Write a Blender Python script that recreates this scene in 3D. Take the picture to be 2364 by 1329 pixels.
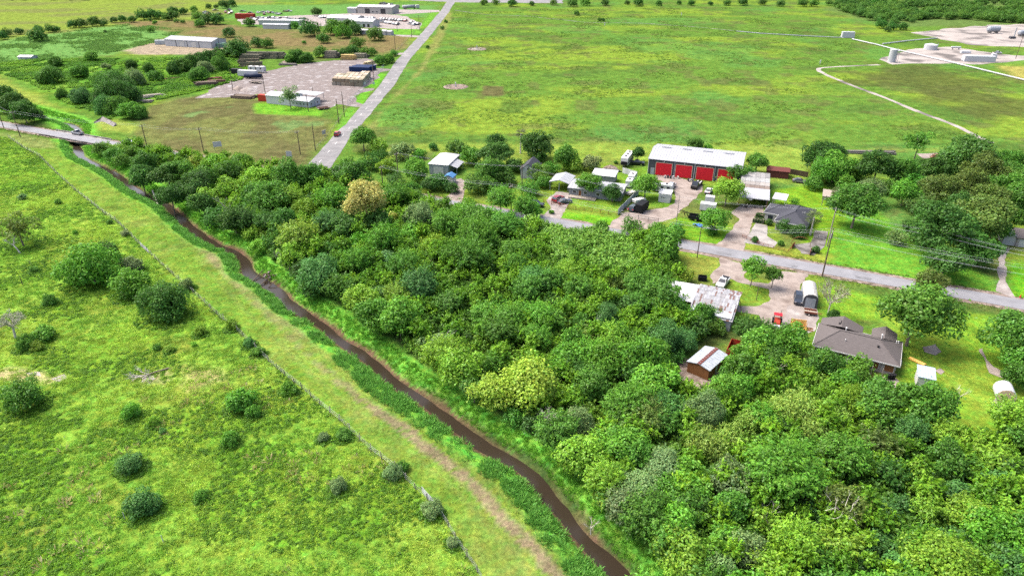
import bpy, bmesh, math, random
import numpy as np
from mathutils import Vector, Matrix

for o in list(bpy.data.objects): bpy.data.objects.remove(o, do_unlink=True)
SC = bpy.context.scene
COL = SC.collection

# ---------------------------------------------------------------- camera
CAM_H = 75.0; PITCH = math.radians(27.9); FOC = 1577.0
cd = bpy.data.cameras.new('camera'); cam = bpy.data.objects.new('camera', cd); COL.objects.link(cam)
cam.location = (0, 0, CAM_H); cam.rotation_euler = (math.pi/2 - PITCH, 0, 0)
cd.sensor_width = 36.0; cd.lens = 36.0*FOC/2364.0; cd.clip_start = 0.5; cd.clip_end = 20000
SC.camera = cam
SC.render.resolution_x = 1024; SC.render.resolution_y = 575

# ---------------------------------------------------------------- sky, sun, exposure
SUN_EL = math.radians(58); SUN_AZ = math.radians(-68)      # azimuth from +Y, clockwise positive
w = bpy.data.worlds.new('World'); SC.world = w; w.use_nodes = True
nt = w.node_tree; nt.nodes.clear()
sky = nt.nodes.new('ShaderNodeTexSky'); sky.sky_type = 'NISHITA'; sky.sun_disc = False
sky.sun_elevation = SUN_EL; sky.sun_rotation = SUN_AZ; sky.air_density = 0.75; sky.dust_density = 6.0; sky.ozone_density = 1.0
bg = nt.nodes.new('ShaderNodeBackground'); bg.inputs['Strength'].default_value = 0.15
wo = nt.nodes.new('ShaderNodeOutputWorld')
nt.links.new(sky.outputs[0], bg.inputs[0]); nt.links.new(bg.outputs[0], wo.inputs[0])
sl = bpy.data.lights.new('sun', 'SUN'); sl.energy = 1.3; sl.angle = math.radians(35); sl.color = (1.0, 0.96, 0.88)
sun = bpy.data.objects.new('sun', sl); COL.objects.link(sun)
sd = Vector((math.sin(SUN_AZ)*math.cos(SUN_EL), math.cos(SUN_AZ)*math.cos(SUN_EL), math.sin(SUN_EL)))
sun.rotation_euler = sd.to_track_quat('Z', 'Y').to_euler(); sun.location = (0, 0, 300)
vs = SC.view_settings; vs.view_transform = 'Standard'; vs.look = 'None'; vs.gamma = 1.0; vs.exposure = 1.62
SC.cycles.max_bounces = 5; SC.cycles.diffuse_bounces = 3; SC.cycles.glossy_bounces = 2
SC.cycles.transmission_bounces = 3; SC.cycles.transparent_max_bounces = 4
try:
    SC.cycles.use_denoising = False
except Exception: pass

# ---------------------------------------------------------------- placing: a survey of the photograph turned into metres on the ground
CP, SP = math.cos(PITCH), math.sin(PITCH)
def P(x, y, z=0.0):
    u = (x-1182)/FOC; v = (y-664.5)/FOC
    t = (CAM_H-z)/(SP+v*CP)
    return Vector((u*t, (CP-v*SP)*t, z))
def scale_at(X, Y, Z=0.0): return FOC/(Y*CP+(CAM_H-Z)*SP)
R = {1:(0,0,3.908),2:(440,0,3.582),3:(1000,0,3.323),4:(1700,0,3.56),5:(700,280,4.154),6:(1220,320,4.728),7:(1600,300,4.43),
     8:(1900,300,3.164),9:(1500,560,3.692),10:(1800,580,2.888),11:(0,200,2.768),12:(0,440,2.768),13:(0,840,2.718),14:(500,700,2.113),
     15:(1000,780,2.42),16:(1500,880,2.96),17:(1900,900,3.097),18:(500,380,3.164),19:(900,480,3.165),20:(1400,620,4.43)}
def RX(r, x, y): a = R[r]; return (a[0]+x/a[2], a[1]+y/a[2])
def Q(r, x, y, z=0.0): return P(*RX(r, x, y), z)
def PL(s, z=0.0):
    v = [float(t) for t in s.replace(',', ' ').split()]
    return [P(v[i], v[i+1], z) for i in range(0, len(v), 2)]
ROADA = math.radians(-24)     # buildings and plots follow the near road

# ---------------------------------------------------------------- noise
def vnoise(x, y, s, seed=0):
    x = np.asarray(x)*s; y = np.asarray(y)*s
    xi = np.floor(x).astype(np.int64); yi = np.floor(y).astype(np.int64); fx = x-xi; fy = y-yi
    fx = fx*fx*(3-2*fx); fy = fy*fy*(3-2*fy)
    def h(a, b):
        n = (a*374761393+b*668265263+seed*974711+1013904223) & 0x7fffffff
        n = ((n ^ (n >> 13))*1274126177) & 0x7fffffff
        n = ((n ^ (n >> 16))*2246822519) & 0x7fffffff
        return (n & 0xffff)/65535.0
    a = h(xi, yi); b = h(xi+1, yi); c = h(xi, yi+1); d = h(xi+1, yi+1)
    return (a*(1-fx)+b*fx)*(1-fy)+(c*(1-fx)+d*fx)*fy
def fbm(x, y, s, seed=0, o=4):
    t = 0; a = 0.5; n = 0
    for i in range(o):
        t = t+a*vnoise(x, y, s, seed+i*17); n += a; s *= 2.03; a *= 0.5
    return t/n
def sstep(a, b, x):
    t = np.clip((x-a)/(b-a), 0, 1); return t*t*(3-2*t)
def poly_sd(px, py, poly):      # signed distance, positive inside
    q = np.array([(p[0], p[1]) for p in poly]); n = len(q)
    ins = np.zeros(px.shape, bool); d2 = np.full(px.shape, 1e18)
    for i in range(n):
        ax, ay = q[i]; bx, by = q[(i+1) % n]; ex, ey = bx-ax, by-ay
        L = ex*ex+ey*ey+1e-12
        t = np.clip(((px-ax)*ex+(py-ay)*ey)/L, 0, 1)
        d2 = np.minimum(d2, (px-ax-t*ex)**2+(py-ay-t*ey)**2)
        c = (ay > py) != (by > py)
        xi = ax+(py-ay)*ex/(ey if abs(ey) > 1e-12 else 1e-12)
        ins ^= c & (px < xi)
    d = np.sqrt(d2); return np.where(ins, d, -d)
def line_d(px, py, pts):
    d2 = np.full(np.shape(px), 1e18)
    for i in range(len(pts)-1):
        ax, ay = pts[i][0], pts[i][1]; ex, ey = pts[i+1][0]-ax, pts[i+1][1]-ay
        t = np.clip(((px-ax)*ex+(py-ay)*ey)/(ex*ex+ey*ey+1e-12), 0, 1)
        d2 = np.minimum(d2, (px-ax-t*ex)**2+(py-ay-t*ey)**2)
    return np.sqrt(d2)
def in_poly(p, poly): return poly_sd(np.array([p[0]]), np.array([p[1]]), poly)[0] > 0

# ---------------------------------------------------------------- materials
MATS = {}
def new_mat(name):
    m = bpy.data.materials.new(name); m.use_nodes = True
    t = m.node_tree; b = t.nodes['Principled BSDF']; MATS[name] = m
    return m, t, b
def N(t, k, **kw):
    n = t.nodes.new(k)
    for a, v in kw.items(): setattr(n, a, v)
    return n
def mat(name, col=(.5,.5,.5), rough=.8, var=.18, scale=2.0, metal=0.0, use_obj=False, bump=0.0, stretch=None, col2=None, thr=(.45,.6), rough2=None, spec=.12, gain=1.0):
    """a painted / natural surface: base colour broken up by two noises; col2 = second colour in worn patches or painted puddle reflections"""
    if name in MATS: return MATS[name]
    m, t, b = new_mat(name); L = t.links
    tc = N(t, 'ShaderNodeTexCoord'); src = tc.outputs['Object']
    if stretch:
        mp = N(t, 'ShaderNodeMapping'); mp.inputs['Scale'].default_value = stretch; L.new(src, mp.inputs[0]); src = mp.outputs[0]
    n1 = N(t, 'ShaderNodeTexNoise'); n1.inputs['Scale'].default_value = scale; n1.inputs['Detail'].default_value = 5; L.new(src, n1.inputs['Vector'])
    mr = N(t, 'ShaderNodeMapRange'); mr.inputs['From Min'].default_value = .25; mr.inputs['From Max'].default_value = .75
    mr.inputs['To Min'].default_value = gain*(1-var); mr.inputs['To Max'].default_value = gain*(1+var); L.new(n1.outputs['Fac'], mr.inputs['Value'])
    if use_obj:
        oi = N(t, 'ShaderNodeObjectInfo'); base = oi.outputs['Color']
    else:
        rgb = N(t, 'ShaderNodeRGB'); rgb.outputs[0].default_value = (*col, 1); base = rgb.outputs[0]
    if col2 is not None:
        n2 = N(t, 'ShaderNodeTexNoise'); n2.inputs['Scale'].default_value = scale*.45; n2.inputs['Detail'].default_value = 6; L.new(src, n2.inputs['Vector'])
        m2 = N(t, 'ShaderNodeMapRange'); m2.inputs['From Min'].default_value = thr[0]; m2.inputs['From Max'].default_value = thr[1]; L.new(n2.outputs['Fac'], m2.inputs['Value'])
        mx2 = N(t, 'ShaderNodeMix', data_type='RGBA'); L.new(m2.outputs[0], mx2.inputs[0]); L.new(base, mx2.inputs[6]); mx2.inputs[7].default_value = (*col2, 1); base = mx2.outputs[2]
        if rough2 is not None:
            rr = N(t, 'ShaderNodeMapRange'); rr.inputs['To Min'].default_value = rough; rr.inputs['To Max'].default_value = rough2; L.new(m2.outputs[0], rr.inputs['Value']); L.new(rr.outputs[0], b.inputs['Roughness'])
    vm = N(t, 'ShaderNodeVectorMath', operation='SCALE'); L.new(base, vm.inputs[0]); L.new(mr.outputs[0], vm.inputs['Scale'])
    L.new(vm.outputs[0], b.inputs['Base Color'])
    if rough2 is None: b.inputs['Roughness'].default_value = rough
    b.inputs['Metallic'].default_value = metal; b.inputs['Specular IOR Level'].default_value = spec
    if bump:
        bp = N(t, 'ShaderNodeBump'); bp.inputs['Strength'].default_value = bump; bp.inputs['Distance'].default_value = .1
        L.new(n1.outputs['Fac'], bp.inputs['Height']); L.new(bp.outputs[0], b.inputs['Normal'])
    return m
def leaf_mat(name, inst):
    m, t, b = new_mat(name); L = t.links
    if inst:
        a = N(t, 'ShaderNodeAttribute', attribute_type='INSTANCER', attribute_name='icol'); base = a.outputs['Color']
    else:
        a = N(t, 'ShaderNodeObjectInfo'); base = a.outputs['Color']
    v = N(t, 'ShaderNodeAttribute', attribute_type='GEOMETRY', attribute_name='lv')
    mul = N(t, 'ShaderNodeMix', data_type='RGBA', blend_type='MULTIPLY'); mul.inputs[0].default_value = 1
    L.new(base, mul.inputs[6]); L.new(v.outputs['Color'], mul.inputs[7])
    t.nodes.remove(b)
    df = N(t, 'ShaderNodeBsdfDiffuse'); tr = N(t, 'ShaderNodeBsdfTranslucent'); gl = N(t, 'ShaderNodeBsdfGlossy'); gl.inputs['Roughness'].default_value = .45
    gl.inputs['Color'].default_value = (.9, .95, 1, 1)
    L.new(mul.outputs[2], df.inputs['Color']); L.new(mul.outputs[2], tr.inputs['Color'])
    m1 = N(t, 'ShaderNodeMixShader'); m1.inputs[0].default_value = .36; L.new(df.outputs[0], m1.inputs[1]); L.new(tr.outputs[0], m1.inputs[2])
    m2 = N(t, 'ShaderNodeMixShader'); m2.inputs[0].default_value = .012; L.new(m1.outputs[0], m2.inputs[1]); L.new(gl.outputs[0], m2.inputs[2])
    L.new(m2.outputs[0], t.nodes['Material Output'].inputs['Surface'])
    return m
leaf_mat('leaf', False); leaf_mat('leaf_scatter', True)
mat('bark', (.17,.14,.11), .9, .35, 3, stretch=(3,3,.6))
mat('bark_pale', (.42,.39,.34), .9, .25, 3, stretch=(3,3,.6))
mat('pole_wood', (.10,.075,.055), .9, .3, 4, stretch=(6,6,.5))
mat('pole_grey', (.22,.19,.16), .9, .3, 4, stretch=(6,6,.5))
mat('wire', (.42,.43,.44), .5, .1)
mat('metal_white', (.36,.37,.385), .45, .06, .6, stretch=(3,3,.5))
mat('metal_roof', (.272,.28,.298), .6, .07, .5, spec=.1)
mat('roof_bright', (.36,.365,.372), .6, .05, .6)
mat('metal_grey', (.24,.26,.285), .5, .1, .7)
mat('metal_dark', (.058,.060,.068), .55, .2, .8)
mat('black', (.014,.014,.016), .5, .25, 3)
mat('rubber', (.012,.012,.012), .9, .2, 5)
mat('glass_dark', (.02,.025,.032), .08, .1, 2, spec=.6)
mat('red_door', (.50,.018,.028), .5, .1, 1.0)
mat('trim_white', (.42,.42,.41), .5, .08, 2)
mat('trim_tan', (.42,.36,.27), .6, .15, 2)
mat('paint', rough=.28, var=.05, use_obj=True, spec=.5, gain=.6)
mat('panel', rough=.6, var=.16, scale=1.6, use_obj=True, gain=.55)
mat('timber', rough=.85, var=.3, scale=2.2, use_obj=True, gain=.75, stretch=(.6,5,5))
mat('chrome', (.6,.6,.62), .2, .05, metal=1.0)
mat('concrete', (.25,.235,.22), .85, .2, .5, col2=(.16,.15,.14))
mat('concrete_dark', (.16,.15,.14), .85, .35, .7, col2=(.07,.065,.06))
mat('asphalt', (.185,.187,.20), .8, .10, .5, col2=(.145,.147,.158), thr=(.4,.75))
mat('asphalt_pale', (.148,.146,.147), .8, .18, .3, col2=(.20,.193,.19), thr=(.5,.64))
mat('patch', (.135,.137,.145), .85, .2, 1.5)
mat('road_paint', (.46,.46,.45), .7, .3, 3)
mat('gravel', (.20,.175,.162), .9, .22, .7, col2=(.27,.25,.235), thr=(.5,.66), bump=.3)
mat('gravel_yard', (.138,.118,.111), .85, .25, .5, col2=(.235,.222,.217), thr=(.55,.66), rough2=.5)  # pale patches paint the sky's reflection in puddles into the gravel colour
mat('dirt', (.225,.19,.168), .9, .22, .6, col2=(.15,.12,.104), thr=(.48,.66), bump=.3)
mat('dirt_dark', (.13,.10,.082), .9, .35, 1.6, col2=(.21,.17,.145), thr=(.45,.6), bump=.4)
mat('sand_pad', (.25,.225,.205), .9, .25, .12, col2=(.10,.09,.083), thr=(.5,.62))
mat('shingle_dark', (.046,.048,.058), .85, .22, 1.6, stretch=(1,4,4))
mat('shingle_brown', (.090,.080,.078), .85, .2, 1.4, stretch=(1,4,4))
mat('brick', (.24,.205,.19), .9, .3, 3, col2=(.33,.31,.29), thr=(.45,.6))
mat('siding', (.34,.325,.295), .7, .08, 1, stretch=(.3,.3,6))
mat('siding_white', (.38,.38,.375), .7, .08, 1, stretch=(.3,.3,6))
mat('siding_grey', (.17,.18,.19), .7, .12, 1, stretch=(.3,.3,6))
mat('wood_brown', (.17,.078,.032), .75, .25, 2.2, stretch=(5,5,.5))
mat('wood_grey', (.24,.21,.175), .85, .3, 2.2, stretch=(5,5,.5))
mat('wood_red', (.10,.034,.028), .8, .25, 2.2, stretch=(5,5,.5))
mat('rust', (.17,.055,.032), .85, .4, 3)
mat('rusty_red', (.24,.030,.016), .6, .3, 2, col2=(.17,.05,.025), thr=(.5,.7))
mat('yellow', (.62,.36,.10), .6, .3, 2)
mat('blue_tarp', (.04,.15,.38), .5, .25, 3)
mat('bale_end', (.48,.36,.25), .95, .3, 5)
mat('plastic_wrap', (.42,.425,.43), .35, .06, 2)

# ---------------------------------------------------------------- mesh building
class MB:
    def __init__(s): s.v = []; s.f = []; s.m = []; s.M = None
    def vv(s, p):
        p = Vector(p)
        if s.M is not None: p = s.M @ p
        s.v.append((p.x, p.y, p.z)); return len(s.v)-1
    def face(s, pts, mi=0): s.f.append([s.vv(p) for p in pts]); s.m.append(mi)
    def hexa(s, b, t, mi=0):
        i = [s.vv(p) for p in list(b)+list(t)]; n = len(b)
        s.f.append([i[k] for k in range(n-1, -1, -1)]); s.f.append([i[n+k] for k in range(n)])
        for k in range(n):
            j = (k+1) % n; s.f.append([i[k], i[j], i[n+j], i[n+k]])
        s.m += [mi]*(n+2)
    def box(s, x0, x1, y0, y1, z0, z1, mi=0, tx=0.0, ty=0.0):
        s.hexa([(x0,y0,z0),(x1,y0,z0),(x1,y1,z0),(x0,y1,z0)],
               [(x0+tx,y0+ty,z1),(x1-tx,y0+ty,z1),(x1-tx,y1-ty,z1),(x0+tx,y1-ty,z1)], mi)
    def prism(s, poly, z0, z1, mi=0): s.hexa([(p[0],p[1],z0) for p in poly], [(p[0],p[1],z1) for p in poly], mi)
    def yprism(s, prof, y0, y1, mi=0, inset=0.0):   # profile (x,z) swept along y
        s.hexa([(p[0], y0, p[1]) for p in prof], [(p[0], y1, p[1]) for p in prof], mi)
    def tube(s, a, b, r0, r1=None, n=6, mi=0, cap=True):
        a = Vector(a); b = Vector(b); r1 = r0 if r1 is None else r1
        d = (b-a); d = d.normalized() if d.length > 1e-9 else Vector((0,0,1))
        x = d.orthogonal().normalized(); y = d.cross(x)
        i0 = [s.vv(a+(x*math.cos(k*2*math.pi/n)+y*math.sin(k*2*math.pi/n))*r0) for k in range(n)]
        i1 = [s.vv(b+(x*math.cos(k*2*math.pi/n)+y*math.sin(k*2*math.pi/n))*r1) for k in range(n)]
        for k in range(n):
            j = (k+1) % n; s.f.append([i0[k], i0[j], i1[j], i1[k]]); s.m.append(mi)
        if cap: s.f.append(i0[::-1]); s.f.append(i1); s.m += [mi, mi]
    def path(s, pts, rs, n=5, mi=0):
        for k in range(len(pts)-1): s.tube(pts[k], pts[k+1], rs[k], rs[k+1], n, mi, cap=(k == len(pts)-2))
    def mesh(s, name, mats, smooth=False):
        me = bpy.data.meshes.new(name); me.from_pydata(s.v, [], s.f)
        for m in (mats if isinstance(mats, (list, tuple)) else [mats]): me.materials.append(MATS[m] if isinstance(m, str) else m)
        me.polygons.foreach_set('material_index', s.m)
        if smooth: me.polygons.foreach_set('use_smooth', [True]*len(s.f))
        me.update(); return me
    def build(s, name, mats, parent=None, loc=(0,0,0), rot=(0,0,0), smooth=False, color=None):
        return link(name, s.mesh(name, mats, smooth), parent, loc, rot, color=color)
def link(name, me, parent=None, loc=(0,0,0), rot=(0,0,0), scale=None, color=None):
    o = bpy.data.objects.new(name, me); COL.objects.link(o)
    o.parent = parent; o.location = loc; o.rotation_euler = rot
    if scale is not None: o.scale = scale
    if color is not None: o.color = (*color[:3], 1)
    return o
def tag(o, label=None, cat=None, group=None, kind=None):
    if label: o['label'] = label
    if cat: o['category'] = cat
    if group: o['group'] = group
    if kind: o['kind'] = kind
    return o
def thing(name, label, cat, loc=(0,0,0), rz=0.0, group=None):
    o = bpy.data.objects.new(name, None); COL.objects.link(o); o.empty_display_size = .3
    o.location = loc; o.rotation_euler = (0, 0, rz); return tag(o, label, cat, group)
def copy_tree(o, parent=None):
    c = o.copy(); COL.objects.link(c); c.parent = parent
    for ch in o.children: copy_tree(ch, c)
    return c
def rnd(a, b): return random.uniform(a, b)
def shade(c, a=.8, b=1.15):
    k = random.uniform(a, b); return [v_*k for v_ in c]
random.seed(7); np.random.seed(7)
# ================================================================ GROUND, CREEK, ROADS
CREEK_PX = '20,252 70,262 120,277 165,290 182,305 176,335 188,363 217,379 246,393 275,410 307,435 343,457 383,475 415,503 452,536 495,565 542,583 566,604 574,630 604,649 642,674 671,705 715,734 753,759 784,788 845,826 912,885 978,927 1025,962 1062,991 1124,1036 1186,1069 1231,1102 1264,1144 1297,1181 1330,1226 1372,1272 1421,1321 1480,1385 1560,1460'
CREEK = PL(CREEK_PX, -1.75)
def smooth_line(pts, n=3):
    out = []
    for i in range(len(pts)-1):
        p0 = pts[max(i-1,0)]; p1 = pts[i]; p2 = pts[i+1]; p3 = pts[min(i+2,len(pts)-1)]
        for k in range(n):
            t = k/n
            out.append(.5*((2*p1)+(p2-p0)*t+(2*p0-5*p1+4*p2-p3)*t*t+(3*p1-p0-3*p2+p3)*t**3))
    out.append(pts[-1]); return out
CREEK = smooth_line(CREEK, 3)
def ground_z(x, y):
    d = line_d(x, y, CREEK); wob = (fbm(x, y, .12, 5, 3)-.5)*1.6
    return -2.15*(1-sstep(-.2, 5.1, d+wob))

def axis(segs):
    out = [segs[0][0]]
    for a, b, s0, s1 in segs:
        n = max(1, int(round((b-a)/((s0+s1)/2)))); t = np.linspace(0, 1, n+1)[1:]
        g = s0*t+(s1-s0)*t*t/2; out += list(a+(b-a)*g/g[-1])
    return np.array(out)
gx = axis([(-6000,-900,900,60),(-900,-400,40,5),(-400,-130,4,1.1),(-130,-40,1.0,.7),(-40,45,.7,.7),(45,130,.75,1.1),(130,400,1.2,4),(400,900,5,40),(900,6000,60,900)])
gy = axis([(-800,30,200,5),(30,60,4,1),(60,170,.7,.75),(170,330,.8,1.8),(330,600,1.9,3),(600,950,3.2,8),(950,9000,10,1500)])
GX, GY = np.meshgrid(gx, gy); fx = GX.ravel(); fy = GY.ravel()
fz = np.zeros_like(fx)
near = (np.abs(fx) < 400) & (fy < 420)
fz[near] = ground_z(fx[near], fy[near])
# colours of the grasses and soils, region by region (real base colours)
C = lambda r, g, b: np.array([r, g, b])
G_FIELD = C(.068,.132,.021); G_FIELD_Y = C(.122,.180,.022); G_FIELD_D = C(.050,.094,.020)
col = np.tile(G_FIELD, (len(fx), 1))
def mixc(wt, c):
    global col
    col = col*(1-wt[:, None])+c*wt[:, None]
def zone(poly, c, feather=2.0, amp=2.0, ns=.15, strength=1.0, seed=1):
    q = np.array([(p[0], p[1]) for p in poly]); mg = feather+amp+1
    s = (fx > q[:,0].min()-mg) & (fx < q[:,0].max()+mg) & (fy > q[:,1].min()-mg) & (fy < q[:,1].max()+mg)
    if not s.any(): return
    wt = np.zeros(len(fx)); sdv = poly_sd(fx[s], fy[s], poly)+(fbm(fx[s], fy[s], ns, seed, 3)-.5)*2*amp
    wt[s] = sstep(-feather, feather, sdv)*strength; mixc(wt, c)
def patches(poly, c, ns, lo, hi, strength=1.0, seed=3, ax=1.0, ay=1.0, feather=4):
    q = np.array([(p[0], p[1]) for p in poly])
    s = (fx > q[:,0].min()) & (fx < q[:,0].max()) & (fy > q[:,1].min()) & (fy < q[:,1].max())
    wt = np.zeros(len(fx)); n = fbm(fx[s]*ax, fy[s]*ay, ns, seed, 4)
    wt[s] = sstep(lo, hi, n)*sstep(-feather, feather, poly_sd(fx[s], fy[s], poly))*strength; mixc(wt, c)
ALL = [Vector((-7000,-900)), Vector((7000,-900)), Vector((7000,10000)), Vector((-7000,10000))]
patches(ALL, G_FIELD_Y, .028, .46, .66, .8, 11, .6, 1.0)
patches(ALL, G_FIELD_D, .05, .56, .68, .75, 23, .9, 1.0)
patches(ALL, C(.058,.142,.030), .02, .50, .64, .6, 31)
patches(ALL, C(.074,.082,.028), .09, .58, .68, .6, 41)
# far left: yellow pasture, weedy green, tan hay ground, brown mown lot
zone(PL('-900,-60 720,-60 610,20 430,45 230,75 0,100 -900,180'), C(.122,.168,.029), 10, 12, .03)
patches(PL('-900,-60 720,-60 610,20 430,45 230,75 0,100 -900,180'), C(.105,.115,.04), .03, .48, .62, .75, 77)
zone(PL('-100,110 60,85 300,55 430,70 380,95 250,125 90,140 -100,160'), C(.085,.175,.045), 9, 14, .05)
zone(PL('-40,150 60,138 330,135 520,130 600,150 560,185 450,215 330,240 250,280 170,250 60,190 -40,160'), C(.062,.150,.018), 7, 10, .08)
patches(PL('-40,150 60,138 330,135 520,130 600,150 560,185 450,215 330,240 250,280 170,250 60,190 -40,160'), C(.045,.11,.015), .16, .5, .6, .8, 5)
patches(PL('-40,150 60,138 330,135 520,130 600,150 560,185 450,215 330,240 250,280 170,250 60,190 -40,160'), C(.12,.21,.03), .11, .55, .65, .8, 9)
zone(PL('255,52 420,46 560,62 760,76 950,84 935,105 905,128 700,118 560,108 520,100 450,84 330,68'), C(.120,.098,.044), 6, 9, .05)
patches(PL('255,52 420,46 560,62 760,76 950,84 935,105 905,128 700,118 560,108 520,100 450,84 330,68'), C(.09,.10,.032), .06, .46, .62, .8, 15)
zone(PL('290,118 345,98 365,90 520,100 560,116 480,126 330,126'), C(.21,.175,.125), 3, 5, .08)
zone(PL('500,12 1010,12 1000,40 700,55 560,50'), C(.075,.165,.04), 8, 10, .05)
zone(PL('330,262 360,238 470,220 560,222 610,232 600,262 690,262 770,282 745,335 700,385 540,375 400,348 300,312'), C(.094,.106,.034), 3, 4, .1)
patches(PL('330,262 360,238 470,220 560,222 610,232 600,262 690,262 770,282 745,335 700,385 540,375 400,348 300,312'), C(.068,.058,.029), .07, .48, .64, .55, 25, 1.0, .5)
patches(PL('330,262 360,238 470,220 560,222 610,232 600,262 690,262 770,282 745,335 700,385 540,375 400,348 300,312'), C(.09,.155,.05), .055, .6, .66, .7, 28)
zone(PL('585,238 625,238 745,256 740,268 660,266 590,262'), C(.09,.215,.020), 1.5, 1, .2)
zone(PL('808,250 830,215 855,210 838,245'), C(.08,.22,.02), 1.2, .6, .2)
zone(PL('838,200 868,165 893,172 868,203'), C(.08,.22,.02), 1.2, .6, .2)
zone(PL('757,335 775,300 800,250 825,252 800,300 765,360'), C(.085,.20,.025), 1.5, 1, .2)
zone(PL('965,65 990,28 1012,30 985,62'), C(.085,.20,.025), 2, 1, .1)
zone(PL('900,68 960,64 975,78 905,84'), C(.085,.20,.025), 2, 1, .1)
zone(PL('965,165 1000,90 1030,28 1045,30 1020,95 980,160 880,260 860,300 845,310 880,255'), C(.14,.15,.045), 2, 2, .1, .8)
# faint mown headland and wheel tracks in the big field
for pl_, wd_, st_, c__ in (('850,352 1000,345 1200,338 1500,346 1900,351 2250,344', 2.2, .55, C(.140,.185,.035)), ('860,330 1100,322 1500,334 1900,341 2260,330', 1.0, .5, C(.045,.085,.02)), ('1060,190 1200,150 1300,115 1390,62', 1.1, .35, C(.045,.085,.02)), ('930,160 1000,140 1100,116', 1.4, .4, C(.12,.13,.05)), ('1100,116 1400,150 1700,170 1890,160', .9, .3, C(.05,.09,.02))):
    dl_ = line_d(fx, fy, PL(pl_))+(fbm(fx, fy, .08, 95, 3)-.5)*3; mixc((1-sstep(wd_*.5, wd_*1.6, np.abs(dl_)))*st_, c__)
# levee between the pasture fence and the creek
FENCE_PX = '20,318 60,345 90,360 130,400 180,445 240,492 270,512 330,572 400,635 440,670 500,725 555,770 610,825 650,860 690,890 740,935 790,975 850,1035 905,1075 960,1130 1000,1165 1030,1205 1060,1260 1090,1300 1115,1340 1140,1400'
FENCE = PL(FENCE_PX)
ROADL = [P(0,287), P(2354,702)]
levee = PL('30,312 140,330 200,365 300,425 400,490 500,560 550,590 590,650 680,720 780,800 880,880 980,965 1090,1035 1190,1110 1260,1200 1350,1300 1450,1420') + [p for p in reversed(FENCE)]
zone(levee, C(.095,.168,.022), 1.2, .8, .2)
patches(levee, C(.075,.140,.020), .09, .50, .64, .7, 35)
patches(levee, C(.130,.182,.034), .12, .52, .62, .6, 36)
patches(levee, C(.125,.120,.050), .2, .60, .70, .2, 38, feather=1)
zone(PL('310,440 380,470 470,545 560,600 575,650 640,720 700,760 760,800 690,770 610,715 540,650 450,570 380,505'), C(.160,.142,.072), 2.0, 1.5, .3, .8)
zone(PL('-20,165 60,210 140,255 200,282 250,275 330,290 300,310 200,300 100,262 0,215'), C(.15,.19,.035), 3, 3, .1)
zone(PL('0,305 60,312 115,325 140,345 60,340 0,325'), C(.12,.15,.045), 2, 2, .2)
# near pasture
past = [p for p in FENCE] + PL('900,1500 -600,1500 -600,420 -300,300')
zone(past, C(.114,.205,.024), 1.2, .6, .3)
patches(past, C(.150,.230,.032), .085, .5, .62, .7, 51)
patches(past, C(.080,.165,.011), .10, .54, .64, .7, 52)
patches(past, C(.130,.150,.025), .12, .60, .69, .6, 53)
patches(past, C(.08,.18,.014), .05, .5, .6, .5, 54)
zone(PL('-20,850 60,855 150,868 110,885 -20,880'), C(.30,.25,.13), 1.2, 1.2, .4, .8)
zone(PL('290,868 330,855 400,850 380,885 320,885'), C(.26,.22,.12), 1.0, 1.2, .5, .6)
zone(PL('410,850 500,845 520,880 440,900'), C(.22,.175,.085), 1.5, 1.5, .3, .7)
# worn track along the levee, broad and faint, bare towards the camera
lvt = PL('480,590 585,700 660,770 737,842 840,927 926,984 997,1042 1064,1094 1124,1152 1186,1222 1231,1259 1285,1329 1340,1400')
dlv = line_d(fx, fy, lvt)+(fbm(fx, fy, .8, 85, 3)-.5)*1.1; wid = .7+.6*sstep(130, 85, fy)
mixc((1-sstep(wid*.6, wid*1.05, dlv))*(.35+.5*sstep(120, 88, fy))*sstep(.30, .52, fbm(fx, fy, .9, 86, 3)+.12*sstep(110, 80, fy)), C(.150,.112,.076))
dl2 = np.abs(line_d(fx, fy, lvt)-2.6)
mixc((1-sstep(.2, .7, dl2+(fbm(fx, fy, .7, 87, 3)-.5)*.8))*.25*(fy < 230), C(.140,.135,.055))
# creek banks
dck = line_d(fx, fy, CREEK); bank = (1-sstep(6.6, 8.6, dck+(fbm(fx, fy, .3, 61, 3)-.5)*2.2))*((fy < 345) & (np.abs(fx) < 250))
bank = bank*np.where(poly_sd(fx, fy, levee) > .5, 1-sstep(4.6, 6.2, dck), 1.0)
mixc(bank, C(.090,.240,.028))
mixc((1-sstep(1.7, 2.3, dck+(fbm(fx, fy, .6, 63, 2)-.5)*1.2))*(fy < 300)*(np.abs(fx) < 250), C(.085,.055,.035))
# thicket floor
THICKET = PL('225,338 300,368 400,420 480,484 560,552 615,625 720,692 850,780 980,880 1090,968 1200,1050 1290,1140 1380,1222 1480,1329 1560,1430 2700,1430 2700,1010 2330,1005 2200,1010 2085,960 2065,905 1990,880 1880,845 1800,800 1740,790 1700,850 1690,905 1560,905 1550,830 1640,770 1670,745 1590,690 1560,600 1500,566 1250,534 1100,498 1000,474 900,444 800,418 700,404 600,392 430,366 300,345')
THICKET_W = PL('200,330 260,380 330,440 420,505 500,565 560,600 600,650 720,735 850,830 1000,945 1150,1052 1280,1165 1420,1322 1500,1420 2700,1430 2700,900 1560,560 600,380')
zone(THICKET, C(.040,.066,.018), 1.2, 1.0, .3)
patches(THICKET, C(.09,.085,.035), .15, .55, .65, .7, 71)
rb_ = (1-sstep(5.6, 7.2, dck+(fbm(fx, fy, .3, 64, 3)-.5)*1.6))*sstep(2.6, 3.3, dck)*(fy < 275)*(np.abs(fx) < 250)*(poly_sd(fx, fy, levee) < .5)
mixc(rb_, C(.095,.250,.030))
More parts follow.
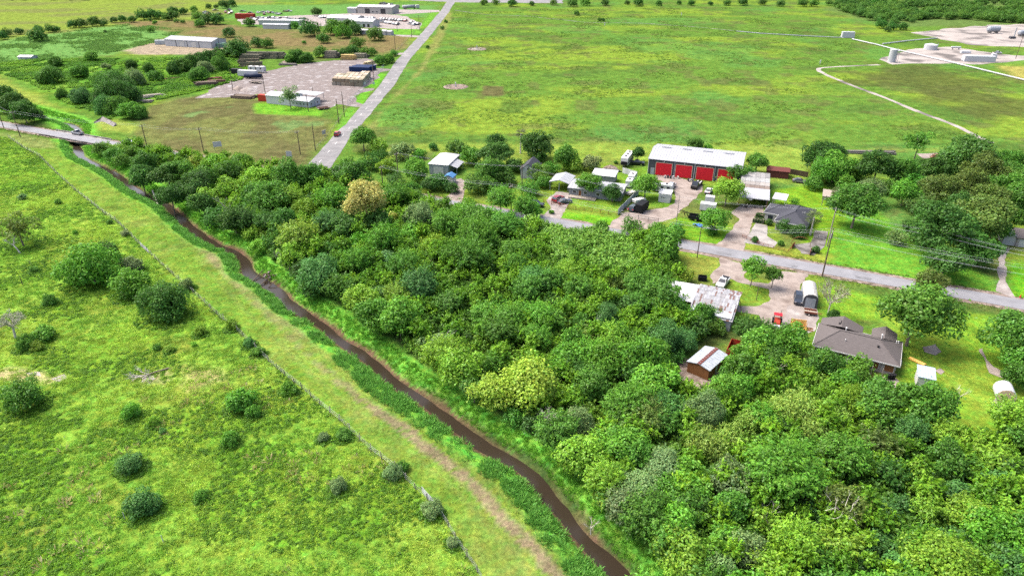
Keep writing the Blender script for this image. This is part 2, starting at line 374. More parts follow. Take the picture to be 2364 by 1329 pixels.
# yards along the road
zone(PL('1900,560 2250,640 2300,672 1900,600'), C(.080,.195,.020), 1.5, 1, .2)
zone(PL('1890,470 2010,470 2100,560 2290,640 2300,674 2100,648 1905,610'), C(.080,.195,.020), 1.5, 1, .2)
zone(PL('1780,440 1900,420 1960,480 1905,600 1850,560 1880,490 1800,480'), C(.100,.190,.014), 1.5, 1, .2)
zone(PL('1900,655 2050,690 2400,745 2500,780 2500,1010 2200,1010 2085,960 2070,900 2080,790 2040,740 1900,740'), C(.105,.198,.018), 1.2, .8, .2)
patches(PL('1900,655 2050,690 2400,745 2500,780 2500,1010 2200,1010 2085,960 2070,900 2080,790 2040,740 1900,740'), C(.132,.192,.024), .07, .5, .62, .7, 81)
zone(PL('2325,600 2500,640 2500,740 2335,690'), C(.075,.205,.012), 1.5, 1, .2)
zone(PL('1310,490 1420,502 1418,520 1380,522 1285,504'), C(.090,.215,.014), .8, .5, .3)
zone(PL('1300,470 1420,500 1470,440 1440,395 1380,395 1330,450'), C(.105,.185,.020), 1.2, .8, .3)
zone(PL('1430,395 1500,385 1500,440 1580,470 1560,490 1480,470'), C(.085,.165,.018), 1.2, .8, .3)
zone(PL('1560,500 1680,520 1690,590 1580,560'), C(.085,.180,.014), 1.2, .8, .3)
zone(PL('1680,600 1720,560 1930,590 1900,612 1720,588'), C(.14,.175,.025), 1.2, .8, .3)
zone(PL('1580,590 1665,600 1640,625 1570,650'), C(.14,.165,.03), 1.5, 1, .3)
zone(PL('1690,650 1775,650 1780,690 1700,700'), C(.10,.17,.02), 1.2, 1, .3)
zone(PL('1690,715 1770,715 1750,760 1690,760'), C(.10,.17,.02), 1.2, 1, .3)
zone(PL('840,380 1000,350 1080,380 1200,380 1450,370 1850,430 2050,360 1900,340 1500,330 1000,330 860,345'), C(.140,.195,.030), 3, 3, .1, .7)
zone(PL('1100,472 1240,450 1260,490 1240,500'), C(.09,.17,.02), 1.2, 1, .2)
# dark burnt patches in the big field, bright streaks
zone(PL('1910,165 2110,150 2300,195 2364,240 2280,262 2180,240 2080,205 1960,185'), C(.052,.062,.020), 10, 30, .045, .8)
zone(PL('1115,198 1163,200 1165,222 1113,222'), C(.075,.070,.030), 1, 1, .3, .9)
zone(PL('1900,20 2500,-40 2500,60 2180,60 2080,64 1960,40'), C(.07,.115,.03), 8, 10, .03)
zone(PL('2290,150 2500,160 2500,200 2364,185'), C(.20,.19,.05), 4, 4, .1)

ny, nx = GX.shape
me = bpy.data.meshes.new('ground'); nv = len(fx)
me.vertices.add(nv); me.vertices.foreach_set('co', np.stack([fx, fy, fz], 1).ravel().astype(np.float32))
idx = np.arange(nv).reshape(ny, nx)
quads = np.stack([idx[:-1,:-1], idx[:-1,1:], idx[1:,1:], idx[1:,:-1]], -1).reshape(-1, 4)
me.loops.add(quads.size); me.loops.foreach_set('vertex_index', quads.ravel().astype(np.int32))
me.polygons.add(len(quads)); me.polygons.foreach_set('loop_start', np.arange(0, quads.size, 4, dtype=np.int32))
me.polygons.foreach_set('loop_total', np.full(len(quads), 4, np.int32))
me.polygons.foreach_set('use_smooth', np.ones(len(quads), bool)); me.update(calc_edges=True)
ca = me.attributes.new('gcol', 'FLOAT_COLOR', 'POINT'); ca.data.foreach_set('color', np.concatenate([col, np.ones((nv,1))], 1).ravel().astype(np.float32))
m, t, b = new_mat('grassland'); L = t.links
at = N(t, 'ShaderNodeAttribute', attribute_name='gcol'); geo = N(t, 'ShaderNodeNewGeometry')
def noise_node(sc_, det, src, rough=.6):
    n = N(t, 'ShaderNodeTexNoise'); n.inputs['Scale'].default_value = sc_; n.inputs['Detail'].default_value = det; n.inputs['Roughness'].default_value = rough
    L.new(src, n.inputs['Vector']); return n.outputs['Fac']
def mrange(v, a, bb, c, d):
    n = N(t, 'ShaderNodeMapRange'); n.inputs['From Min'].default_value = a; n.inputs['From Max'].default_value = bb; n.inputs['To Min'].default_value = c; n.inputs['To Max'].default_value = d
    L.new(v, n.inputs['Value']); return n.outputs[0]
nA = noise_node(1.6, 6, geo.outputs['Position'], .7); nB = noise_node(.22, 5, geo.outputs['Position'], .65); nC = noise_node(.7, 3, geo.outputs['Position'])
f1 = mrange(nA, .3, .7, .55, 1.42); f2 = mrange(nB, .3, .7, .62, 1.34)
mu = N(t, 'ShaderNodeMath', operation='MULTIPLY'); L.new(f1, mu.inputs[0]); L.new(f2, mu.inputs[1])
vm = N(t, 'ShaderNodeVectorMath', operation='SCALE'); L.new(at.outputs['Color'], vm.inputs[0]); L.new(mu.outputs[0], vm.inputs['Scale'])
hs = N(t, 'ShaderNodeHueSaturation'); L.new(vm.outputs[0], hs.inputs['Color']); L.new(mrange(nC, .3, .7, .47, .53), hs.inputs['Hue'])
L.new(hs.outputs[0], b.inputs['Base Color']); b.inputs['Roughness'].default_value = .95; b.inputs['Specular IOR Level'].default_value = 0.0
bp = N(t, 'ShaderNodeBump'); bp.inputs['Strength'].default_value = .55; bp.inputs['Distance'].default_value = .35; L.new(nA, bp.inputs['Height']); L.new(bp.outputs[0], b.inputs['Normal'])
me.materials.append(m); gnd = tag(link('ground', me), kind='structure')

# ---- creek water
def strip(name, pts, w0, z, matname, jit=0.0, step=2.0, kind='structure', ns=.3, seed=0, widths=None, crown=0.0):
    v = []; f = []
    P2 = []
    for i in range(len(pts)-1):
        a = Vector(pts[i][:2]); bb = Vector(pts[i+1][:2]); n = max(1, int((bb-a).length/step))
        wa = widths[i] if widths else w0; wb = widths[i+1] if widths else w0
        for k in range(n): P2.append((a.lerp(bb, k/n), wa+(wb-wa)*k/n))
    P2.append((Vector(pts[-1][:2]), widths[-1] if widths else w0))
    for i, (p, wd) in enumerate(P2):
        d = (P2[min(i+1, len(P2)-1)][0]-P2[max(i-1, 0)][0]).normalized(); nrm = Vector((-d.y, d.x))
        ja = (float(fbm(p.x, p.y, ns, seed+3, 3))-.5)*2*jit; jb = (float(fbm(p.x, p.y, ns, seed+9, 3))-.5)*2*jit
        a = p+nrm*(wd/2+ja); bb = p-nrm*(wd/2+jb)
        v += [(a.x, a.y, z), (p.x, p.y, z+crown), (bb.x, bb.y, z)]
    for i in range(len(P2)-1):
        q = 3*i; f += [(q+1, q, q+3, q+4), (q+2, q+1, q+4, q+5)]
    me = bpy.data.meshes.new(name); me.from_pydata(v, [], f); me.materials.append(MATS[matname]); me.update()
    o = link(name, me)
    if kind: o['kind'] = kind
    return o
m, t, b = new_mat('creek_water'); L = t.links
b.inputs['Base Color'].default_value = (.024,.018,.012,1); b.inputs['Roughness'].default_value = .16; b.inputs['Specular IOR Level'].default_value = .16
geo = N(t, 'ShaderNodeNewGeometry'); n1 = N(t, 'ShaderNodeTexNoise'); n1.inputs['Scale'].default_value = 1.8; n1.inputs['Detail'].default_value = 4; L.new(geo.outputs['Position'], n1.inputs['Vector'])
bp = N(t, 'ShaderNodeBump'); bp.inputs['Strength'].default_value = .12; bp.inputs['Distance'].default_value = .1; L.new(n1.outputs['Fac'], bp.inputs['Height']); L.new(bp.outputs[0], b.inputs['Normal'])
strip('creek_water', CREEK, 6.2, -1.72, 'creek_water', step=3)

# ---- sheets: paved and bare ground
def sheet(name, px, z, matname, jit=.5, step=1.5, ns=.35, seed=0, poly=None):
    poly = poly or PL(px); pts = []
    n = len(poly)
    for i in range(n):
        a = Vector(poly[i][:2]); bb = Vector(poly[(i+1) % n][:2]); k = max(1, int((bb-a).length/step))
        pts += [a.lerp(bb, j/k) for j in range(k)]
    out = []
    m_ = len(pts)
    for i, p in enumerate(pts):
        d = (pts[(i+1) % m_]-pts[i-1]).normalized(); nr = Vector((-d.y, d.x))
        q = p+nr*((float(fbm(p.x, p.y, ns, seed, 3))-.5)*4*jit); out.append((q.x, q.y, z))
    me = bpy.data.meshes.new(name); me.from_pydata(out, [], [list(range(len(out)))])
    if me.polygons[0].normal.z < 0: me.flip_normals()
    me.materials.append(MATS[matname]); me.update(); return tag(link(name, me), kind='structure')
rd = (ROADL[1]-ROADL[0]).normalized(); rn = Vector((-rd.y, rd.x, 0))
R0 = ROADL[0]-rd*60; R1 = ROADL[1]+rd*70
strip('road_verge', [R0, R1], 8.2, .02, 'dirt_dark', jit=.8, seed=4)
road = strip('road', [R0, R1], 5.3, .075, 'asphalt', jit=.08, ns=.2, crown=.03)
SRD = [P(719,408)*1.0, P(789,316), P(824,279), P(895,195), P(930,140), P(980,84), P(1026,28), P(1043,2), P(1050,-12)]
side = strip('side_road', SRD, 8.0, .05, 'asphalt_pale', jit=.5, ns=.12, seed=2, step=3, widths=[9.5,7.2,7.0,7.8,7.8,8.6,9,9.5,9.5], crown=.03)
k = 0; a = P(762,352); bdir = (P(895,195)-P(789,316)).normalized()
mk = MB(); mk.box(-.09,.09,0,3.2,0,.004); mkm = mk.mesh('road_marking', 'road_paint')
ang = math.atan2(bdir.y, bdir.x)-math.pi/2
for k in range(15):
    p = P(789,316)+bdir*(-34+k*11.5); link('road_marking', mkm, side, (p.x, p.y, .089), (0,0,ang))
sheet('cross_road', '560,-16 1010,4 1060,6 1300,8 1300,-4 1060,-6 1010,-4', .03, 'asphalt_pale', 1.5, 6)
tr = PL('2290,330 2262,318 2200,288 2120,258 2040,225 1960,195 1905,172 1890,162 1900,157 1960,153 2030,150')
strip('dirt_track', smooth_line(tr, 4), 2.5, .03, 'sand_pad', jit=.6, ns=.2, seed=6)
lv = PL('585,700 660,770 737,842 840,927 926,984 997,1042 1064,1094 1124,1152 1186,1222 1231,1259 1285,1329 1340,1400')
# timber yard and its drives
sheet('timber_yard', '447,228 475,213 500,196 560,178 640,158 700,148 770,140 850,134 868,140 862,158 880,158 905,160 880,168 858,195 838,205 866,204 852,212 820,222 838,248 800,246 775,240 745,252 700,240 640,205 610,216 560,222 520,226', .03, 'gravel_yard', 1.6, 3, .15)
sheet('car_lot', '545,45 640,38 860,30 940,38 975,58 968,68 880,66 800,62 700,60 560,56', .03, 'gravel', 1.5, 4, .1)
sheet('shop_yard', '870,22 1015,24 1016,28 915,34', .035, 'gravel', 1.0, 4, .1)
sheet('side_drive', '905,80 975,83 965,87 903,83', .03, 'gravel', .6, 3, .1)
sheet('side_drive', '915,123 935,122 930,127 910,127', .03, 'gravel', .6, 3, .1)
# well site pads
sheet('well_pad', '2105,76 2180,67 2290,58 2420,56 2420,110 2330,108 2240,105 2180,92', .03, 'sand_pad', 2.5, 4, .08)
sheet('well_pad', '2020,137 2060,128 2110,112 2190,108 2260,118 2345,128 2420,132 2345,142 2260,148 2120,146 2060,150', .03, 'sand_pad', 2.0, 4, .08)
# drives and yards by the near road
sheet('driveway', '1250,500 1290,512 1302,492 1316,468 1320,458 1312,445 1285,442 1262,462 1268,472 1272,482', .032, 'gravel', .35, 1.2)
sheet('driveway', '1400,522 1476,540 1500,528 1520,516 1560,500 1590,470 1622,442 1625,425 1600,418 1560,408 1520,404 1515,412 1550,430 1562,450 1560,462 1545,478 1490,486 1440,492 1425,502', .032, 'dirt', .5, 1.2)
sheet('driveway', '1648,570 1716,588 1722,560 1735,525 1742,500 1765,492 1762,475 1710,472 1685,490 1708,505 1690,530 1670,552', .036, 'dirt', .35, 1.2)
sheet('concrete_drive', '1718,560 1745,515 1772,520 1770,545 1795,560 1785,572', .044, 'concrete', .15, 1)
sheet('concrete_drive', '1830,565 1870,560 1882,532 1912,534 1905,570 1880,590 1850,585', .04, 'concrete_dark', .2, 1)
sheet('driveway', '2300,672 2345,690 2320,640 2322,600 2330,575 2305,572 2302,600 2305,640', .032, 'gravel', .3, 1.2)
sheet('driveway', '1030,458 1048,466 1050,478 1062,470 1072,448 1078,425 1065,412 1045,414 1048,432', .032, 'dirt', .35, 1)
sheet('barnyard', '1664,597 1712,605 1722,622 1718,640 1735,650 1775,655 1782,640 1800,636 1805,625 1862,632 1862,642 1850,660 1845,690 1850,720 1830,745 1790,752 1760,742 1752,728 1700,720 1702,705 1755,704 1780,690 1772,668 1755,662 1720,655 1690,645 1645,655 1640,640', .032, 'dirt', .5, 1.2)
sheet('slab_yard', '1818,706 1845,702 1885,712 1892,735 1880,765 1850,775 1806,758', .045, 'gravel', .35, 1.2)
sheet('bare_ground', '1562,895 1566,845 1575,825 1600,832 1650,830 1672,815 1690,828 1650,880 1615,905', .03, 'dirt_dark', .6, 1.2)
sheet('bare_ground', '2010,872 2060,866 2078,880 2072,905 2050,890', .03, 'dirt', .4, 1)
sheet('bare_ground', '2128,800 2160,792 2175,812 2160,820 2135,812', .03, 'dirt', .3, 1)
sheet('bare_ground', '2158,855 2172,849 2182,858 2172,864', .03, 'dirt', .2, .8)
sheet('bare_ground', '2288,935 2300,915 2335,922 2340,935 2310,945', .03, 'dirt', .3, .8)
sheet('bare_ground', '2258,806 2268,803 2290,845 2330,868 2325,876 2285,860', .03, 'dirt', .4, 1)
sheet('bare_ground', '2115,355 2170,352 2180,362 2130,366', .03, 'dirt', .5, 1.5)
sheet('bare_ground', '325,868 350,858 362,872 345,884 330,880', .03, 'sand_pad', .35, .7)
sheet('bare_ground', '120,874 148,864 153,872 135,880', .03, 'sand_pad', .25, .7)
sheet('bare_ground', '55,860 90,858 95,868 70,866', .03, 'sand_pad', .25, .7)
# sloped concrete apron by the bridge
ap = MB(); a = [Q(11,600,225,.5), Q(11,655,190,.9), Q(11,745,235,.9), Q(11,690,290,-1.4), Q(11,600,260,-1.2)]
ap.hexa([p-Vector((0,0,.4)) for p in a], a); tag(ap.build('concrete_apron', 'concrete_dark'), 'grey broken concrete slope apron on the creek bank beyond the bridge', 'slope apron')
# ================================================================ VEGETATION
def leaf_cloud(name, cen, nrm, axis_, ln, wd, lv, matname):
    """one mesh of bent diamond leaves: centres, normals, long axes, lengths, widths, colour factors"""
    n = len(cen)
    nrm = nrm/np.linalg.norm(nrm, axis=1, keepdims=True)
    ax = axis_-nrm*np.sum(axis_*nrm, 1, keepdims=True); ax /= (np.linalg.norm(ax, axis=1, keepdims=True)+1e-9)
    sd_ = np.cross(nrm, ax)
    a = cen-ax*ln[:,None]*.5; c = cen+ax*ln[:,None]*.5-nrm*ln[:,None]*.12
    bl = cen+sd_*wd[:,None]*.5+nrm*wd[:,None]*.1; br = cen-sd_*wd[:,None]*.5+nrm*wd[:,None]*.1
    V = np.stack([a, br, c, bl], 1).reshape(-1, 3)
    me = bpy.data.meshes.new(name); me.vertices.add(4*n); me.vertices.foreach_set('co', V.ravel().astype(np.float32))
    me.loops.add(4*n); me.loops.foreach_set('vertex_index', np.arange(4*n, dtype=np.int32))
    me.polygons.add(n); me.polygons.foreach_set('loop_start', np.arange(0, 4*n, 4, dtype=np.int32)); me.polygons.foreach_set('loop_total', np.full(n, 4, np.int32))
    me.update(calc_edges=True)
    at = me.attributes.new('lv', 'FLOAT_COLOR', 'POINT'); cc = np.repeat(np.concatenate([lv, np.ones((n,1))], 1), 4, 0); at.data.foreach_set('color', cc.ravel().astype(np.float32))
    me.materials.append(MATS[matname]); return me
def rdir(n, rng, zmin=-1.0):
    z = rng.uniform(zmin, 1, n); a = rng.uniform(0, 2*math.pi, n); r = np.sqrt(1-z*z)
    return np.stack([r*np.cos(a), r*np.sin(a), z], 1)
def hue_var(n, rng, grp=None):
    b = rng.uniform(.72, 1.28, n)
    if grp is not None: b = b*grp
    h = rng.normal(0, .09, n)
    return np.clip(np.stack([b*(1+h), b, b*(1-h*.5)], 1), .2, 2.2)
def crown_mesh(kind, Rr, seed, matname='leaf', dens=1.0):
    rng = np.random.default_rng(seed); cen = []; nrm = []; ax = []; ln = []; wd = []; grp = []
    ls = {1.0:.26, 2.2:.30, 4.0:.40, 6.5:.52}[Rr]
    vz = .80
    if kind in ('round', 'puffy', 'sparse', 'willow', 'fine', 'vine'):
        npf = {'round':30, 'puffy':20, 'sparse':15, 'willow':16, 'fine':26, 'vine':16}[kind]
        if Rr < 2: npf = max(5, npf//3)
        pr = {'round':.30, 'puffy':.36, 'sparse':.27, 'willow':.38, 'fine':.34, 'vine':.40}[kind]
        gold = math.pi*(3-math.sqrt(5))
        for i in range(npf):
            z = 1-1.72*(i+.5)/npf; a = i*gold+rng.uniform(-.5,.5); r = math.sqrt(max(0, 1-z*z))
            d = np.array([r*math.cos(a), r*math.sin(a), z])
            k = rng.uniform(.46, .88) if kind != 'sparse' else rng.uniform(.45, .98)
            c = d*k*Rr*np.array([1, 1, vz]); pr_i = pr*Rr*rng.uniform(.62, 1.30)
            area = 4*math.pi*pr_i**2; cov = {'round':1.15, 'puffy':1.1, 'sparse':.75, 'willow':1.0, 'fine':1.0, 'vine':1.0}[kind]
            lsz = ls*{'round':.80, 'puffy':.88, 'sparse':.85, 'willow':.8, 'fine':.66, 'vine':.85}[kind]
            n = int(area*cov*dens/(lsz*lsz*.62)*.62); n = max(n, 20)
            dd = rdir(n, rng, -.55); rad = pr_i*(.72+.36*rng.random(n)**.7)
            bump = 1+.16*np.sin(dd[:,0]*7+i)*np.sin(dd[:,1]*6+2*i)
            p = c+dd*(rad*bump)[:,None]*np.array([1, 1, .85])
            if kind == 'willow':
                dr = rng.random(n)**2*1.1; p[:,2] -= dr*pr_i*.9
            stray = rng.random(n) < .10; p[stray] += (dd[stray]+rng.normal(0,.25,(stray.sum(),3)))*pr_i*rng.uniform(.1,.55,(stray.sum(),1))
            cen.append(p); nn = dd*.65+np.array([0,0,.55])+rng.normal(0,.5,(n,3)); nrm.append(nn)
            ax.append(dd*.8+rng.normal(0,.6,(n,3)) if kind != 'willow' else np.tile([0,0,-1.0],(n,1))+rng.normal(0,.45,(n,3)))
            s_ = lsz*rng.uniform(.7,1.35,n); ln.append(s_*(1.25 if kind != 'willow' else 1.7)); wd.append(s_*(.85 if kind != 'willow' else .5)); grp.append(np.full(n, rng.uniform(.84,1.16)))
        n = int(60*dens*(Rr/2.2)**1.6); p = rdir(n, rng, -.7)*Rr*.5*rng.random((n,1))**.5*np.array([1,1,vz]); cen.append(p); nrm.append(rdir(n, rng)); ax.append(rdir(n, rng)); ln.append(np.full(n, ls*1.9)); wd.append(np.full(n, ls*1.5)); grp.append(np.full(n, .8))  # inner leaves coloured darker, shade painted into the heart of the crown
    else:      # spiky: shoots with leaves along them, rising and spreading
        M_ = {1.0:26, 2.2:70, 4.0:140, 6.5:260}[Rr]
        for i in range(M_):
            z = 1-1.42*(i+.5)/M_; a = i*2.39996+rng.uniform(-.6,.6); r = math.sqrt(max(0,1-z*z))
            d = np.array([r*math.cos(a), r*math.sin(a), z*.9+.12]); L_ = Rr*rng.uniform(.78,1.18)
            up = np.array([0,0,rng.uniform(.05,.35)]); n = int({1.0:14, 2.2:20, 4.0:30, 6.5:40}[Rr]*dens)
            t = .38+.64*rng.random(n); taper = (1.05-t)*.42+.05
            p = d*L_*t[:,None]*np.array([1,1,vz])+up*(t[:,None]**2)*Rr+rng.normal(0,1,(n,3))*(taper*Rr*.42)[:,None]
            cen.append(p); nrm.append(np.array([0,0,.8])+d*.35+rng.normal(0,.5,(n,3))); ax.append(d+up+rng.normal(0,.45,(n,3)))
            s_ = ls*rng.uniform(.65,1.2,n); ln.append(s_*1.35); wd.append(s_*.60); grp.append(np.full(n, rng.uniform(.8,1.22)))
        n = int(80*dens*(Rr/2.2)**1.6); p = rdir(n, rng, -.6)*Rr*.5*rng.random((n,1))**.5; cen.append(p); nrm.append(rdir(n, rng)); ax.append(rdir(n, rng)); ln.append(np.full(n, ls*1.9)); wd.append(np.full(n, ls*1.5)); grp.append(np.full(n, .8))  # core leaves darker here too: inner shade carried by leaf colour
    cen = np.concatenate(cen); n = len(cen); g = np.concatenate(grp)
    return leaf_cloud('crown_'+kind, cen, np.concatenate(nrm), np.concatenate(ax), np.concatenate(ln), np.concatenate(wd), hue_var(n, rng, g), matname)
def limbs(mb, rng, p, d, L_, r, depth, spread=.6, n=3, sides=4):
    q = p+d*L_; mid = p+d*L_*.5+Vector(rng.normal(0, .06, 3))*L_
    mb.path([p, mid, q], [r, r*.82, r*.62], sides)
    if depth <= 0: return
    for k in range(n):
        dd = (d+Vector(rng.normal(0, spread, 3))+Vector((0,0,.12))).normalized()
        limbs(mb, rng, p.lerp(q, rng.uniform(.55, 1)), dd, L_*rng.uniform(.55,.8), r*.55, depth-1, spread, n, sides)
TRUNK = {}
def trunk_mesh(i):
    if i in TRUNK: return TRUNK[i]
    rng = np.random.default_rng(900+i); mb = MB()
    mb.path([Vector((0,0,-.15)), Vector((.03,.02,.35)), Vector((.0,.04,1.0))], [.060,.042,.032], 7)
    for k in range(5):
        a = k*1.256+rng.uniform(-.4,.4); d = Vector((math.cos(a)*.6, math.sin(a)*.6, .8)).normalized()
        limbs(mb, rng, Vector((0,.02,.55+.1*k)), d, .38, .022, 1, .5, 2, 4)
    TRUNK[i] = mb.mesh('trunk', 'bark'); return TRUNK[i]
CR = {}
def get_crown(kind, r):
    Rr = 2.2 if r < 3.0 else (4.0 if r < 5.2 else 6.5)
    v = random.randrange(2 if Rr > 6 else 3); key = (kind, Rr, v)
    if key not in CR: CR[key] = crown_mesh(kind, Rr, hash((len(kind), ord(kind[0]), int(Rr*10), v)) % 9999)
    return CR[key], Rr
LC = {'d':(.058,.148,.022),'m':(.082,.208,.024),'g':(.108,.275,.026),'l':(.172,.315,.028),'y':(.44,.445,.11),'b':(.080,.205,.044),
      'p':(.160,.260,.085),'w':(.220,.350,.060),'o':(.115,.182,.032),'L':(.255,.385,.044)}
CW = {'d':'dark green','m':'mid green','g':'bright green','l':'yellow-green','y':'golden','b':'blue-green','p':'pale grey-green','w':'pale lime','o':'olive','L':'lime yellow'}
KW = {'R':'round','U':'puffy','S':'spiky','W':'willow','F':'fine','T':'sparse','V':'vine'}
KL = {'R':'round-crowned tree','U':'billowing broadleaf tree','S':'spiky upright tree','W':'soft drooping tree','F':'feathery tree','T':'thin open tree','V':'vine-covered tree'}
TREES = []      # (object, class words, xy, radius, explicit label)
def tree(x, y, r, K, c, label=None, hc=None, bush=False, base=None, group=None, cat=None, pos=None, flat=1.0, free=False):
    """x, y: where the crown's middle sits in the survey; r crown radius in metres (or pixels when negative)"""
    hk = hc
    for _ in range(3):
        if pos is not None: p = Vector((pos[0], pos[1], 0))
        else: p = P(x, y, hk if hk else 4.0)
        rr = r if r > 0 else -r/scale_at(p.x, p.y, hk or 4)
        if hc is None: hk = (rr*.62 if bush else rr*.82+.7)
    if hc is not None and not free and K != 'T' and hc > rr*.9+1.0:
        hk = rr*.9+1.0; p = P(x, y, hk); rr = r if r > 0 else -r/scale_at(p.x, p.y, hk)
    if pos is None and p.y < 300 and not bush:      # keep the mown strip of the creek bank clear of crowns
        dc_ = float(line_d(np.array([p.x]), np.array([p.y]), CREEK)[0]); need = rr*.72+3.4
        if 1.5 < dc_ < need and in_poly((p.x, p.y), THICKET_W):
            e_ = .3; g_ = Vector((float(line_d(np.array([p.x+e_]), np.array([p.y]), CREEK)[0])-dc_, float(line_d(np.array([p.x]), np.array([p.y+e_]), CREEK)[0])-dc_, 0)); p = p+g_.normalized()*min(need-dc_, 3.2)
    gz = float(ground_z(np.array([p.x]), np.array([p.y]))[0]) if p.y < 400 else 0.0
    nm = 'shrub' if bush else ('palm_tree' if K == 'P' else 'tree')
    o = thing(nm, label or 'x', cat or ('shrub' if bush else 'tree'), (p.x, p.y, gz), rnd(0, 6.28), group)
    kd = KW[K]; me, R0_ = get_crown(kd, rr); s = rr/R0_
    cvar = [LC[c][i]*rnd(.94, 1.06) for i in range(3)]; q = rnd(.84, 1.18); cvar = [v_*q for v_ in cvar]
    j_ = .25 if label else 1.0
    cr = link('crown', me, o, (0, 0, hk-gz), (rnd(-.22,.22)*j_, rnd(-.22,.22)*j_, rnd(0, 6.28)), (s*(1+rnd(-.16,.16)*j_), s*(1+rnd(-.16,.16)*j_), s*flat*(1+rnd(-.18,.28)*j_)), cvar)
    link('trunk', trunk_mesh(random.randrange(4)), o, (0,0,0), (0,0,rnd(0,6.28)), (rr*.95 if not bush else rr*.5, rr*.95 if not bush else rr*.5, hk-gz))
    TREES.append([o, (K, c, rr, bush), (p.x, p.y), label]); return o
PENDING = []
def table(r, s, **kw):
    a = R[r]
    for row in s.split(';'):
        w_ = row.split()
        if not w_: continue
        x, y = RX(r, float(w_[0]), float(w_[1])); c = w_[4]; bush = c.endswith('*'); c = c.rstrip('*')
        K_ = w_[3]
        if r in (15,16,17,18,19,20) and K_ in 'UR' and random.random() < .35: K_ = 'S'
        PENDING.append((x, y, -float(w_[2])/a[2]*(1.12 if r in (15,16,17,18,19,20) else 1), K_, c, bush))
# ---- single trees that stand out
GOLD = tree(*RX(18,1090,240), -160/3.164, 'U', 'y', 'golden yellow tree with a pale forked trunk standing above the thicket', hc=9.5, free=True)
LIME = tree(*RX(15,540,265), -175/2.42, 'U', 'L', 'big lime yellow tree with bare grey twigs on its flank, above the creek')
tree(*RX(15,320,300), -115/2.42, 'U', 'L', 'lime yellow tree leaning over the creek in front of the big lime tree')
tree(*RX(15,735,330), -70/2.42, 'U', 'l', 'small yellow-green tree tucked behind the big lime tree')
tree(*RX(10,920,400), -238/2.888, 'U', 'm', 'large dense green oak on the mown lawn behind the brick house', hc=8.0, free=True)
tree(*RX(8,700,90), -95/3.164, 'T', 'm', 'lone open tree with a bent trunk at the edge of the big field', hc=6.5)
tree(*RX(8,250,540), -185/3.164, 'R', 'm', 'tall dark-trunked tree on the lawn by the two power poles', hc=8)
tree(*RX(8,340,440), -100/3.164, 'F', 'p', 'pale feathery tree behind the tall lawn tree by the power poles', hc=7)
tree(*RX(9,885,215), -100/3.692, 'U', 'g', 'leaning yard tree with forked trunk inside the dirt drive loop', hc=4.9, free=True)
tree(*RX(9,1060,270), -75/3.692, 'U', 'm', 'low side crown beside the leaning yard tree in the drive loop', hc=3.6, free=True)
tree(*RX(6,650,480), -135/4.728, 'U', 'g', 'bright green tree in front of the grey house porch', hc=5)
tree(*RX(6,925,580), -105/4.728, 'F', 'd', 'dark feathery shrub tree against the grey house wall', hc=3.2)
tree(*RX(6,1280,505), -135/4.728, 'U', 'g', 'bright round tree between the white camper trailers', hc=5)
tree(*RX(6,2170,560), -165/4.728, 'U', 'l', 'yellow-green tree beside the white car near the red doors', hc=5)
tree(*RX(6,2050,880), -150/4.728, 'U', 'g', 'bright green roadside tree beside the junk trailer', hc=4.6)
tree(*RX(6,2270,370), -105/4.728, 'U', 'm', 'mid green tree against the end of the red-door workshop', hc=5)
tree(*RX(7,660,320), -110/4.43, 'R', 'm', 'mid green tree behind the right end of the red-door workshop', hc=4.4)
tree(*RX(6,1830,75), -95/4.728, 'R', 'm', 'tree rising behind the middle of the red-door workshop roof', hc=3.8)
tree(*RX(6,1965,110), -55/4.728, 'R', 'g', 'small tree behind the red-door workshop roof beside a larger one', hc=2.8)
tree(*RX(6,1195,160), -80/4.728, 'R', 'd', 'dark tree between the motorhome and the red-door workshop', hc=4)
tree(*RX(2,815,790), -88/3.582, 'T', 'p', 'thin grey-leaved tree in front of the white timber yard office', hc=6)
tree(*RX(5,570,150), -130/4.154, 'R', 'm', 'tall tree at the mouth of the side road, above the junction', hc=8)
tree(*RX(12,580,500), -160/2.768, 'U', 'g', 'wide bright bush tree, the largest in the near pasture', hc=3.6)
tree(*RX(12,850,600), -112/2.768, 'U', 'g', 'bright bush tree with bare twigs beside the dark pasture bush', hc=2.6)
tree(*RX(12,1045,720), -142/2.768, 'F', 'd', 'dark feathery round bush beside the pasture fence', hc=3.0)
tree(*RX(12,680,400), -80/2.768, 'F', 'd', 'dark feathery bush behind the largest pasture bush tree', hc=2.2)
tree(*RX(12,840,480), -66/2.768, 'F', 'p', 'pale feathery bush nearest the fence behind the pasture bushes', bush=True)
tree(*RX(12,110,240), -120/2.768, 'T', 'o', 'olive tree with a bleached leaning trunk at the pasture edge', hc=5)
tree(*RX(13,130,190), -115/2.718, 'U', 'm', 'leafy pasture tree below the bare sandy patches', hc=2.6)
tree(*RX(13,812,625), -78/2.718, 'F', 'b', 'blue-green feathery bush standing alone in the open pasture', bush=True)
tree(*RX(13,885,880), -100/2.718, 'F', 'b', 'dark feathery bush beside the white marker stake', bush=True)
tree(*RX(13,1510,230), -92/2.718, 'U', 'g', 'leafy pasture bush beside the brown bare patch', bush=True)
tree(*RX(14,1050,1000), -52/2.113, 'F', 'p', 'pale feathery bush growing through the metal gate in the fence', bush=True)
tree(*RX(7,1290,265), -185/4.43, 'R', 'd', 'dark spreading oak behind the backyard with the dusty car', hc=7)
tree(*RX(10,1600,560), -205/2.888, 'R', 'm', 'big dark tree at the far end of the mown lawn', hc=6)
tree(*RX(17,740,100), -200/3.097, 'R', 'm', 'dark green tree beside the small blue-roofed lean-to on the lawn', hc=5.5)
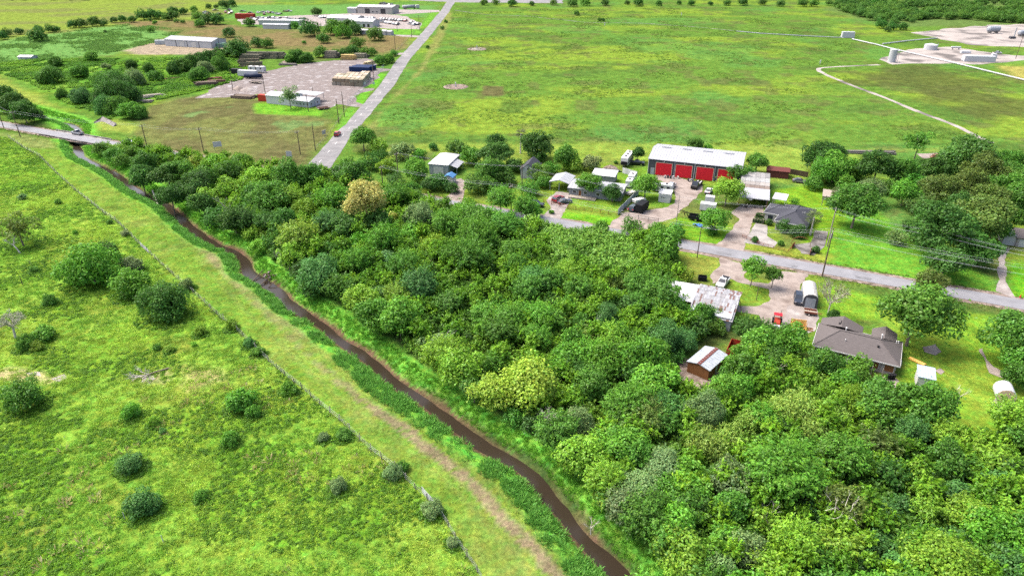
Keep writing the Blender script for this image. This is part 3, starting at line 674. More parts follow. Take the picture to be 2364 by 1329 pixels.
tree(*RX(8,780,1120), -115/3.164, 'R', 'o', 'low olive tree across the road behind the lawn oak', hc=3)
tree(*RX(8,880,720), -230/3.164, 'R', 'd', 'huge dark live oak on the roadside lawn behind the brown pole', hc=8)
tree(*RX(8,1150,640), -190/3.164, 'R', 'o', 'olive-topped live oak merging with the huge dark one', hc=9)
tree(*RX(8,1130,880), -150/3.164, 'R', 'd', 'dark live oak overhanging the lawn beside the concrete drive', hc=4.4)
tree(*RX(16,910,640), -250/2.96, 'S', 'g', 'big spiky bright tree in the middle of the near thicket', hc=7)
tree(*RX(16,1330,850), -165/2.96, 'V', 'o', 'vine-covered tree crowned with bare dead branches in the near thicket', hc=6)
# ---- creek edge and thicket
table(11, '640 400 56 R m;725 440 66 R m;850 418 56 U m;930 490 85 R d;1050 492 62 R m;900 575 85 R d;1010 575 95 R d;1130 540 100 R m;1180 645 115 R d;1090 705 85 F d;1250 500 74 U l;1300 600 90 U m;1370 492 78 U l;1300 720 95 T l;1470 560 90 U m;1530 490 80 R m;780 474 55 R m;1220 760 90 R d;1380 840 80 R d')
table(18, '45 60 65 R m;150 85 75 U l;95 165 90 T l;300 110 95 U l;390 245 130 R m;280 225 95 R m;520 255 95 U l;640 335 85 U l;180 305 80 R d;245 345 85 R m;60 430 90 R d;200 410 90 R d;365 425 90 R d;500 430 105 R d;530 95 115 U m;690 90 90 R m;810 160 65 R d;1000 65 95 R m;880 60 60 R d;740 255 75 S d;850 270 95 S g;955 335 85 S m;1310 245 90 S m;1420 190 75 R m;1180 410 95 R d;820 425 95 R b;940 445 105 R d;600 535 130 U l;300 600 65 U l;250 505 55 U l;430 560 85 R d;470 690 105 T l;650 655 75 R m;820 625 80 F b;950 640 75 S m;1070 575 80 S g;1225 570 110 S g;1480 390 90 F p;1450 470 85 S g;1565 605 75 S l;750 800 125 F b;865 700 65 U g;1040 720 95 S g;1230 705 85 F p;1370 765 115 S m;900 880 105 R m;700 910 85 R d;1100 825 65 R m;1060 985 115 U l;1180 965 85 F b;1330 965 95 U l;1480 905 125 S b;1150 1110 120 R m;1335 1130 150 U g;1520 1080 65 R d;620 780 80 R d;560 700 70 R d;1280 390 45 U y')
table(19, '420 120 95 S g;305 260 80 U l;560 60 90 S g;650 95 100 S m;745 85 90 S g;850 135 110 S m;640 240 135 S g;600 380 130 S m;460 365 95 S m;920 330 115 F g;915 440 90 F m;700 470 85 S d;230 600 120 S b;440 545 75 S g;420 700 95 S m;640 620 70 S l;590 525 60 S m;875 545 60 R d;1060 530 105 S b;1000 605 95 R m;1170 545 95 S m;1305 485 90 S l;1385 590 95 S m;1585 650 75 F b;1585 780 100 F b;1190 685 65 S d;800 725 80 S g;960 745 80 S g;700 790 95 S g;870 820 115 S g;1085 800 110 S g;1185 825 90 S m;800 920 125 S m;940 930 95 S g;1080 965 100 S g;560 965 65 R d;480 1040 110 U l;340 985 95 T p;620 1100 65 R m;1465 930 85 T o;1620 970 110 S l;1335 985 100 U g;1310 1080 100 U g;1450 1080 110 S g;1250 1180 95 S g;1680 1105 115 S m;1755 1180 115 R d;1830 1020 100 S g;1530 1205 110 S g;1790 465 65 S g;1830 560 100 S m;1840 700 95 S m;1760 705 90 S d;1655 700 85 S d;1640 560 80 S o;250 430 60 S o;120 400 90 S m;60 300 70 S b;150 210 80 S g;1470 700 70 S m;1290 720 70 S g;1410 830 80 S m;1120 900 70 S d')
table(20, '100 60 90 S l;290 60 90 S g;330 180 125 S m;570 300 190 U m;700 420 120 U m;780 70 100 S l;90 530 95 F p;60 270 85 F b;450 570 110 S m;600 690 165 F b;790 720 125 F b;980 480 120 R m;1100 490 110 R m;950 600 120 R d;1120 590 105 R m;830 500 85 R m;100 710 140 S g;490 840 150 U g;300 960 130 S m;560 1060 130 U g;180 1060 120 R d;1450 640 140 S d;1600 640 130 S d;1550 780 160 U g;1420 860 125 U g;1700 730 105 F p;1650 900 145 F m;1290 970 110 U g;1400 1010 145 R m;1600 1050 135 U g;1250 1110 100 U m;1200 1250 130 U l;1400 1210 120 U g;230 400 100 S m;360 470 90 R d;520 480 100 R d;250 700 95 S m;720 900 80 R d;660 1180 70 R g')
table(15, '50 100 95 U l;150 165 105 U l;235 235 65 U g;200 305 70 R m;330 150 75 S g;640 560 105 S m;810 475 95 F p;720 640 85 R m;1030 385 90 S g;880 265 95 R m;780 185 80 R d;960 125 110 U g;1150 130 120 U g;1230 240 110 U g;1120 370 110 S g;1270 365 75 F b;1200 425 90 S o;1060 480 80 S m;1180 500 90 S o;1300 485 85 S m;800 665 115 U l;930 620 90 U g;1055 590 130 U g;1135 670 100 R m;900 830 110 U l;1040 775 95 R m;1280 725 115 F p;1150 850 115 F p;1050 965 100 F p;1180 1000 130 R m;1090 1080 95 R m;1330 1065 120 U g;1320 870 110 U g;1400 760 90 U g;1240 1185 110 R m;1350 1235 130 U l;1400 960 100 R m;560 480 60 R d;450 440 60 R m;880 960 70 R m;980 870 85 U l')
table(16, '120 170 100 F b;380 215 140 F p;200 375 65 S d;520 75 125 U g;380 415 130 W w;530 360 90 W w;680 275 95 W w;765 250 105 S g;990 185 135 W w;1150 325 110 W w;1255 225 110 W w;1390 130 110 W l;830 425 75 F b;1290 515 160 S m;1080 480 100 S m;560 690 125 F p;705 745 110 S g;250 725 130 U g;90 580 110 F p;560 865 130 R m;800 955 120 T l;1125 930 95 U b;340 885 100 R d;120 945 110 U g;520 1085 110 U g;1000 1105 150 S l;200 1085 120 R m;1300 1125 130 S l;300 1195 120 U g;680 1165 115 F p;830 1275 130 S l;480 1275 115 F p;1150 1235 110 R m;180 1275 110 F l;880 330 80 R d;640 600 70 S o;1000 900 80 R d;380 1000 70 R d')
table(17, '390 120 140 R m;200 90 100 W l;640 315 120 S b;850 315 120 S l;400 400 120 S o;160 490 170 U g;1080 405 105 S l;1330 210 150 U l;1400 340 110 R m;1230 505 120 U l;870 500 140 R m;1010 570 100 S m;660 640 110 U l;480 620 120 R d;1000 760 110 U b;1250 700 110 U b;1240 790 100 T o;740 865 120 S l;560 830 85 U b;440 870 95 U b;1050 900 130 F l;1295 905 130 U l;1200 1025 165 U g;770 1075 95 U b;930 1085 85 U b;600 1135 110 S m;420 1085 95 U b;120 1105 130 S l;850 1230 200 F l;560 1290 110 U b;1150 1185 110 R m;1330 1235 130 F b;300 1235 95 U b;1400 620 110 R d;750 700 90 R d;560 980 70 S g;330 700 80 R m')
# trees out of frame at the bottom and the right that the thicket goes on with
table(16, '-40 1450 140 U g;300 1420 130 R m;620 1430 140 U g;930 1440 130 S l;1240 1420 140 R m;1520 1430 130 U g;1800 1430 140 U g;2200 1430 150 R m;2640 1300 150 U g;2650 1000 150 R m;2660 760 140 U l')
# ---- houses and roadside trees
table(8, '400 260 150 R d;90 265 125 U g;230 310 90 U g;60 170 100 R d;600 450 112 U g;580 310 110 R m;540 790 70 T p;1050 195 190 R d;950 265 80 U g;820 290 115 R d;850 420 130 R o;1060 400 150 R o;1180 310 140 R o;1330 250 130 R m;1440 250 110 R m;1350 430 120 R m;720 720 105 R d;900 950 150 R d;1400 640 110 R m;1450 480 110 U m;690 560 80 R d;480 420 80 R m;1270 500 100 R o;1400 330 120 R m;1450 400 120 R m;1300 360 110 R o;1000 560 120 R d;780 640 90 R d;1250 700 130 R m;1050 760 130 R d;640 380 90 R m;1180 480 110 R o')
table(7, '1330 430 140 U g;1600 400 115 U g;1240 545 100 R m;530 450 112 U m;1470 250 90 R d;1560 540 110 U g')
table(5, '720 245 100 U l;945 290 115 F p;1250 245 48 T d;430 430 105 R m;545 490 100 R m;640 400 100 R d;330 545 80 R d;800 435 95 U l;1080 470 130 U g;1110 310 70 U g;1310 590 110 R d;1205 610 85 R d;980 660 110 R m;1480 260 105 R m;1600 335 120 R m;1830 305 155 R d;1850 195 100 R d;2250 225 150 R d;1800 475 130 R m;1930 525 120 R d;2010 425 95 R d;1640 620 115 R m;1770 600 100 R m;2160 650 95 U g;2260 480 100 R m;2295 585 80 R m;1900 760 160 S g;2140 835 130 S g;740 330 70 R d;1430 640 70 R d;880 560 80 R d;1180 790 90 S g;1080 740 100 S m;1340 820 100 S g;1520 880 110 S g;1680 900 110 S m')
table(6, '390 200 150 U m;485 270 120 U l;680 265 115 F p;120 195 85 R d;150 430 100 R m;30 560 85 U g;60 790 100 S g;90 930 85 S g;800 960 90 S m;1130 970 120 S m;1400 985 90 S g;1600 1010 115 S m;1480 1170 190 U g;250 330 90 R m;-20 320 80 R d;1330 1090 110 S m;2000 1000 70 R m')
table(10, '1640 720 140 R m;1570 830 90 R m;90 600 110 U g;310 745 115 R m;520 765 85 U g;430 860 90 U g;660 965 125 R m;360 425 42 R d*')
# ---- far trees
table(1, '340 320 80 R d;60 300 50 R d;15 325 50 R d;170 285 40 R d;340 262 42 R d;450 262 48 R d;510 268 34 R d;650 222 46 R d;730 212 56 R d;850 197 58 R d;930 207 40 R d;1022 182 36 R d;1100 172 40 R d;1190 176 40 R d;1280 140 60 R d;1370 132 60 R d;1440 142 48 R d;1500 155 45 R m;1552 142 58 R d;1560 98 46 R d;1650 105 42 R d;1780 150 58 R m;1800 212 44 R g;1880 172 66 R d;1960 176 66 R d;2060 295 60 R d;2250 205 52 R d;1650 200 24 R m;1590 190 24 R m;1395 205 24 R m;1350 178 22 R m;1358 270 36 R m;950 285 18 R d;2140 440 98 R d;1880 60 30 R d;1950 60 24 R d;2020 42 48 R d;2090 32 44 R d;1750 85 36 R m')
table(1, '730 880 90 F b*;980 860 160 F d*;1060 770 130 F d*;1220 715 88 F p*;1165 855 100 F d*;950 960 100 F b*;1050 965 95 F m*;1180 1000 110 R g*;1250 1020 80 R m*;820 510 62 F g*;910 740 95 F m*;40 840 90 R d;110 930 120 R d;210 1000 120 R d;320 1040 80 R d;30 960 90 R d;1560 625 70 R d*;1650 595 78 R m*;1720 565 72 R d*;1800 540 78 R d*;1880 512 70 R d*;1960 492 62 R d*;2030 478 50 R m*;720 640 90 R m*;500 560 60 R m*;440 690 100 R m*;1400 690 70 R m*;960 600 40 F p*;1340 620 60 R m*;560 860 50 R m*;470 640 60 R d*;1180 590 60 R d*')
table(2, '380 412 92 R d;545 352 56 R d;635 362 54 R d;940 352 20 R m;980 240 88 R d;1100 320 55 U m;1180 230 88 R m;1260 265 75 R m;1300 215 70 R d;1355 245 66 R d;1530 285 75 R m;1385 358 62 R m;1345 420 58 R d;1270 435 48 R d;1075 432 62 R m;1190 438 42 R m;1430 430 46 R m;1500 432 46 R m;1680 442 34 R m;2110 180 18 R d;2080 232 20 R d;1960 390 18 R d;1040 100 46 R d;70 195 44 R m;860 210 40 R m')
table(2, '1560 500 60 R m*;1640 490 50 R g*;880 470 70 R m*;960 480 60 R m*;820 490 50 R g*;120 560 70 F p*;60 620 70 F m*;250 530 80 F m*')
for i in range(30):
    x = 1110+i*41+rnd(-10,10); PENDING.append((x, 7+rnd(-2,2), rnd(3.0,5.5), 'R', random.choice('ddm'), False))
for x, y, r_ in ((1332,31,3.0),(1383,46,2.0),(1392,46,2.0),(2035,56,5),(2060,62,4),(2085,62,4),(2050,68,3)): PENDING.append((x, y, r_, 'R', 'd', False))
# ---- low bushes scattered in the pasture and on the fence line
for s_ in ((12,700,200,20,'F','m'),(12,800,272,28,'F','p'),(12,1190,605,45,'F','p'),(12,160,975,62,'F','m'),(12,270,915,62,'U','g'),(12,1480,860,42,'U','l'),(12,1280,900,38,'U','l'),(12,1595,975,38,'F','b'),
           (12,140,40,26,'F','p'),(12,370,70,24,'U','g'),(12,480,265,18,'U','g'),(12,320,700,45,'U','m'),(12,235,1000,38,'U','l'),(12,215,500,30,'T','m'),(13,1020,420,24,'F','b'),(13,1440,480,50,'U','g'),(13,1260,820,44,'U','g'),
           (13,1590,300,42,'U','g'),(14,520,650,30,'F','p'),(14,620,638,36,'F','m'),(14,592,888,45,'F','p'),(14,862,820,42,'F','p'),(14,905,800,30,'F','m'),(14,1150,1165,32,'F','p'),(14,352,420,34,'U','g'),(14,200,235,30,'U','g'),(14,155,185,22,'F','b'),
           (13,820,300,55,'U','g'),(13,960,370,35,'U','l'),(12,1080,1010,30,'U','l'),(12,1000,1000,28,'U','m'),(12,1240,980,20,'U','l')):
    x, y = RX(s_[0], s_[1], s_[2]); PENDING.append((x, y, -s_[3]/R[s_[0]][2], s_[4], s_[5], True))
# the ones that show largest are things of their own, the rest of the far belts one mass
def apx(q): return -q[2] if q[2] < 0 else q[2]*scale_at(*P(q[0], max(q[1], 1), 4)[:2], 4)
MASS = []
for bush_, cap in ((False, 262), (True, 60)):
    ls_ = sorted([q for q in PENDING if q[5] == bush_], key=apx, reverse=True)
    for q in ls_[:cap]: tree(*q[:5], bush=bush_)
    MASS += ls_[cap:]
# shrubs in the front gardens
for s_, lb in (((7,635,1125,40,'R','d'),'clipped round shrub inside the front garden fence of the slate-roofed house'),((7,900,1160,36,'R','m'),'clipped shrub near the red garden arch'),((7,1250,1225,48,'R','d'),'round dark shrub by the roadside mailbox corner'),
               ((7,950,985,85,'F','d'),'dark feathery shrub against the front of the slate-roofed house'),((7,1060,1040,85,'F','d'),'dark shrub on the corner of the slate-roofed house'),((7,1040,745,52,'S','g'),'spiky bright shrub behind the slate-roofed house'),
               ((7,780,945,42,'R','d'),'small dark shrub beside the porch of the slate-roofed house'),((6,955,260,24,'R','m'),'small round bush on the grass beside the motorhome'),((6,250,800,30,'U','g'),'low roadside bush by the driveway of the carport')):
    x, y = RX(s_[0], s_[1], s_[2]); tree(x, y, -s_[3]/R[s_[0]][2], s_[4], s_[5], lb, bush=True)
# clipped hedges: dense leaf blocks
def hedge(px, L_, W_, H_, rz, label):
    rng = np.random.default_rng(int(L_*100)); n = 900; u = rng.uniform(-1,1,(n,3)); k = np.argmax(np.abs(u)*np.array([1.0,1.1,1.2]), axis=1); nr = np.zeros((n,3))
    for i in range(n): nr[i,k[i]] = np.sign(u[i,k[i]]); u[i,k[i]] = np.sign(u[i,k[i]])*rng.uniform(.88,1.04)
    c = (u*.5+np.array([0,0,.5]))*np.array([L_,W_,H_]); me = leaf_cloud('hedge', c, nr+rng.normal(0,.4,(n,3))+[0,0,.3], rng.normal(0,1,(n,3)), rng.uniform(.2,.35,n), rng.uniform(.15,.25,n), hue_var(n, rng), 'leaf')
    p = P(*px); o = thing('hedge', label, 'hedge', (p.x,p.y,0), rz); link('foliage', me, o, color=(.03,.075,.014))
    core = MB(); core.box(-L_*.44,L_*.44,-W_*.44,W_*.44,0,H_*.9); core.build('stems', 'bark', o)
hedge(RX(7,670,945), 3.2, 1.7, 1.2, ROADA, 'front clipped hedge block beside the porch of the slate-roofed house')
hedge(RX(7,690,895), 2.8, 1.5, 1.2, ROADA, 'rear clipped hedge block beside the carport mouth')
# ---- palms
def palm(x, y, hgt, fr, label, c=(.10,.14,.045)):
    p = P(x, y); o = thing('palm_tree', label, 'palm tree', p, rnd(0,6)); mb = MB()
    mb.path([Vector((0,0,-.1)),Vector((.1,0,hgt*.5)),Vector((.05,.1,hgt))],[.32,.22,.24],8); mb.build('trunk','bark_pale',o)
    rng = np.random.default_rng(int(x)); cen=[];nr=[];ax=[];ln=[];wd=[]
    for k in range(34):
        a = k*2.4; el = rng.uniform(-.7,1.2); d = np.array([math.cos(a)*math.cos(el), math.sin(a)*math.cos(el), math.sin(el)])
        tip = d*fr; tip[2] -= .15*fr
        for j in range(9):
            s_ = (j-4)*.16; d2 = d+np.array([-math.sin(a),math.cos(a),0])*s_; cen.append(d2*fr*.75); nr.append([0,0,1]+rng.normal(0,.3,3)-d*.3); ax.append(d2); ln.append(fr*.62); wd.append(.16)
    cen=np.array(cen); me = leaf_cloud('fronds',cen,np.array(nr),np.array(ax),np.array(ln),np.array(wd),hue_var(len(cen),rng),'leaf'); link('crown',me,o,(.05,.1,hgt),color=c)
palm(*RX(5,2085,310), 7.5, 2.0, 'tall fan palm rising from the dark oaks beside the white cottage', (.085,.105,.05))
palm(*RX(7,1195,1075), 5.2, 2.3, 'fan palm at the corner of the slate-roofed house')
palm(*RX(7,1450,760), 4.0, 1.7, 'small pale fan palm beside the timber shed in the backyard')
# ---- bare and dead trees
def bare_tree(p, h, label, matname='bark_pale', seed=1, n0=6, lean=(0,0), depth=3, r=.16, spread=.5, leaf=None, nleaf=0, cat='tree', name='bare_tree'):
    rng = np.random.default_rng(seed); o = thing(name, label, cat, p); mb = MB()
    mb.path([Vector((0,0,-.2)), Vector((lean[0]*.4,lean[1]*.4,h*.22)), Vector((lean[0],lean[1],h*.4))], [r*1.3,r,r*.85], 7)
    mb.build('trunk', matname, o); mb = MB()
    for k in range(n0):
        a = k*6.28/n0+rng.uniform(-.4,.4); d = Vector((math.cos(a)*.65+lean[0]*.1, math.sin(a)*.65+lean[1]*.1, .8)).normalized()
        limbs(mb, rng, Vector((lean[0],lean[1],h*.4))*rng.uniform(.7,1), d, h*.28, r*.5, depth, spread, 3, 4)
    mb.build('branches', matname, o)
    if nleaf:
        c_ = np.array([v for v in mb.v]); c_ = c_[rng.integers(0,len(c_),nleaf)]+rng.normal(0,.18,(nleaf,3))
        me = leaf_cloud('crown', c_, rng.normal(0,1,(nleaf,3))+[0,0,.5], rng.normal(0,1,(nleaf,3)), rng.uniform(.15,.3,nleaf), rng.uniform(.1,.2,nleaf), hue_var(nleaf,rng), 'leaf'); link('crown', me, o, color=leaf)
    return o
bare_tree(Q(10,320,420), 8.4, 'half-bare grey tree with tangled pale branches beside the arched carport', 'bark_pale', 3, 13, depth=3, r=.14, spread=.30, leaf=(.16,.17,.07), nleaf=1500)
bare_tree(Q(12,100,940), 6.4, 'bleached dying tree with grey twigs and a split trunk in the pasture', 'bark_pale', 8, 7, (.1,.3), 3, .22, .5, (.27,.29,.19), 1500)
bare_tree(Q(12,130,400), 5.6, 'bleached leaning snag in front of the olive pasture tree', 'bark_pale', 11, 4, (-1.6,.6), 2, .15, .45)
bare_tree(Q(18,110,400), 9.0, 'bare white dead tree standing at the creek edge of the thicket', 'bark_pale', 14, 4, (-.6,.2), 2, .10, .3)
bare_tree(Q(12,200,480), 2.6, 'thin dead sapling in the pasture below the bleached tree', 'bark', 15, 4, (-.2,.1), 1, .05, .4)
for sn_, (r_, x_, y_, h_, lb_) in enumerate(((19,1540,1010,7.5,'pale double-stemmed snag standing out of the middle thicket'),(19,395,1070,7.0,'grey bare crown top among the creek-edge trees'),(18,480,740,6.0,'bare twiggy snag over the rubble gully'),(11,1320,760,7.0,'thin white snag leaning out of the creek-edge trees'),(16,730,1010,6.5,'bent grey snag in the near thicket'),(18,860,540,6.5,'bare grey top poking up behind the creek trees'),(20,1690,1160,6.0,'dry bare branch among the trees below the brick house'),(15,880,1090,3.5,'bleached stump snag at the creek bank'),(5,340,590,6.5,'grey bare twigs near the junction trees'),(17,960,100,4.5,'thin brown leafless sapling beside the lawn tree'))):
    bare_tree(Q(r_, x_, y_), h_, lb_, 'bark_pale', 200+sn_, 4, (rnd(-.5,.5),rnd(-.3,.3)), 2, .075, .34)
p = P(*RX(15,640,385), 7.2); db = thing('dead_branches', 'tangle of bare grey twigs on the flank of the big lime tree', 'dead branches', (p.x,p.y,4.6)); mb = MB(); rng = np.random.default_rng(4)
for k in range(9): limbs(mb, rng, Vector((0,0,0)), Vector((rng.normal(.1,.5),rng.normal(-.5,.3),.75)).normalized(), 1.4, .04, 3, .42, 3, 3)
mb.build('branch', 'bark_pale', db)
p = P(*RX(16,1330,790), 8.0); db = thing('dead_branches', 'bare white branches fanning out above the vine-covered tree', 'dead branches', (p.x,p.y,6.6)); mb = MB()
for k in range(12): limbs(mb, rng, Vector((rng.normal(0,1.2),rng.normal(0,1.2),-.6)), Vector((rng.normal(0,.6),rng.normal(0,.6),.8)).normalized(), rng.uniform(.7,1.3), .032, 2, .4, 2, 3)
mb.build('branch', 'bark_pale', db)
# fallen dead tree in the pasture, logs over the creek
fd = thing('fallen_tree', 'fallen bleached dead tree lying across the bare sandy patch in the pasture', 'dead tree', Q(13,1060,30), 0); mb = MB()
a0 = Q(13,1060,30)-Q(13,1060,30); d_ = (Q(13,900,85)-Q(13,1060,30)); mb.path([a0+Vector((0,0,.2)), a0+d_*.5+Vector((0,0,.35)), a0+d_+Vector((0,0,.3))], [.16,.13,.10], 6)
mb.build('trunk','bark',fd); mb = MB()
for k in range(8): limbs(mb, rng, d_*(.75+.04*k)+Vector((0,0,.3)), (d_.normalized()+Vector((rng.normal(0,.5),rng.normal(.25,.4),.18))).normalized(), 1.7, .07, 2, .42, 3, 4)
mb.build('branches','bark_pale',fd)
def log_between(a, b, r, label, name='log'):
    o = thing(name, label, 'log', a); mb = MB(); d = b-a; mb.path([Vector((0,0,0)), d*.5+Vector((0,0,.1)), d], [r, r*.9, r*.75], 7); mb.build('trunk', 'bark_pale' if r > .2 else 'pole_wood', o)
log_between(Q(11,975,665,-.6), Q(11,1010,755,-1.0), .28, 'pale log bridging the creek upstream of the broken pipes')
for k, (a, b) in enumerate((((265,850),(370,740)),((318,885),(415,790)),((380,895),(440,840)))):
    log_between(Q(18,*a,-1.6), Q(18,*b,-.7), .12, 'dark pole across the creek at the rubble gully, %s from the bridge' % ('first','second','third')[k], 'fallen_pole')
# ---- labels for the trees that nothing but their place tells apart
LM = {'the white pickup on the bridge':Q(1,703,1200), 'the pale log over the creek':Q(11,990,710), 'the rubble gully in the creek':Q(18,400,800), 'the golden tree':P(*RX(18,1090,240),6),
      'the big lime tree':P(*RX(15,540,265),6), 'the brown shed':Q(20,950,1060), 'the rusty-roofed barn':Q(9,560,480), 'the brick house':Q(10,500,700), 'the round bale on the lawn':Q(10,1490,1000),
      'the red-door workshop':Q(6,1800,400), 'the grey house':Q(6,900,560), 'the slate-roofed house':Q(7,950,900), 'the white hip-roofed shed':Q(5,1270,420), 'the timber yard office':Q(2,800,850),
      'the white warehouse':Q(1,1700,430), 'the far car lot':Q(2,1600,180), 'the tall white tank':Q(4,1270,500), 'the stacked timber bundles':Q(2,1300,680), 'the concrete apron by the bridge':Q(11,670,250),
      'the vine-covered dead-topped tree':P(*RX(16,1330,850),6), 'the fallen dead tree in the pasture':Q(13,950,60), 'the white cottage':Q(5,2130,460), 'the near white marker stake':Q(13,785,970), 'the big spiky bright tree':P(*RX(16,910,640),7)}
ORD = ['', 'second', 'third', 'fourth', 'fifth', 'sixth', 'seventh', 'eighth', 'ninth', 'tenth', 'eleventh', 'twelfth']+['%dth' % k_ for k_ in range(13, 80)]
def klass(t):
    K, c, r, bush = t[1]; sz = 'small ' if r < 2.6 else ('large ' if r > 5.3 else '')
    return sz+CW[c]+' '+(KL[K].replace('tree', 'bush') if bush else KL[K])
ks = [klass(t) for t in TREES]
for i, t in enumerate(TREES):
    if t[3]: continue
    if bpy.app.version is None: pass
    x, y = t[2]; same = [u[2] for j, u in enumerate(TREES) if ks[j] == ks[i] and not u[3]]
    best = None
    for nm_, q in LM.items():
        d = math.hypot(x-q.x, y-q.y); rank = sum(1 for s_ in same if math.hypot(s_[0]-q.x, s_[1]-q.y) < d-1e-6)
        sc_ = d*(1+.35*rank)
        if rank < len(ORD) and (best is None or sc_ < best[0]): best = (sc_, rank, nm_)
    rank, nm_ = best[1], best[2]
    t[0]['label'] = ks[i]+(' next to ' if rank == 0 else ', %s out from ' % ORD[rank])+nm_
    if 'group' not in t[0].keys(): t[0]['group'] = 'shrubs and bushes' if t[1][3] else ('trees of the creek thicket' if in_poly((x, y), THICKET) else 'trees around the plots and fields')

# ---- scattered growth that nobody could count (geometry-node instances)
def proto_coll(name, meshes):
    c = bpy.data.collections.new(name)
    for i, m_ in enumerate(meshes):
        o = bpy.data.objects.new('%s_form' % name, m_); c.objects.link(o)
    return c
def scatter(name, label, pts, scl, cols, coll, zs=None, cat='vegetation'):
    n = len(pts); me = bpy.data.meshes.new(name); me.vertices.add(n); me.vertices.foreach_set('co', np.asarray(pts, np.float32).ravel()); me.update()
    rng = np.random.default_rng(n)
    a = me.attributes.new('scl', 'FLOAT_VECTOR', 'POINT'); sc3 = np.stack([scl, scl, scl if zs is None else zs], 1); a.data.foreach_set('vector', sc3.ravel().astype(np.float32))
    a = me.attributes.new('rot', 'FLOAT_VECTOR', 'POINT'); rr = np.zeros((n,3)); rr[:,2] = rng.uniform(0,6.28,n); rr[:,:2] = rng.normal(0,.08,(n,2)); a.data.foreach_set('vector', rr.ravel().astype(np.float32))
    a = me.attributes.new('icol', 'FLOAT_COLOR', 'POINT'); a.data.foreach_set('color', np.concatenate([cols, np.ones((n,1))],1).ravel().astype(np.float32))
    o = link(name, me); tag(o, label, cat, kind='stuff')
    g = bpy.data.node_groups.new('scatter_'+name, 'GeometryNodeTree')
    g.interface.new_socket('Geometry', in_out='INPUT', socket_type='NodeSocketGeometry'); g.interface.new_socket('Geometry', in_out='OUTPUT', socket_type='NodeSocketGeometry')
    gi = g.nodes.new('NodeGroupInput'); go = g.nodes.new('NodeGroupOutput'); ip = g.nodes.new('GeometryNodeInstanceOnPoints'); ci = g.nodes.new('GeometryNodeCollectionInfo')
    ci.inputs['Collection'].default_value = coll; ci.inputs['Separate Children'].default_value = True; ci.inputs['Reset Children'].default_value = True
    ip.inputs['Pick Instance'].default_value = True
    for nm_, sk in (('scl','Scale'),('rot','Rotation')):
        na = g.nodes.new('GeometryNodeInputNamedAttribute'); na.data_type = 'FLOAT_VECTOR'; na.inputs['Name'].default_value = nm_; g.links.new(na.outputs['Attribute'], ip.inputs[sk])
    g.links.new(gi.outputs[0], ip.inputs['Points']); g.links.new(ci.outputs[0], ip.inputs['Instance']); g.links.new(ip.outputs[0], go.inputs[0])
    md = o.modifiers.new('scatter', 'NODES'); md.node_group = g; return o
def tuft_mesh(seed, nb=16, h=.32, sp=.30, wdt=.055):
    rng = np.random.default_rng(seed); a = rng.uniform(0,6.28,nb); r = sp*np.sqrt(rng.random(nb)); base = np.stack([r*np.cos(a), r*np.sin(a), np.zeros(nb)],1)
    dr = np.stack([np.cos(a), np.sin(a), np.zeros(nb)],1)*rng.uniform(.3,1.1,(nb,1))+rng.normal(0,.3,(nb,3)); dr[:,2] = rng.uniform(.55,1.2,nb); dr /= np.linalg.norm(dr,axis=1,keepdims=True)
    ln = h*rng.uniform(.7,1.4,nb); return leaf_cloud('tuft', base+dr*ln[:,None]*.5, np.cross(dr, rng.normal(0,1,(nb,3))), dr, ln, np.full(nb, wdt)*rng.uniform(.8,1.5,nb), hue_var(nb,rng), 'leaf_scatter')
def pts_in(poly, n, seed, margin=0.0):
    rng = np.random.default_rng(seed); q = np.array([(p[0],p[1]) for p in poly]); lo = q.min(0); hi = q.max(0)
    x = rng.uniform(lo[0],hi[0],n); y = rng.uniform(lo[1],hi[1],n); k = poly_sd(x,y,poly) > margin
    return x[k], y[k], rng
def seen(x, y, m=40):
    dep = y*CP+CAM_H*SP; sx = 1182+FOC*x/dep; sy = 664.5+FOC*(CAM_H*CP-y*SP)/dep
    return (sx > -m) & (sx < 2364+m) & (sy < 1329+m) & (sy > 0)
tufts = proto_coll('grass_tuft', [tuft_mesh(i) for i in range(6)])
reeds = proto_coll('reed_tuft', [tuft_mesh(20+i, 34, .75, .42, .085) for i in range(5)])
bushes = proto_coll('undergrowth_bush', [crown_mesh(k_, 1.0, 50+i, 'leaf_scatter', .8) for i, k_ in enumerate(('spiky','round','spiky','fine','puffy'))])
saps = proto_coll('sapling', [crown_mesh('spiky', 1.0, 80+i, 'leaf_scatter', 1.0) for i in range(3)])
# pasture grass: lusher and taller where the ground is yellow-green, rank dark weeds in patches, straw tussocks
def pasture(n, seed, keep, smin, smax, colf, poly=None, hz=1.0):
    x, y, rng = pts_in(poly or past, n, seed, .3); k = seen(x,y) & keep(x,y,rng) & (line_d(x,y,CREEK) > 6); x = x[k]; y = y[k]; m_ = len(x)
    s_ = rng.uniform(smin,smax,m_); return np.stack([x,y,np.zeros(m_)],1), s_, colf(x,y,rng,m_)
def colmix(a, b_, t_): return np.asarray(a)*(1-t_[:,None])+np.asarray(b_)*t_[:,None]
pn, sn, cn = pasture(300000, 1, lambda x,y,r: fbm(x,y,.9,91,3) > .40, .6, 1.6, lambda x,y,r,m_: colmix((.135,.295,.026),(.270,.415,.044), sstep(.42,.60,fbm(x,y,.09,51,4)+r.normal(0,.07,m_)))*(r.uniform(.8,1.2,m_)*(.52+1.0*fbm(x,y,.75,58,3)))[:,None])  # coarse tone noise puts the shading of grass lumps into tuft colour
scatter('pasture_grass', 'rough bright green pasture grass growing left of the wire fence', pn, sn, cn, tufts, sn*.62, cat='grass')
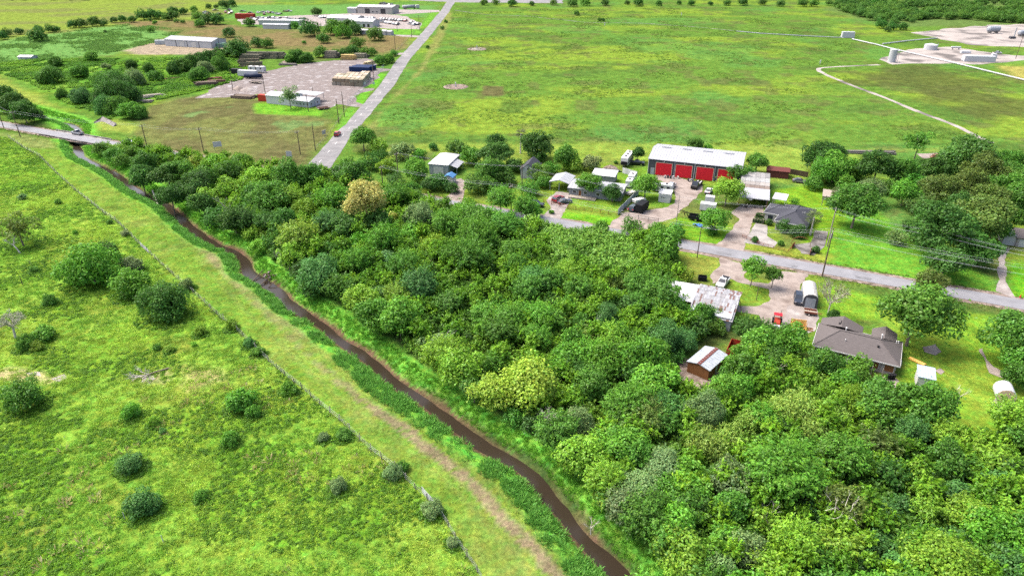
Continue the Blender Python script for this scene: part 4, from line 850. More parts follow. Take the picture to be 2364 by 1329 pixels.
pn, sn, cn = pasture(120000, 2, lambda x,y,r: fbm(x,y,.10,52,4)+r.normal(0,.03,len(x)) > .57, .6, 1.2, lambda x,y,r,m_: colmix((.070,.175,.011),(.125,.265,.013), r.random(m_)))
for tq in TREES:                                   # rank weeds round the foot of every pasture bush
    if in_poly(tq[2], past):
        nq = int(50*tq[1][2]); rq = np.random.default_rng(nq); aq = rq.uniform(0,6.28,nq); dq = tq[1][2]*rq.uniform(.55,1.35,nq)
        pn = np.concatenate([pn, np.stack([tq[2][0]+dq*np.cos(aq), tq[2][1]+dq*np.sin(aq), np.zeros(nq)],1)]); sn = np.concatenate([sn, rq.uniform(.6,1.5,nq)]); cn = np.concatenate([cn, colmix((.06,.155,.012),(.12,.27,.014), rq.random(nq))])
wd2 = scatter('pasture_weeds', 'dark leafy weed patches spreading through the near pasture', pn, sn*.45, cn, bushes, sn*.34, cat='weeds')
pn, sn, cn = pasture(6000, 3, lambda x,y,r: (fbm(x,y,.06,57,3) > .53) & (y < 115), 1.4, 2.6, lambda x,y,r,m_: colmix((.26,.27,.07),(.36,.31,.15), r.random(m_)))
scatter('straw_tussocks', 'pale straw-coloured grass tussocks dotted over the near pasture', pn, sn, cn, tufts, cat='grass')
# levee sward
x, y, rng = pts_in(levee, 130000, 9, .2); k = seen(x,y) & (line_d(x,y,CREEK) > 6.2) & (line_d(x,y,lvt) > 1.3) & (fbm(x,y,.35,36,3) > .46); x = x[k]; y = y[k]; m_ = len(x)
scatter('levee_grass', 'short mown grass on the bank between the fence and the creek', np.stack([x,y,np.zeros(m_)],1), rng.uniform(.35,.7,m_), colmix((.115,.205,.020),(.20,.265,.035), sstep(.4,.6,fbm(x,y,.12,36,4)))*rng.uniform(.8,1.15,(m_,1)), tufts, rng.uniform(.16,.34,m_), cat='grass')
# creek bank growth
rng = np.random.default_rng(77); B = []; Bs = []; Bc = []
cl = np.array([(p.x,p.y) for p in CREEK]); seg = np.linalg.norm(np.diff(cl,axis=0),axis=1); 
for i in range(len(seg)):
    if cl[i,1] > 345: continue
    n = int(seg[i]*30); t_ = rng.random(n); d = (cl[i+1]-cl[i])/seg[i]; nr = np.array([-d[1],d[0]])
    off = rng.uniform(2.0,5.0,n)*rng.choice([-1,1],n); off = np.where((off < 0) & (cl[i,1] < 118), off*1.45+.9, off)
    keepb = (off > 0) | (vnoise(cl[i,0]+d[0]*t_*seg[i], cl[i,1]+d[1]*t_*seg[i], .35, 5)+rng.normal(0,.15,n) > .38); off = off[keepb]; t_ = t_[keepb]; n = len(off)
    p = cl[i]+d*(t_*seg[i])[:,None]+nr*off[:,None]; B.append(p); left = off < 0
    Bs.append(np.where(left, rng.uniform(.55,1.15,n), rng.uniform(.3,.6,n)))
    Bc.append(np.where(left[:,None], colmix((.085,.25,.035),(.15,.36,.06), rng.random(n)), colmix((.09,.27,.022),(.14,.36,.030), rng.random(n))))
B = np.concatenate(B); Bs = np.concatenate(Bs); Bc = np.concatenate(Bc); k = seen(B[:,0],B[:,1]) & (line_d(B[:,0],B[:,1],[R0,R1]) > 4.6); B = B[k]; Bs = Bs[k]; Bc = Bc[k]
bz = ground_z(B[:,0],B[:,1]); k = bz > -1.75; B = B[k]; Bs = Bs[k]; Bc = Bc[k]; bz = bz[k]
scatter('bank_reeds', 'lush green weeds and reeds lining both banks of the creek', np.concatenate([B,bz[:,None]],1), Bs, Bc, reeds, cat='reeds')
# thicket undergrowth
x, y, rng = pts_in(THICKET, 32000, 5, 0.5); k = seen(x,y,80) & (line_d(x,y,CREEK) > 6.9); x = x[k]; y = y[k]; m_ = len(x); s_ = rng.uniform(.8,2.0,m_)
scatter('thicket_undergrowth', 'dark green brush and saplings filling the thicket floor under the trees', np.stack([x,y,s_*.5],1), s_, colmix((.080,.190,.022),(.148,.290,.028), sstep(.35,.65,fbm(x,y,.07,5,3)))*rng.uniform(.75,1.25,(m_,1)), bushes, s_*1.15, cat='undergrowth')
BAC = PL('1215,528 1300,538 1400,552 1470,575 1480,640 1430,660 1340,640 1270,600')
x, y, rng = pts_in(BAC, 4200, 6, 0.0); k = fbm(x,y,.25,14,3) > .40; x = x[k]; y = y[k]; m_ = len(x); s_ = .6+1.5*rng.random(m_)**2+.8*sstep(.5,.7,fbm(x,y,.2,15,3))
xs_, ys_, rs_ = pts_in(THICKET, 5200, 55, 1.5); k = seen(xs_,ys_,80) & (line_d(xs_,ys_,CREEK) > 8.5) & (poly_sd(xs_,ys_,BAC) < 1) & (np.hypot(xs_-GOLD.location.x, ys_-GOLD.location.y) > 9); xs_ = xs_[k]; ys_ = ys_[k]; ms2 = len(xs_); ss_ = rs_.uniform(1.0,2.1,ms2)
scatter('thicket_saplings', 'slender young growth poking up between the crowns of the thicket', np.stack([xs_,ys_,rs_.uniform(1.6,4.6,ms2)],1), ss_, colmix((.085,.215,.014),(.165,.330,.018), rs_.random(ms2)), saps, ss_*1.25, cat='saplings')
scatter('brush_field', 'pale green shrubby brush growing in knee-high mounds beside the road', np.stack([x,y,s_*.7],1), s_, colmix((.12,.26,.035),(.19,.36,.05), rng.random(m_)), bushes, s_*1.1, cat='brush')
# weeds in the far lots, verge growth, tall growth along the field fences
x, y, rng = pts_in(PL('-40,150 60,138 330,135 520,130 600,150 560,185 450,215 330,240 250,280 170,250 60,190 -40,160'), 60000, 7, 1); k = fbm(x,y,.13,8,3)+rng.normal(0,.1,len(x)) > .52; x = x[k]; y = y[k]; m_ = len(x); s_ = rng.uniform(.4,1.2,m_)
scatter('lot_weeds', 'deep green tangled weeds covering the vacant lot before the white warehouse', np.stack([x,y,s_*.2],1), s_, colmix((.075,.20,.014),(.15,.31,.022), sstep(.4,.6,fbm(x,y,.06,3,3))), bushes, s_*.7, cat='weeds')
fieldp = PL('870,300 1000,120 1050,22 1700,18 2000,70 1950,150 2100,260 2290,335 1900,345 1500,335 1000,335')
x, y, rng = pts_in(fieldp, 60000, 8, 1); k = fbm(x,y,.05,12,4)+rng.normal(0,.03,len(x)) > .57; x = x[k]; y = y[k]; m_ = len(x); s_ = rng.uniform(.35,.95,m_)
scatter('field_weeds', 'low weeds and coarse grass mottling the big open field', np.stack([x,y,np.zeros(m_)],1), s_, colmix((.075,.155,.022),(.14,.23,.028), rng.random(m_)), reeds, s_*.6, cat='weeds')
rng = np.random.default_rng(12); t_ = rng.random(5000); LN = (R1-R0).length; off = np.where(rng.random(5000) < .5, rng.uniform(3.4,5.2,5000), rng.uniform(-5.8,-3.6,5000)); base = np.array(R0)[None,:2]+np.array(rd)[None,:2]*(t_*LN)[:,None]+np.array(rn)[None,:2]*off[:,None]
k = seen(base[:,0],base[:,1]) & (line_d(base[:,0],base[:,1],CREEK) > 7) & ((base[:,0] > 66) | (base[:,0] < -10)); base = base[k]
keep = np.ones(len(base), bool)
for pl_ in ('1648,565 1716,580 1716,600 1660,590','2295,660 2350,680 2350,700 2295,690','1664,590 1712,600 1712,625 1664,615','1800,620 1865,630 1862,650 1800,640'): keep &= poly_sd(base[:,0],base[:,1],PL(pl_)) < .5
base = base[keep]; m_ = len(base); s_ = rng.uniform(.5,1.0,m_)
scatter('verge_grass', 'rough grass and weeds along both edges of the near road', np.concatenate([base,np.zeros((m_,1))],1), s_, colmix((.075,.13,.02),(.15,.19,.035), rng.random(m_)), tufts, cat='grass')
x, y, rng = pts_in(PL('-100,110 60,85 300,55 430,70 380,95 250,125 90,140 -100,160'), 30000, 17, 1); k = fbm(x,y,.05,18,3)+rng.normal(0,.08,len(x)) > .52; x = x[k]; y = y[k]; m_ = len(x); s_ = rng.uniform(.6,1.5,m_)
scatter('tall_weeds', 'pale green tall weeds waving on the far field behind the small shed', np.stack([x,y,np.zeros(m_)],1), s_, colmix((.09,.20,.04),(.16,.30,.06), rng.random(m_)), reeds, s_, cat='weeds')
# far wood
farforms = proto_coll('wood_crown', [crown_mesh('round', 2.2, 70, 'leaf_scatter', .6), crown_mesh('round', 2.2, 71, 'leaf_scatter', .6), crown_mesh('puffy', 2.2, 72, 'leaf_scatter', .6)])
WOOD = PL('1860,-8 2420,-30 2700,-10 2700,60 2420,58 2300,52 2150,44 2075,62 2000,46 1930,22')
x, y, rng = pts_in(WOOD, 5200, 10, 0); k = fbm(x,y,.012,4,3) > .40; x = x[k]; y = y[k]; m_ = len(x); s_ = rng.uniform(1.0,2.2,m_)
scatter('far_wood', 'dense far-off scrub wood at the top corner beyond the well pads', np.stack([x,y,s_*1.6],1), s_, colmix((.055,.15,.022),(.10,.21,.028), rng.random(m_)), farforms, s_*.9, cat='wood')
x, y, rng = pts_in(PL('-200,-14 1900,-30 1900,0 1100,-2 600,-2 -200,4'), 1600, 11, 0); k = fbm(x,y,.008,6,3) > .5; x = x[k]; y = y[k]; m_ = len(x); s_ = rng.uniform(1.0,2.0,m_)
scatter('far_treeline', 'thin distant tree belt along the top edge of the fields', np.stack([x,y,s_*1.6],1), s_, colmix((.05,.14,.022),(.09,.19,.028), rng.random(m_)), farforms, s_*.9, cat='tree belt')

# trees and bushes of the far belts, too many and too small to pick apart
mp_ = []; ms_ = []; mc_ = []
for q in MASS:
    for hz_ in range(3):
        p = P(q[0], q[1], 3.0 if hz_ == 0 else hk_); rr = q[2] if q[2] > 0 else -q[2]/scale_at(p.x, p.y, 3); hk_ = rr*.6 if q[5] else rr*.66
    mp_.append((p.x, p.y, hk_)); ms_.append(rr/2.2); mc_.append([v_*rnd(.85,1.15) for v_ in LC[q[4]]])
scatter('distant_trees', 'small trees and bushes of the hedgerows and belts around the far lots', np.array(mp_), np.array(ms_), np.array(mc_), farforms, cat='trees')
# ================================================================ BUILDINGS
def frame(A, B=None, ang=None):
    """local frame of a building: origin at its front left corner, x along the front"""
    return (Vector((A.x, A.y, 0)), ang if ang is not None else math.atan2(B.y-A.y, B.x-A.x))
def opening(root, name, face, L_, D_, u0, u1, z0, z1, matname, color=None, proud=.05, frame_mat=None, label=None, fw=.1, sill=False, panels=0, glass=None):
    """door or window set on a wall face: f front, b back, l left end, r right end"""
    def mk(u0, u1, z0, z1, p0, p1):
        mb = MB()
        if face == 'f': mb.box(u0,u1,-p1,-p0,z0,z1)
        elif face == 'b': mb.box(u0,u1,D_+p0,D_+p1,z0,z1)
        elif face == 'l': mb.box(-p1,-p0,u0,u1,z0,z1)
        else: mb.box(L_+p0,L_+p1,u0,u1,z0,z1)
        return mb
    o = mk(u0,u1,z0,z1,-.03,proud).build(name, matname, root, color=color)
    if frame_mat:
        mb = MB(); mb.M = None
        for a in ((u0-fw,u1+fw,z1,z1+fw),(u0-fw,u0,z0,z1),(u1,u1+fw,z0,z1)) + (((u0-fw,u1+fw,z0-fw,z0),) if sill else ()):
            q = mk(*a, -.03, proud+.03); mb.f += [[i+len(mb.v) for i in f] for f in q.f]; mb.v += q.v; mb.m += q.m
        mb.build('frame', frame_mat, o)
    if panels:
        for k in range(panels):
            za = z0+(z1-z0)*k/panels; mk(u0+.06,u1-.06,za+.03,za+(z1-z0)/panels-.03,proud-.01,proud+.025).build('door_panel', matname, o)
    if glass: mk(u0+.12,u1-.12,z0+.12,z1-.12,proud,proud+.012).build('pane', 'glass_dark', o)
    if label: o['label'] = label
    return o
def gable(name, label, A, L_, D_, h, rise, wall, roofm, ang=ROADA, ridge='x', over=.35, thick=.12, ribs=0, roof_color=None, wall_color=None, cat='building', vents=0, group=None, walls=True, sheets=None, trim=None):
    root = thing(name, label, cat, A, ang, group)
    mb = MB()
    if walls:
        if ridge == 'x':
            mb.hexa([(0,0,-.05),(L_,0,-.05),(L_,D_,-.05),(0,D_,-.05)], [(0,0,h),(L_,0,h),(L_,D_,h),(0,D_,h)])
            for x in (0, L_): 
                e = .002 if x == 0 else -.002
                mb.face([(x+e,0,h),(x+e,D_,h),(x+e,D_/2,h+rise)] if x == 0 else [(x+e,D_,h),(x+e,0,h),(x+e,D_/2,h+rise)])
        elif ridge == 'y':
            mb.hexa([(0,0,-.05),(L_,0,-.05),(L_,D_,-.05),(0,D_,-.05)], [(0,0,h),(L_,0,h),(L_,D_,h),(0,D_,h)])
            mb.face([(0,.002,h),(L_,.002,h),(L_/2,.002,h+rise)]); mb.face([(L_,D_-.002,h),(0,D_-.002,h),(L_/2,D_-.002,h+rise)])
        else:      # flat / mono: back edge higher by rise
            mb.hexa([(0,0,-.05),(L_,0,-.05),(L_,D_,-.05),(0,D_,-.05)], [(0,0,h),(L_,0,h),(L_,D_,h+rise),(0,D_,h+rise)])
        mb.build('wall', wall, root, color=wall_color)
    roofs = []
    def slab(q, nm='roof'):
        m2 = MB(); m2.hexa([Vector(p) for p in q], [Vector(p)+Vector((0,0,thick)) for p in q]); r_ = m2.build(nm, roofm, root, color=roof_color); roofs.append(r_); return r_
    s_ = rise/(D_/2 if ridge == 'x' else (L_/2 if ridge == 'y' else D_)); e = .03
    if ridge == 'x':
        slab([(-over,-over,h-over*s_+e),(L_+over,-over,h-over*s_+e),(L_+over,D_/2,h+rise+e),(-over,D_/2,h+rise+e)])
        slab([(-over,D_/2,h+rise+e),(L_+over,D_/2,h+rise+e),(L_+over,D_+over,h-over*s_+e),(-over,D_+over,h-over*s_+e)])
    elif ridge == 'y':
        slab([(-over,-over,h-over*s_+e),(L_/2,-over,h+rise+e),(L_/2,D_+over,h+rise+e),(-over,D_+over,h-over*s_+e)])
        slab([(L_/2,-over,h+rise+e),(L_+over,-over,h-over*s_+e),(L_+over,D_+over,h-over*s_+e),(L_/2,D_+over,h+rise+e)])
    else: slab([(-over,-over,h-over*s_+e),(L_+over,-over,h-over*s_+e),(L_+over,D_+over,h+rise+over*s_+e),(-over,D_+over,h+rise+over*s_+e)])
    if ribs:
        for ri, r_ in enumerate(roofs):
            m2 = MB(); n = ribs if ridge != 'y' else max(4, ribs//2)
            for k in range(n+1):
                if ridge == 'x':
                    x = -over+.05+(L_+2*over-.1)*k/n; ya, yb = ((-over+.02, D_/2-.02) if ri == 0 else (D_/2+.02, D_+over-.02))
                    z = lambda y: h+e+thick+(rise-abs(y-D_/2)*s_)
                    q = [(x-.03,ya,z(ya)),(x+.03,ya,z(ya)),(x+.03,yb,z(yb)),(x-.03,yb,z(yb))]
                elif ridge == 'y':
                    y = -over+.05+(D_+2*over-.1)*k/n; xa, xb = ((-over+.02, L_/2-.02) if ri == 0 else (L_/2+.02, L_+over-.02))
                    z = lambda x: h+e+thick+(rise-abs(x-L_/2)*s_)
                    q = [(xa,y-.03,z(xa)),(xb,y-.03,z(xb)),(xb,y+.03,z(xb)),(xa,y+.03,z(xa))]
                else:
                    x = -over+.05+(L_+2*over-.1)*k/n; ya, yb = -over+.02, D_+over-.02; z = lambda y: h+e+thick+y*s_
                    q = [(x-.03,ya,z(ya)),(x+.03,ya,z(ya)),(x+.03,yb,z(yb)),(x-.03,yb,z(yb))]
                m2.hexa([Vector(p)-Vector((0,0,.02)) for p in q], [Vector(p)+Vector((0,0,.045)) for p in q])
            o = m2.build('seams', roofm, r_, color=roof_color); o['kind'] = 'stuff'
    for k in range(vents):
        m2 = MB(); x = L_*(k+.6)/(vents+.3); m2.box(x-1.6,x+1.6,D_/2-.32,D_/2+.32,h+rise+thick,h+rise+thick+.38,0,.1,.12); m2.build('ridge_vent', roofm, root, color=roof_color)
    if trim:
        m2 = MB()
        for x in (0, L_):
            for y in (0, D_): m2.box(x-.09,x+.09,y-.09,y+.09,0,h-.02)
        m2.build('corner_trim', trim, root)
    return root
# ---- 1 red-door workshop
A = Q(6,1300,385); ang = math.radians(-20.5); Lw = 30.2; Dw = 18.5
ws = gable('workshop', 'charcoal metal workshop with four red roll-up doors and a white roof', A, Lw, Dw, 5.35, 1.55, 'metal_dark', 'metal_roof', ang, 'x', .3, ribs=34, vents=4, trim='trim_white')
for k, (a, b) in enumerate(((.085,.262),(.305,.483),(.532,.712),(.762,.942))):
    opening(ws, 'roll_up_door', 'f', Lw, Dw, a*Lw, b*Lw, .05, 4.35, 'red_door', frame_mat='trim_tan', panels=7, proud=.06, fw=.16)
opening(ws, 'side_door', 'f', Lw, Dw, 1.0, 2.0, .05, 2.2, 'metal_grey', frame_mat='trim_white')
for k, x in enumerate((8.8, 15.4, 22.0)):
    m2 = MB(); m2.box(x-.08,x+.08,-.14,-.04,.05,5.2); m2.build('downspout' , 'trim_white' if k == 1 else 'metal_grey', ws)
for k, x in enumerate((5.2,12.0,18.7,25.6)):
    m2 = MB(); m2.box(x-.16,x+.16,-.3,-.06,4.72,4.95); m2.build('wall_lamp', 'trim_white', ws)
# ---- 2 timber yard office: long white shed with a lower office end
A = Q(2,630,855); of = gable('yard_office', 'long white metal office and store at the timber yard front', A, 14.5, 9, 3.8, 1.1, 'metal_white', 'roof_bright', math.radians(-22), 'x', .25, ribs=14)
q = Vector((math.cos(math.radians(-22)), math.sin(math.radians(-22)), 0)); A2 = A+q*14.55
o2 = gable('office_wing', 'low white office wing with rust-streaked roof and small windows', A2, 10.2, 8.6, 2.75, .95, 'metal_white', 'metal_white', math.radians(-22), 'x', .4, ribs=12)
for k in range(5): opening(o2, 'window', 'f', 10.2, 8.6, .7+k*2.0, 1.6+k*2.0, .95, 1.9, 'trim_white', glass=True, sill=True)
for k in range(2): opening(o2, 'window', 'r', 10.2, 8.6, 1.2+k*4.6, 2.2+k*4.6, .95, 1.9, 'trim_white', glass=True)
opening(o2, 'door', 'r', 10.2, 8.6, 3.6, 4.6, .05, 2.1, 'metal_grey', frame_mat='trim_white')
opening(of, 'bay_door', 'b', 14.5, 9, 3, 8, .05, 3.3, 'metal_grey', frame_mat='trim_white')
cp = gable('yard_canopy', 'open white canopy behind the timber yard office', A+q*9+Vector((-q.y,q.x,0))*9.6, 13, 6, 3.4, .25, 'metal_white', 'roof_bright', math.radians(-22), 'm', .2, ribs=10, walls=False)
for x in (.2,6.5,12.8):
    for y in (.2,5.8): m2 = MB(); m2.box(x-.08,x+.08,y-.08,y+.08,0,3.4+.04*y); m2.build('post','metal_grey',cp)
# ---- 3 white warehouse far left
A = Q(1,1495,415); wh = gable('warehouse', 'white metal warehouse with two roll doors on the far dirt lot', A, 40, 15, 4.4, 1.5, 'metal_white', 'metal_roof', math.radians(-18), 'x', .3, ribs=26)
for a in (12.5, 22.5): opening(wh, 'roll_door', 'f', 40, 15, a, a+4.2, .05, 3.6, 'trim_white', frame_mat='metal_grey', panels=5)
for k, x in enumerate((9.5,19.0,29.0,39.9)): m2 = MB(); m2.box(x-.12,x+.12,-.2,-.04,.05,4.2); m2.build('downspout','metal_dark',wh)
q18 = Vector((math.cos(math.radians(-18)), math.sin(math.radians(-18)), 0))
gc = MB(); gc.box(0,6,0,2.6,.1,2.8); o = tag(gc.build('shipping_container','panel',None,A+q18*41.5+Vector((1,3,0)),(0,0,math.radians(40)),color=(.25,.42,.33)),'pale green shipping container at the end of the white warehouse','container')
gc = MB(); gc.box(0,9,0,2.6,.1,2.9); tag(gc.build('shipping_container','panel',None,A-q18*10+Vector((0,1.5,0)),(0,0,math.radians(10)),color=(.62,.68,.70)),'white box container beside the white warehouse left end','container')
sh = gable('hay_shed','small white-roofed shed alone in the far weedy field',Q(1,165,540),9,6,1.6,.8,'metal_white','roof_bright',math.radians(-5),'x',.3)
# ---- 4 far car dealer buildings
def far_bld(r, x, y, L_, D_, h, rise, label, ang=-18, roofm='roof_bright', wall='siding_white', doors=(), wins=(), ridge='x', name='far_building'):
    b_ = gable(name, label, Q(r,x,y), L_, D_, h, rise, wall, roofm, math.radians(ang), ridge, .4)
    for a, w_, hh in doors: opening(b_,'door','f',L_,D_,a,a+w_,.05,hh,'glass_dark')
    for a, w_ in wins: opening(b_,'window','f',L_,D_,a,a+w_,1.2,2.4,'trim_white',glass=True)
    return b_
far_bld(2,1380,112,36,18,6.0,1.2,'long cream repair shop with dark bays at the far road',-12,'roof_bright','siding',((8,5,4.5),(24,5,4.5)),((15,2),(19,2)))
far_bld(2,1298,110,9,9,4.4,.6,'white annex at the end of the cream repair shop',-12,'roof_bright','siding_white')
far_bld(2,1130,200,28,16,5,1.6,'white dealer workshop behind the dark far trees',-14,'roof_bright','siding_white')
far_bld(2,1290,222,24,14,4.5,1.5,'white dealer showroom with open porch at the far lot',-14,'roof_bright','siding_white',((15,2,2.6),(19,2,2.6)),((3,2),(7,2),(11,2)))
far_bld(2,1400,285,22,6,3,.6,'long white mobile home behind the roadside tree',-16,'roof_bright','siding_white',(),((2,1.5),(6,1.5),(10,1.5)))
far_bld(2,1590,292,7,5,2.8,.6,'small white hut at the end of the mobile home',-16,'roof_bright','siding_white')
far_bld(2,565,205,38,9,3.6,.5,'long low white canopy shed in the salvage lot',-8,'roof_bright','siding_white')
far_bld(2,600,240,22,6,3.4,.4,'low white shed in front of the salvage lot canopy',-8,'metal_white','siding_white')
gc = MB(); gc.box(0,18,0,4,.1,4.4); tag(gc.build('shipping_container','rusty_red',None,Q(2,370,158),(0,0,math.radians(-8))),'rust red shipping container beside the salvage rows','container')
# ---- 5 small places among the oaks
A = Q(5,1210,505); hs_ = thing('metal_shed','white hip-roofed metal shed among the roadside trees','shed',A,math.radians(-14)); mb = MB(); L_, D_, h = 6.8, 12.5, 3.6
mb.box(0,L_,0,D_,0,h); mb.build('wall','metal_grey',hs_); mb = MB(); o_ = .3
mb.face([(-o_,-o_,h+.02),(L_+o_,-o_,h+.02),(L_/2,2.8,h+1.3)]); mb.face([(L_+o_,-o_,h+.02),(L_+o_,D_+o_,h+.02),(L_/2,D_-2.8,h+1.3),(L_/2,2.8,h+1.3)])
mb.face([(L_+o_,D_+o_,h+.02),(-o_,D_+o_,h+.02),(L_/2,D_-2.8,h+1.3)]); mb.face([(-o_,D_+o_,h+.02),(-o_,-o_,h+.02),(L_/2,2.8,h+1.3),(L_/2,D_-2.8,h+1.3)])
mb.face([(-o_,-o_,h+.01),(-o_,D_+o_,h+.01),(L_+o_,D_+o_,h+.01),(L_+o_,-o_,h+.01)]); mb.build('roof','roof_bright',hs_)
opening(hs_,'roll_door','f',L_,D_,1.6,5.2,.05,2.9,'trim_white',frame_mat='metal_grey',panels=4); opening(hs_,'window','r',L_,D_,4,5,1.3,2.2,'metal_dark')
def carport(name, label, A, L_, D_, h, rise, roofm, ang, ridge='x', postm='metal_grey', arch=False, ribs=8):
    c_ = gable(name, label, A, L_, D_, h, rise, 'metal_grey', roofm, ang, ridge, .25, ribs=ribs, walls=False, cat='carport')
    for x in (.1, L_/2, L_-.1):
        for y in (.1, D_-.1): m2 = MB(); m2.box(x-.07,x+.07,y-.07,y+.07,0,h); m2.build('post', postm, c_)
    return c_
carport('carport','white gabled carport beside the white hip-roofed shed',Q(5,1330,500),5.5,7,2.3,.9,'metal_roof',math.radians(-14),'y')
bs = gable('garden_shed','small white shed with a blue roof beside the dirt drive',Q(5,1352,600),3.0,3.4,2.3,.7,'siding_white','panel',math.radians(-14),'y',.2,roof_color=(.10,.27,.55)); opening(bs,'door','r',3.0,3.4,.9,1.9,.05,1.9,'trim_white',frame_mat='metal_grey')
ct = gable('cottage','white board cottage with a dark steep roof under the oaks',Q(5,2085,545),5.2,8,3.1,2.0,'siding_white','shingle_dark',math.radians(-14),'y',.35)
opening(ct,'window','r',5.2,8,2,3,1.2,2.3,'glass_dark',frame_mat='trim_white'); opening(ct,'window','r',5.2,8,5,6,1.2,2.3,'glass_dark',frame_mat='trim_white'); opening(ct,'window','f',5.2,8,2.2,3.0,3.1,4.1,'glass_dark',frame_mat='trim_white')
carport('carport','weathered white gabled carport at the head of the driveway',Q(6,230,560),6.2,8,2.7,.9,'metal_roof',math.radians(-19),'y')
gh = gable('grey_house','low grey house with long pale metal roof behind its front tree',Q(6,440,620),16.5,8.5,2.6,.55,'siding_grey','metal_roof',math.radians(-19),'x',.45,ribs=18)
for a in (1.2,4.6,8.6,12.4): opening(gh,'window','f',16.5,8.5,a,a+1.3,.9,2.0,'trim_white',glass=True)
opening(gh,'door','f',16.5,8.5,3.1,4.0,.05,2.05,'wood_brown',frame_mat='trim_white')
m2 = MB(); m2.box(.4,9,-2.4,-.02,.0,.45); m2.build('porch','wood_grey',gh)
far_g = gable('grey_outbuilding','bright white-roofed lean-to behind the grey house',Q(6,690,470),7.5,5,2.4,.5,'siding_grey','roof_bright',math.radians(-19),'m',.3,ribs=8)
kk = gable('kiosk','small white flat-roofed kiosk with a dark slot on the gravel drive',Q(6,1415,690),3.5,3.6,2.75,.12,'siding_white','roof_bright',math.radians(-21),'m',.22,ribs=0); opening(kk,'serving_slot','f',3.5,3.6,.7,2.0,1.55,1.75,'black',frame_mat='trim_white'); opening(kk,'door','r',3.5,3.6,1.2,2.2,.05,2.0,'trim_white',frame_mat='metal_grey')
# ---- 6 slate-roofed house with the long carport building
def long_bld():
    A = Q(7,475,680,3); a_ = math.radians(-19); A = Vector((A.x,A.y,0)); L_, D_ = 8.2, 24.0
    g_ = gable('long_outbuilding','long weathered metal outbuilding with an open carport mouth',A,L_,D_,3.0,.3,'siding_grey','metal_roof',a_,'m',.05,ribs=0,walls=False)
    for o in list(g_.children): bpy.data.objects.remove(o, do_unlink=True)
    mb = MB(); mb.box(0,.15,8.5,D_,0,2.9); mb.box(L_-.15,L_,2.2,D_,0,2.9); mb.box(0,L_,D_-.15,D_,0,2.95); mb.box(.15,L_-.15,9,9.15,0,2.85); mb.build('wall','metal_grey',g_)
    mb = MB(); mb.hexa([(-.4,-.4,2.95),(L_+.4,-.4,2.95),(L_+.4,8.4,3.15),(-.4,8.4,3.15)],[(-.4,-.4,3.08),(L_+.4,-.4,3.08),(L_+.4,8.4,3.28),(-.4,8.4,3.28)]); mb.build('carport_roof','metal_roof',g_)
    for k, (y0,y1,c_) in enumerate(((8.4,11.4,(.30,.24,.20)),(11.4,14.6,(.42,.39,.36)),(14.6,19,(.50,.50,.49)),(19,24.3,(.40,.39,.38)))):
        for j in range(6):
            mb = MB(); x0 = -.3+(L_+.6)*j/6; mb.box(x0+.02,x0+(L_+.6)/6-.02,y0,y1+.1,3.16+.07*k+.02*(j % 2),3.24+.07*k+.02*(j % 2)); mb.build('roof_sheet','panel',g_,color=shade(c_,.75,1.15))
    mb = MB(); mb.box(-.45,L_+.45,-.52,-.4,2.85,3.12); mb.build('fascia','trim_white',g_)
    for x in (.1, L_-.1): mb = MB(); mb.box(x-.09,x+.09,0,.18,0,2.95); mb.build('post','rust',g_)
    mb = MB(); mb.box(2.8,3.7,-.56,-.52,2.4,2.8); mb.build('notice','trim_white',g_)
    return g_, A, a_
lb_, lbA, lba = long_bld()
rb = gable('red_roof_shed','dull red-roofed shed behind the long outbuilding',Q(7,745,480),7,4.5,2.4,.7,'wood_red','wood_red',math.radians(-19),'x',.3)
h2 = thing('slate_roof_house','grey cottage with a dark slate-coloured hipped roof by the road','house',Q(7,735,940),math.radians(-28)); 
# house: main hip block, front gable wing, built in its own frame
def hip(root, x0, x1, y0, y1, h, rise, roofm, over=.45, mi='roof', gx=(0,0)):
    """hip roof over a rectangle; gx=(left,right): 1 makes that end a gable"""
    mb = MB(); w_ = (y1-y0)/2+over; s_ = rise/w_; X0, X1, Y0, Y1 = x0-over, x1+over, y0-over, y1+over; ym = (y0+y1)/2
    ra = X0 if gx[0] else X0+w_*.85; rb_ = X1 if gx[1] else X1-w_*.85
    e = [(X0,Y0,h),(X1,Y0,h),(X1,Y1,h),(X0,Y1,h)]; r_ = [(ra,ym,h+rise),(rb_,ym,h+rise)]
    mb.face([e[0],e[1],r_[1],r_[0]]); mb.face([e[2],e[3],r_[0],r_[1]]); mb.face([e[1],e[2],r_[1]]); mb.face([e[3],e[0],r_[0]]); mb.face(e[::-1])
    o = mb.build(mi, roofm, root)
    m2 = MB()
    for a, b_ in ((e[0],r_[0]),(e[3],r_[0]),(e[1],r_[1]),(e[2],r_[1]),(r_[0],r_[1])): m2.tube(Vector(a)+Vector((0,0,.03)),Vector(b_)+Vector((0,0,.03)),.09,n=4)
    m2.build('ridge_cap', roofm, o)
    m2 = MB(); t_ = .07
    m2.box(X0,X1,Y0-t_,Y0,h-.2,h+.01); m2.box(X0,X1,Y1,Y1+t_,h-.2,h+.01); m2.box(X0-t_,X0,Y0,Y1,h-.2,h+.01); m2.box(X1,X1+t_,Y0,Y1,h-.2,h+.01); m2.build('fascia','trim_white',o)
    return o
def walls_box(root, x0, x1, y0, y1, h, m_, nm='wall'):
    mb = MB(); mb.box(x0,x1,y0,y1,-.05,h); return mb.build(nm, m_, root)
c0 = Vector((73.5,176.6,0)); h2.location = c0; h2.rotation_euler = (0,0,math.radians(-32))
walls_box(h2,0,7.6,0,13.5,2.75,'siding'); walls_box(h2,-4.2,.3,5.0,12.5,2.72,'siding','wing_wall')
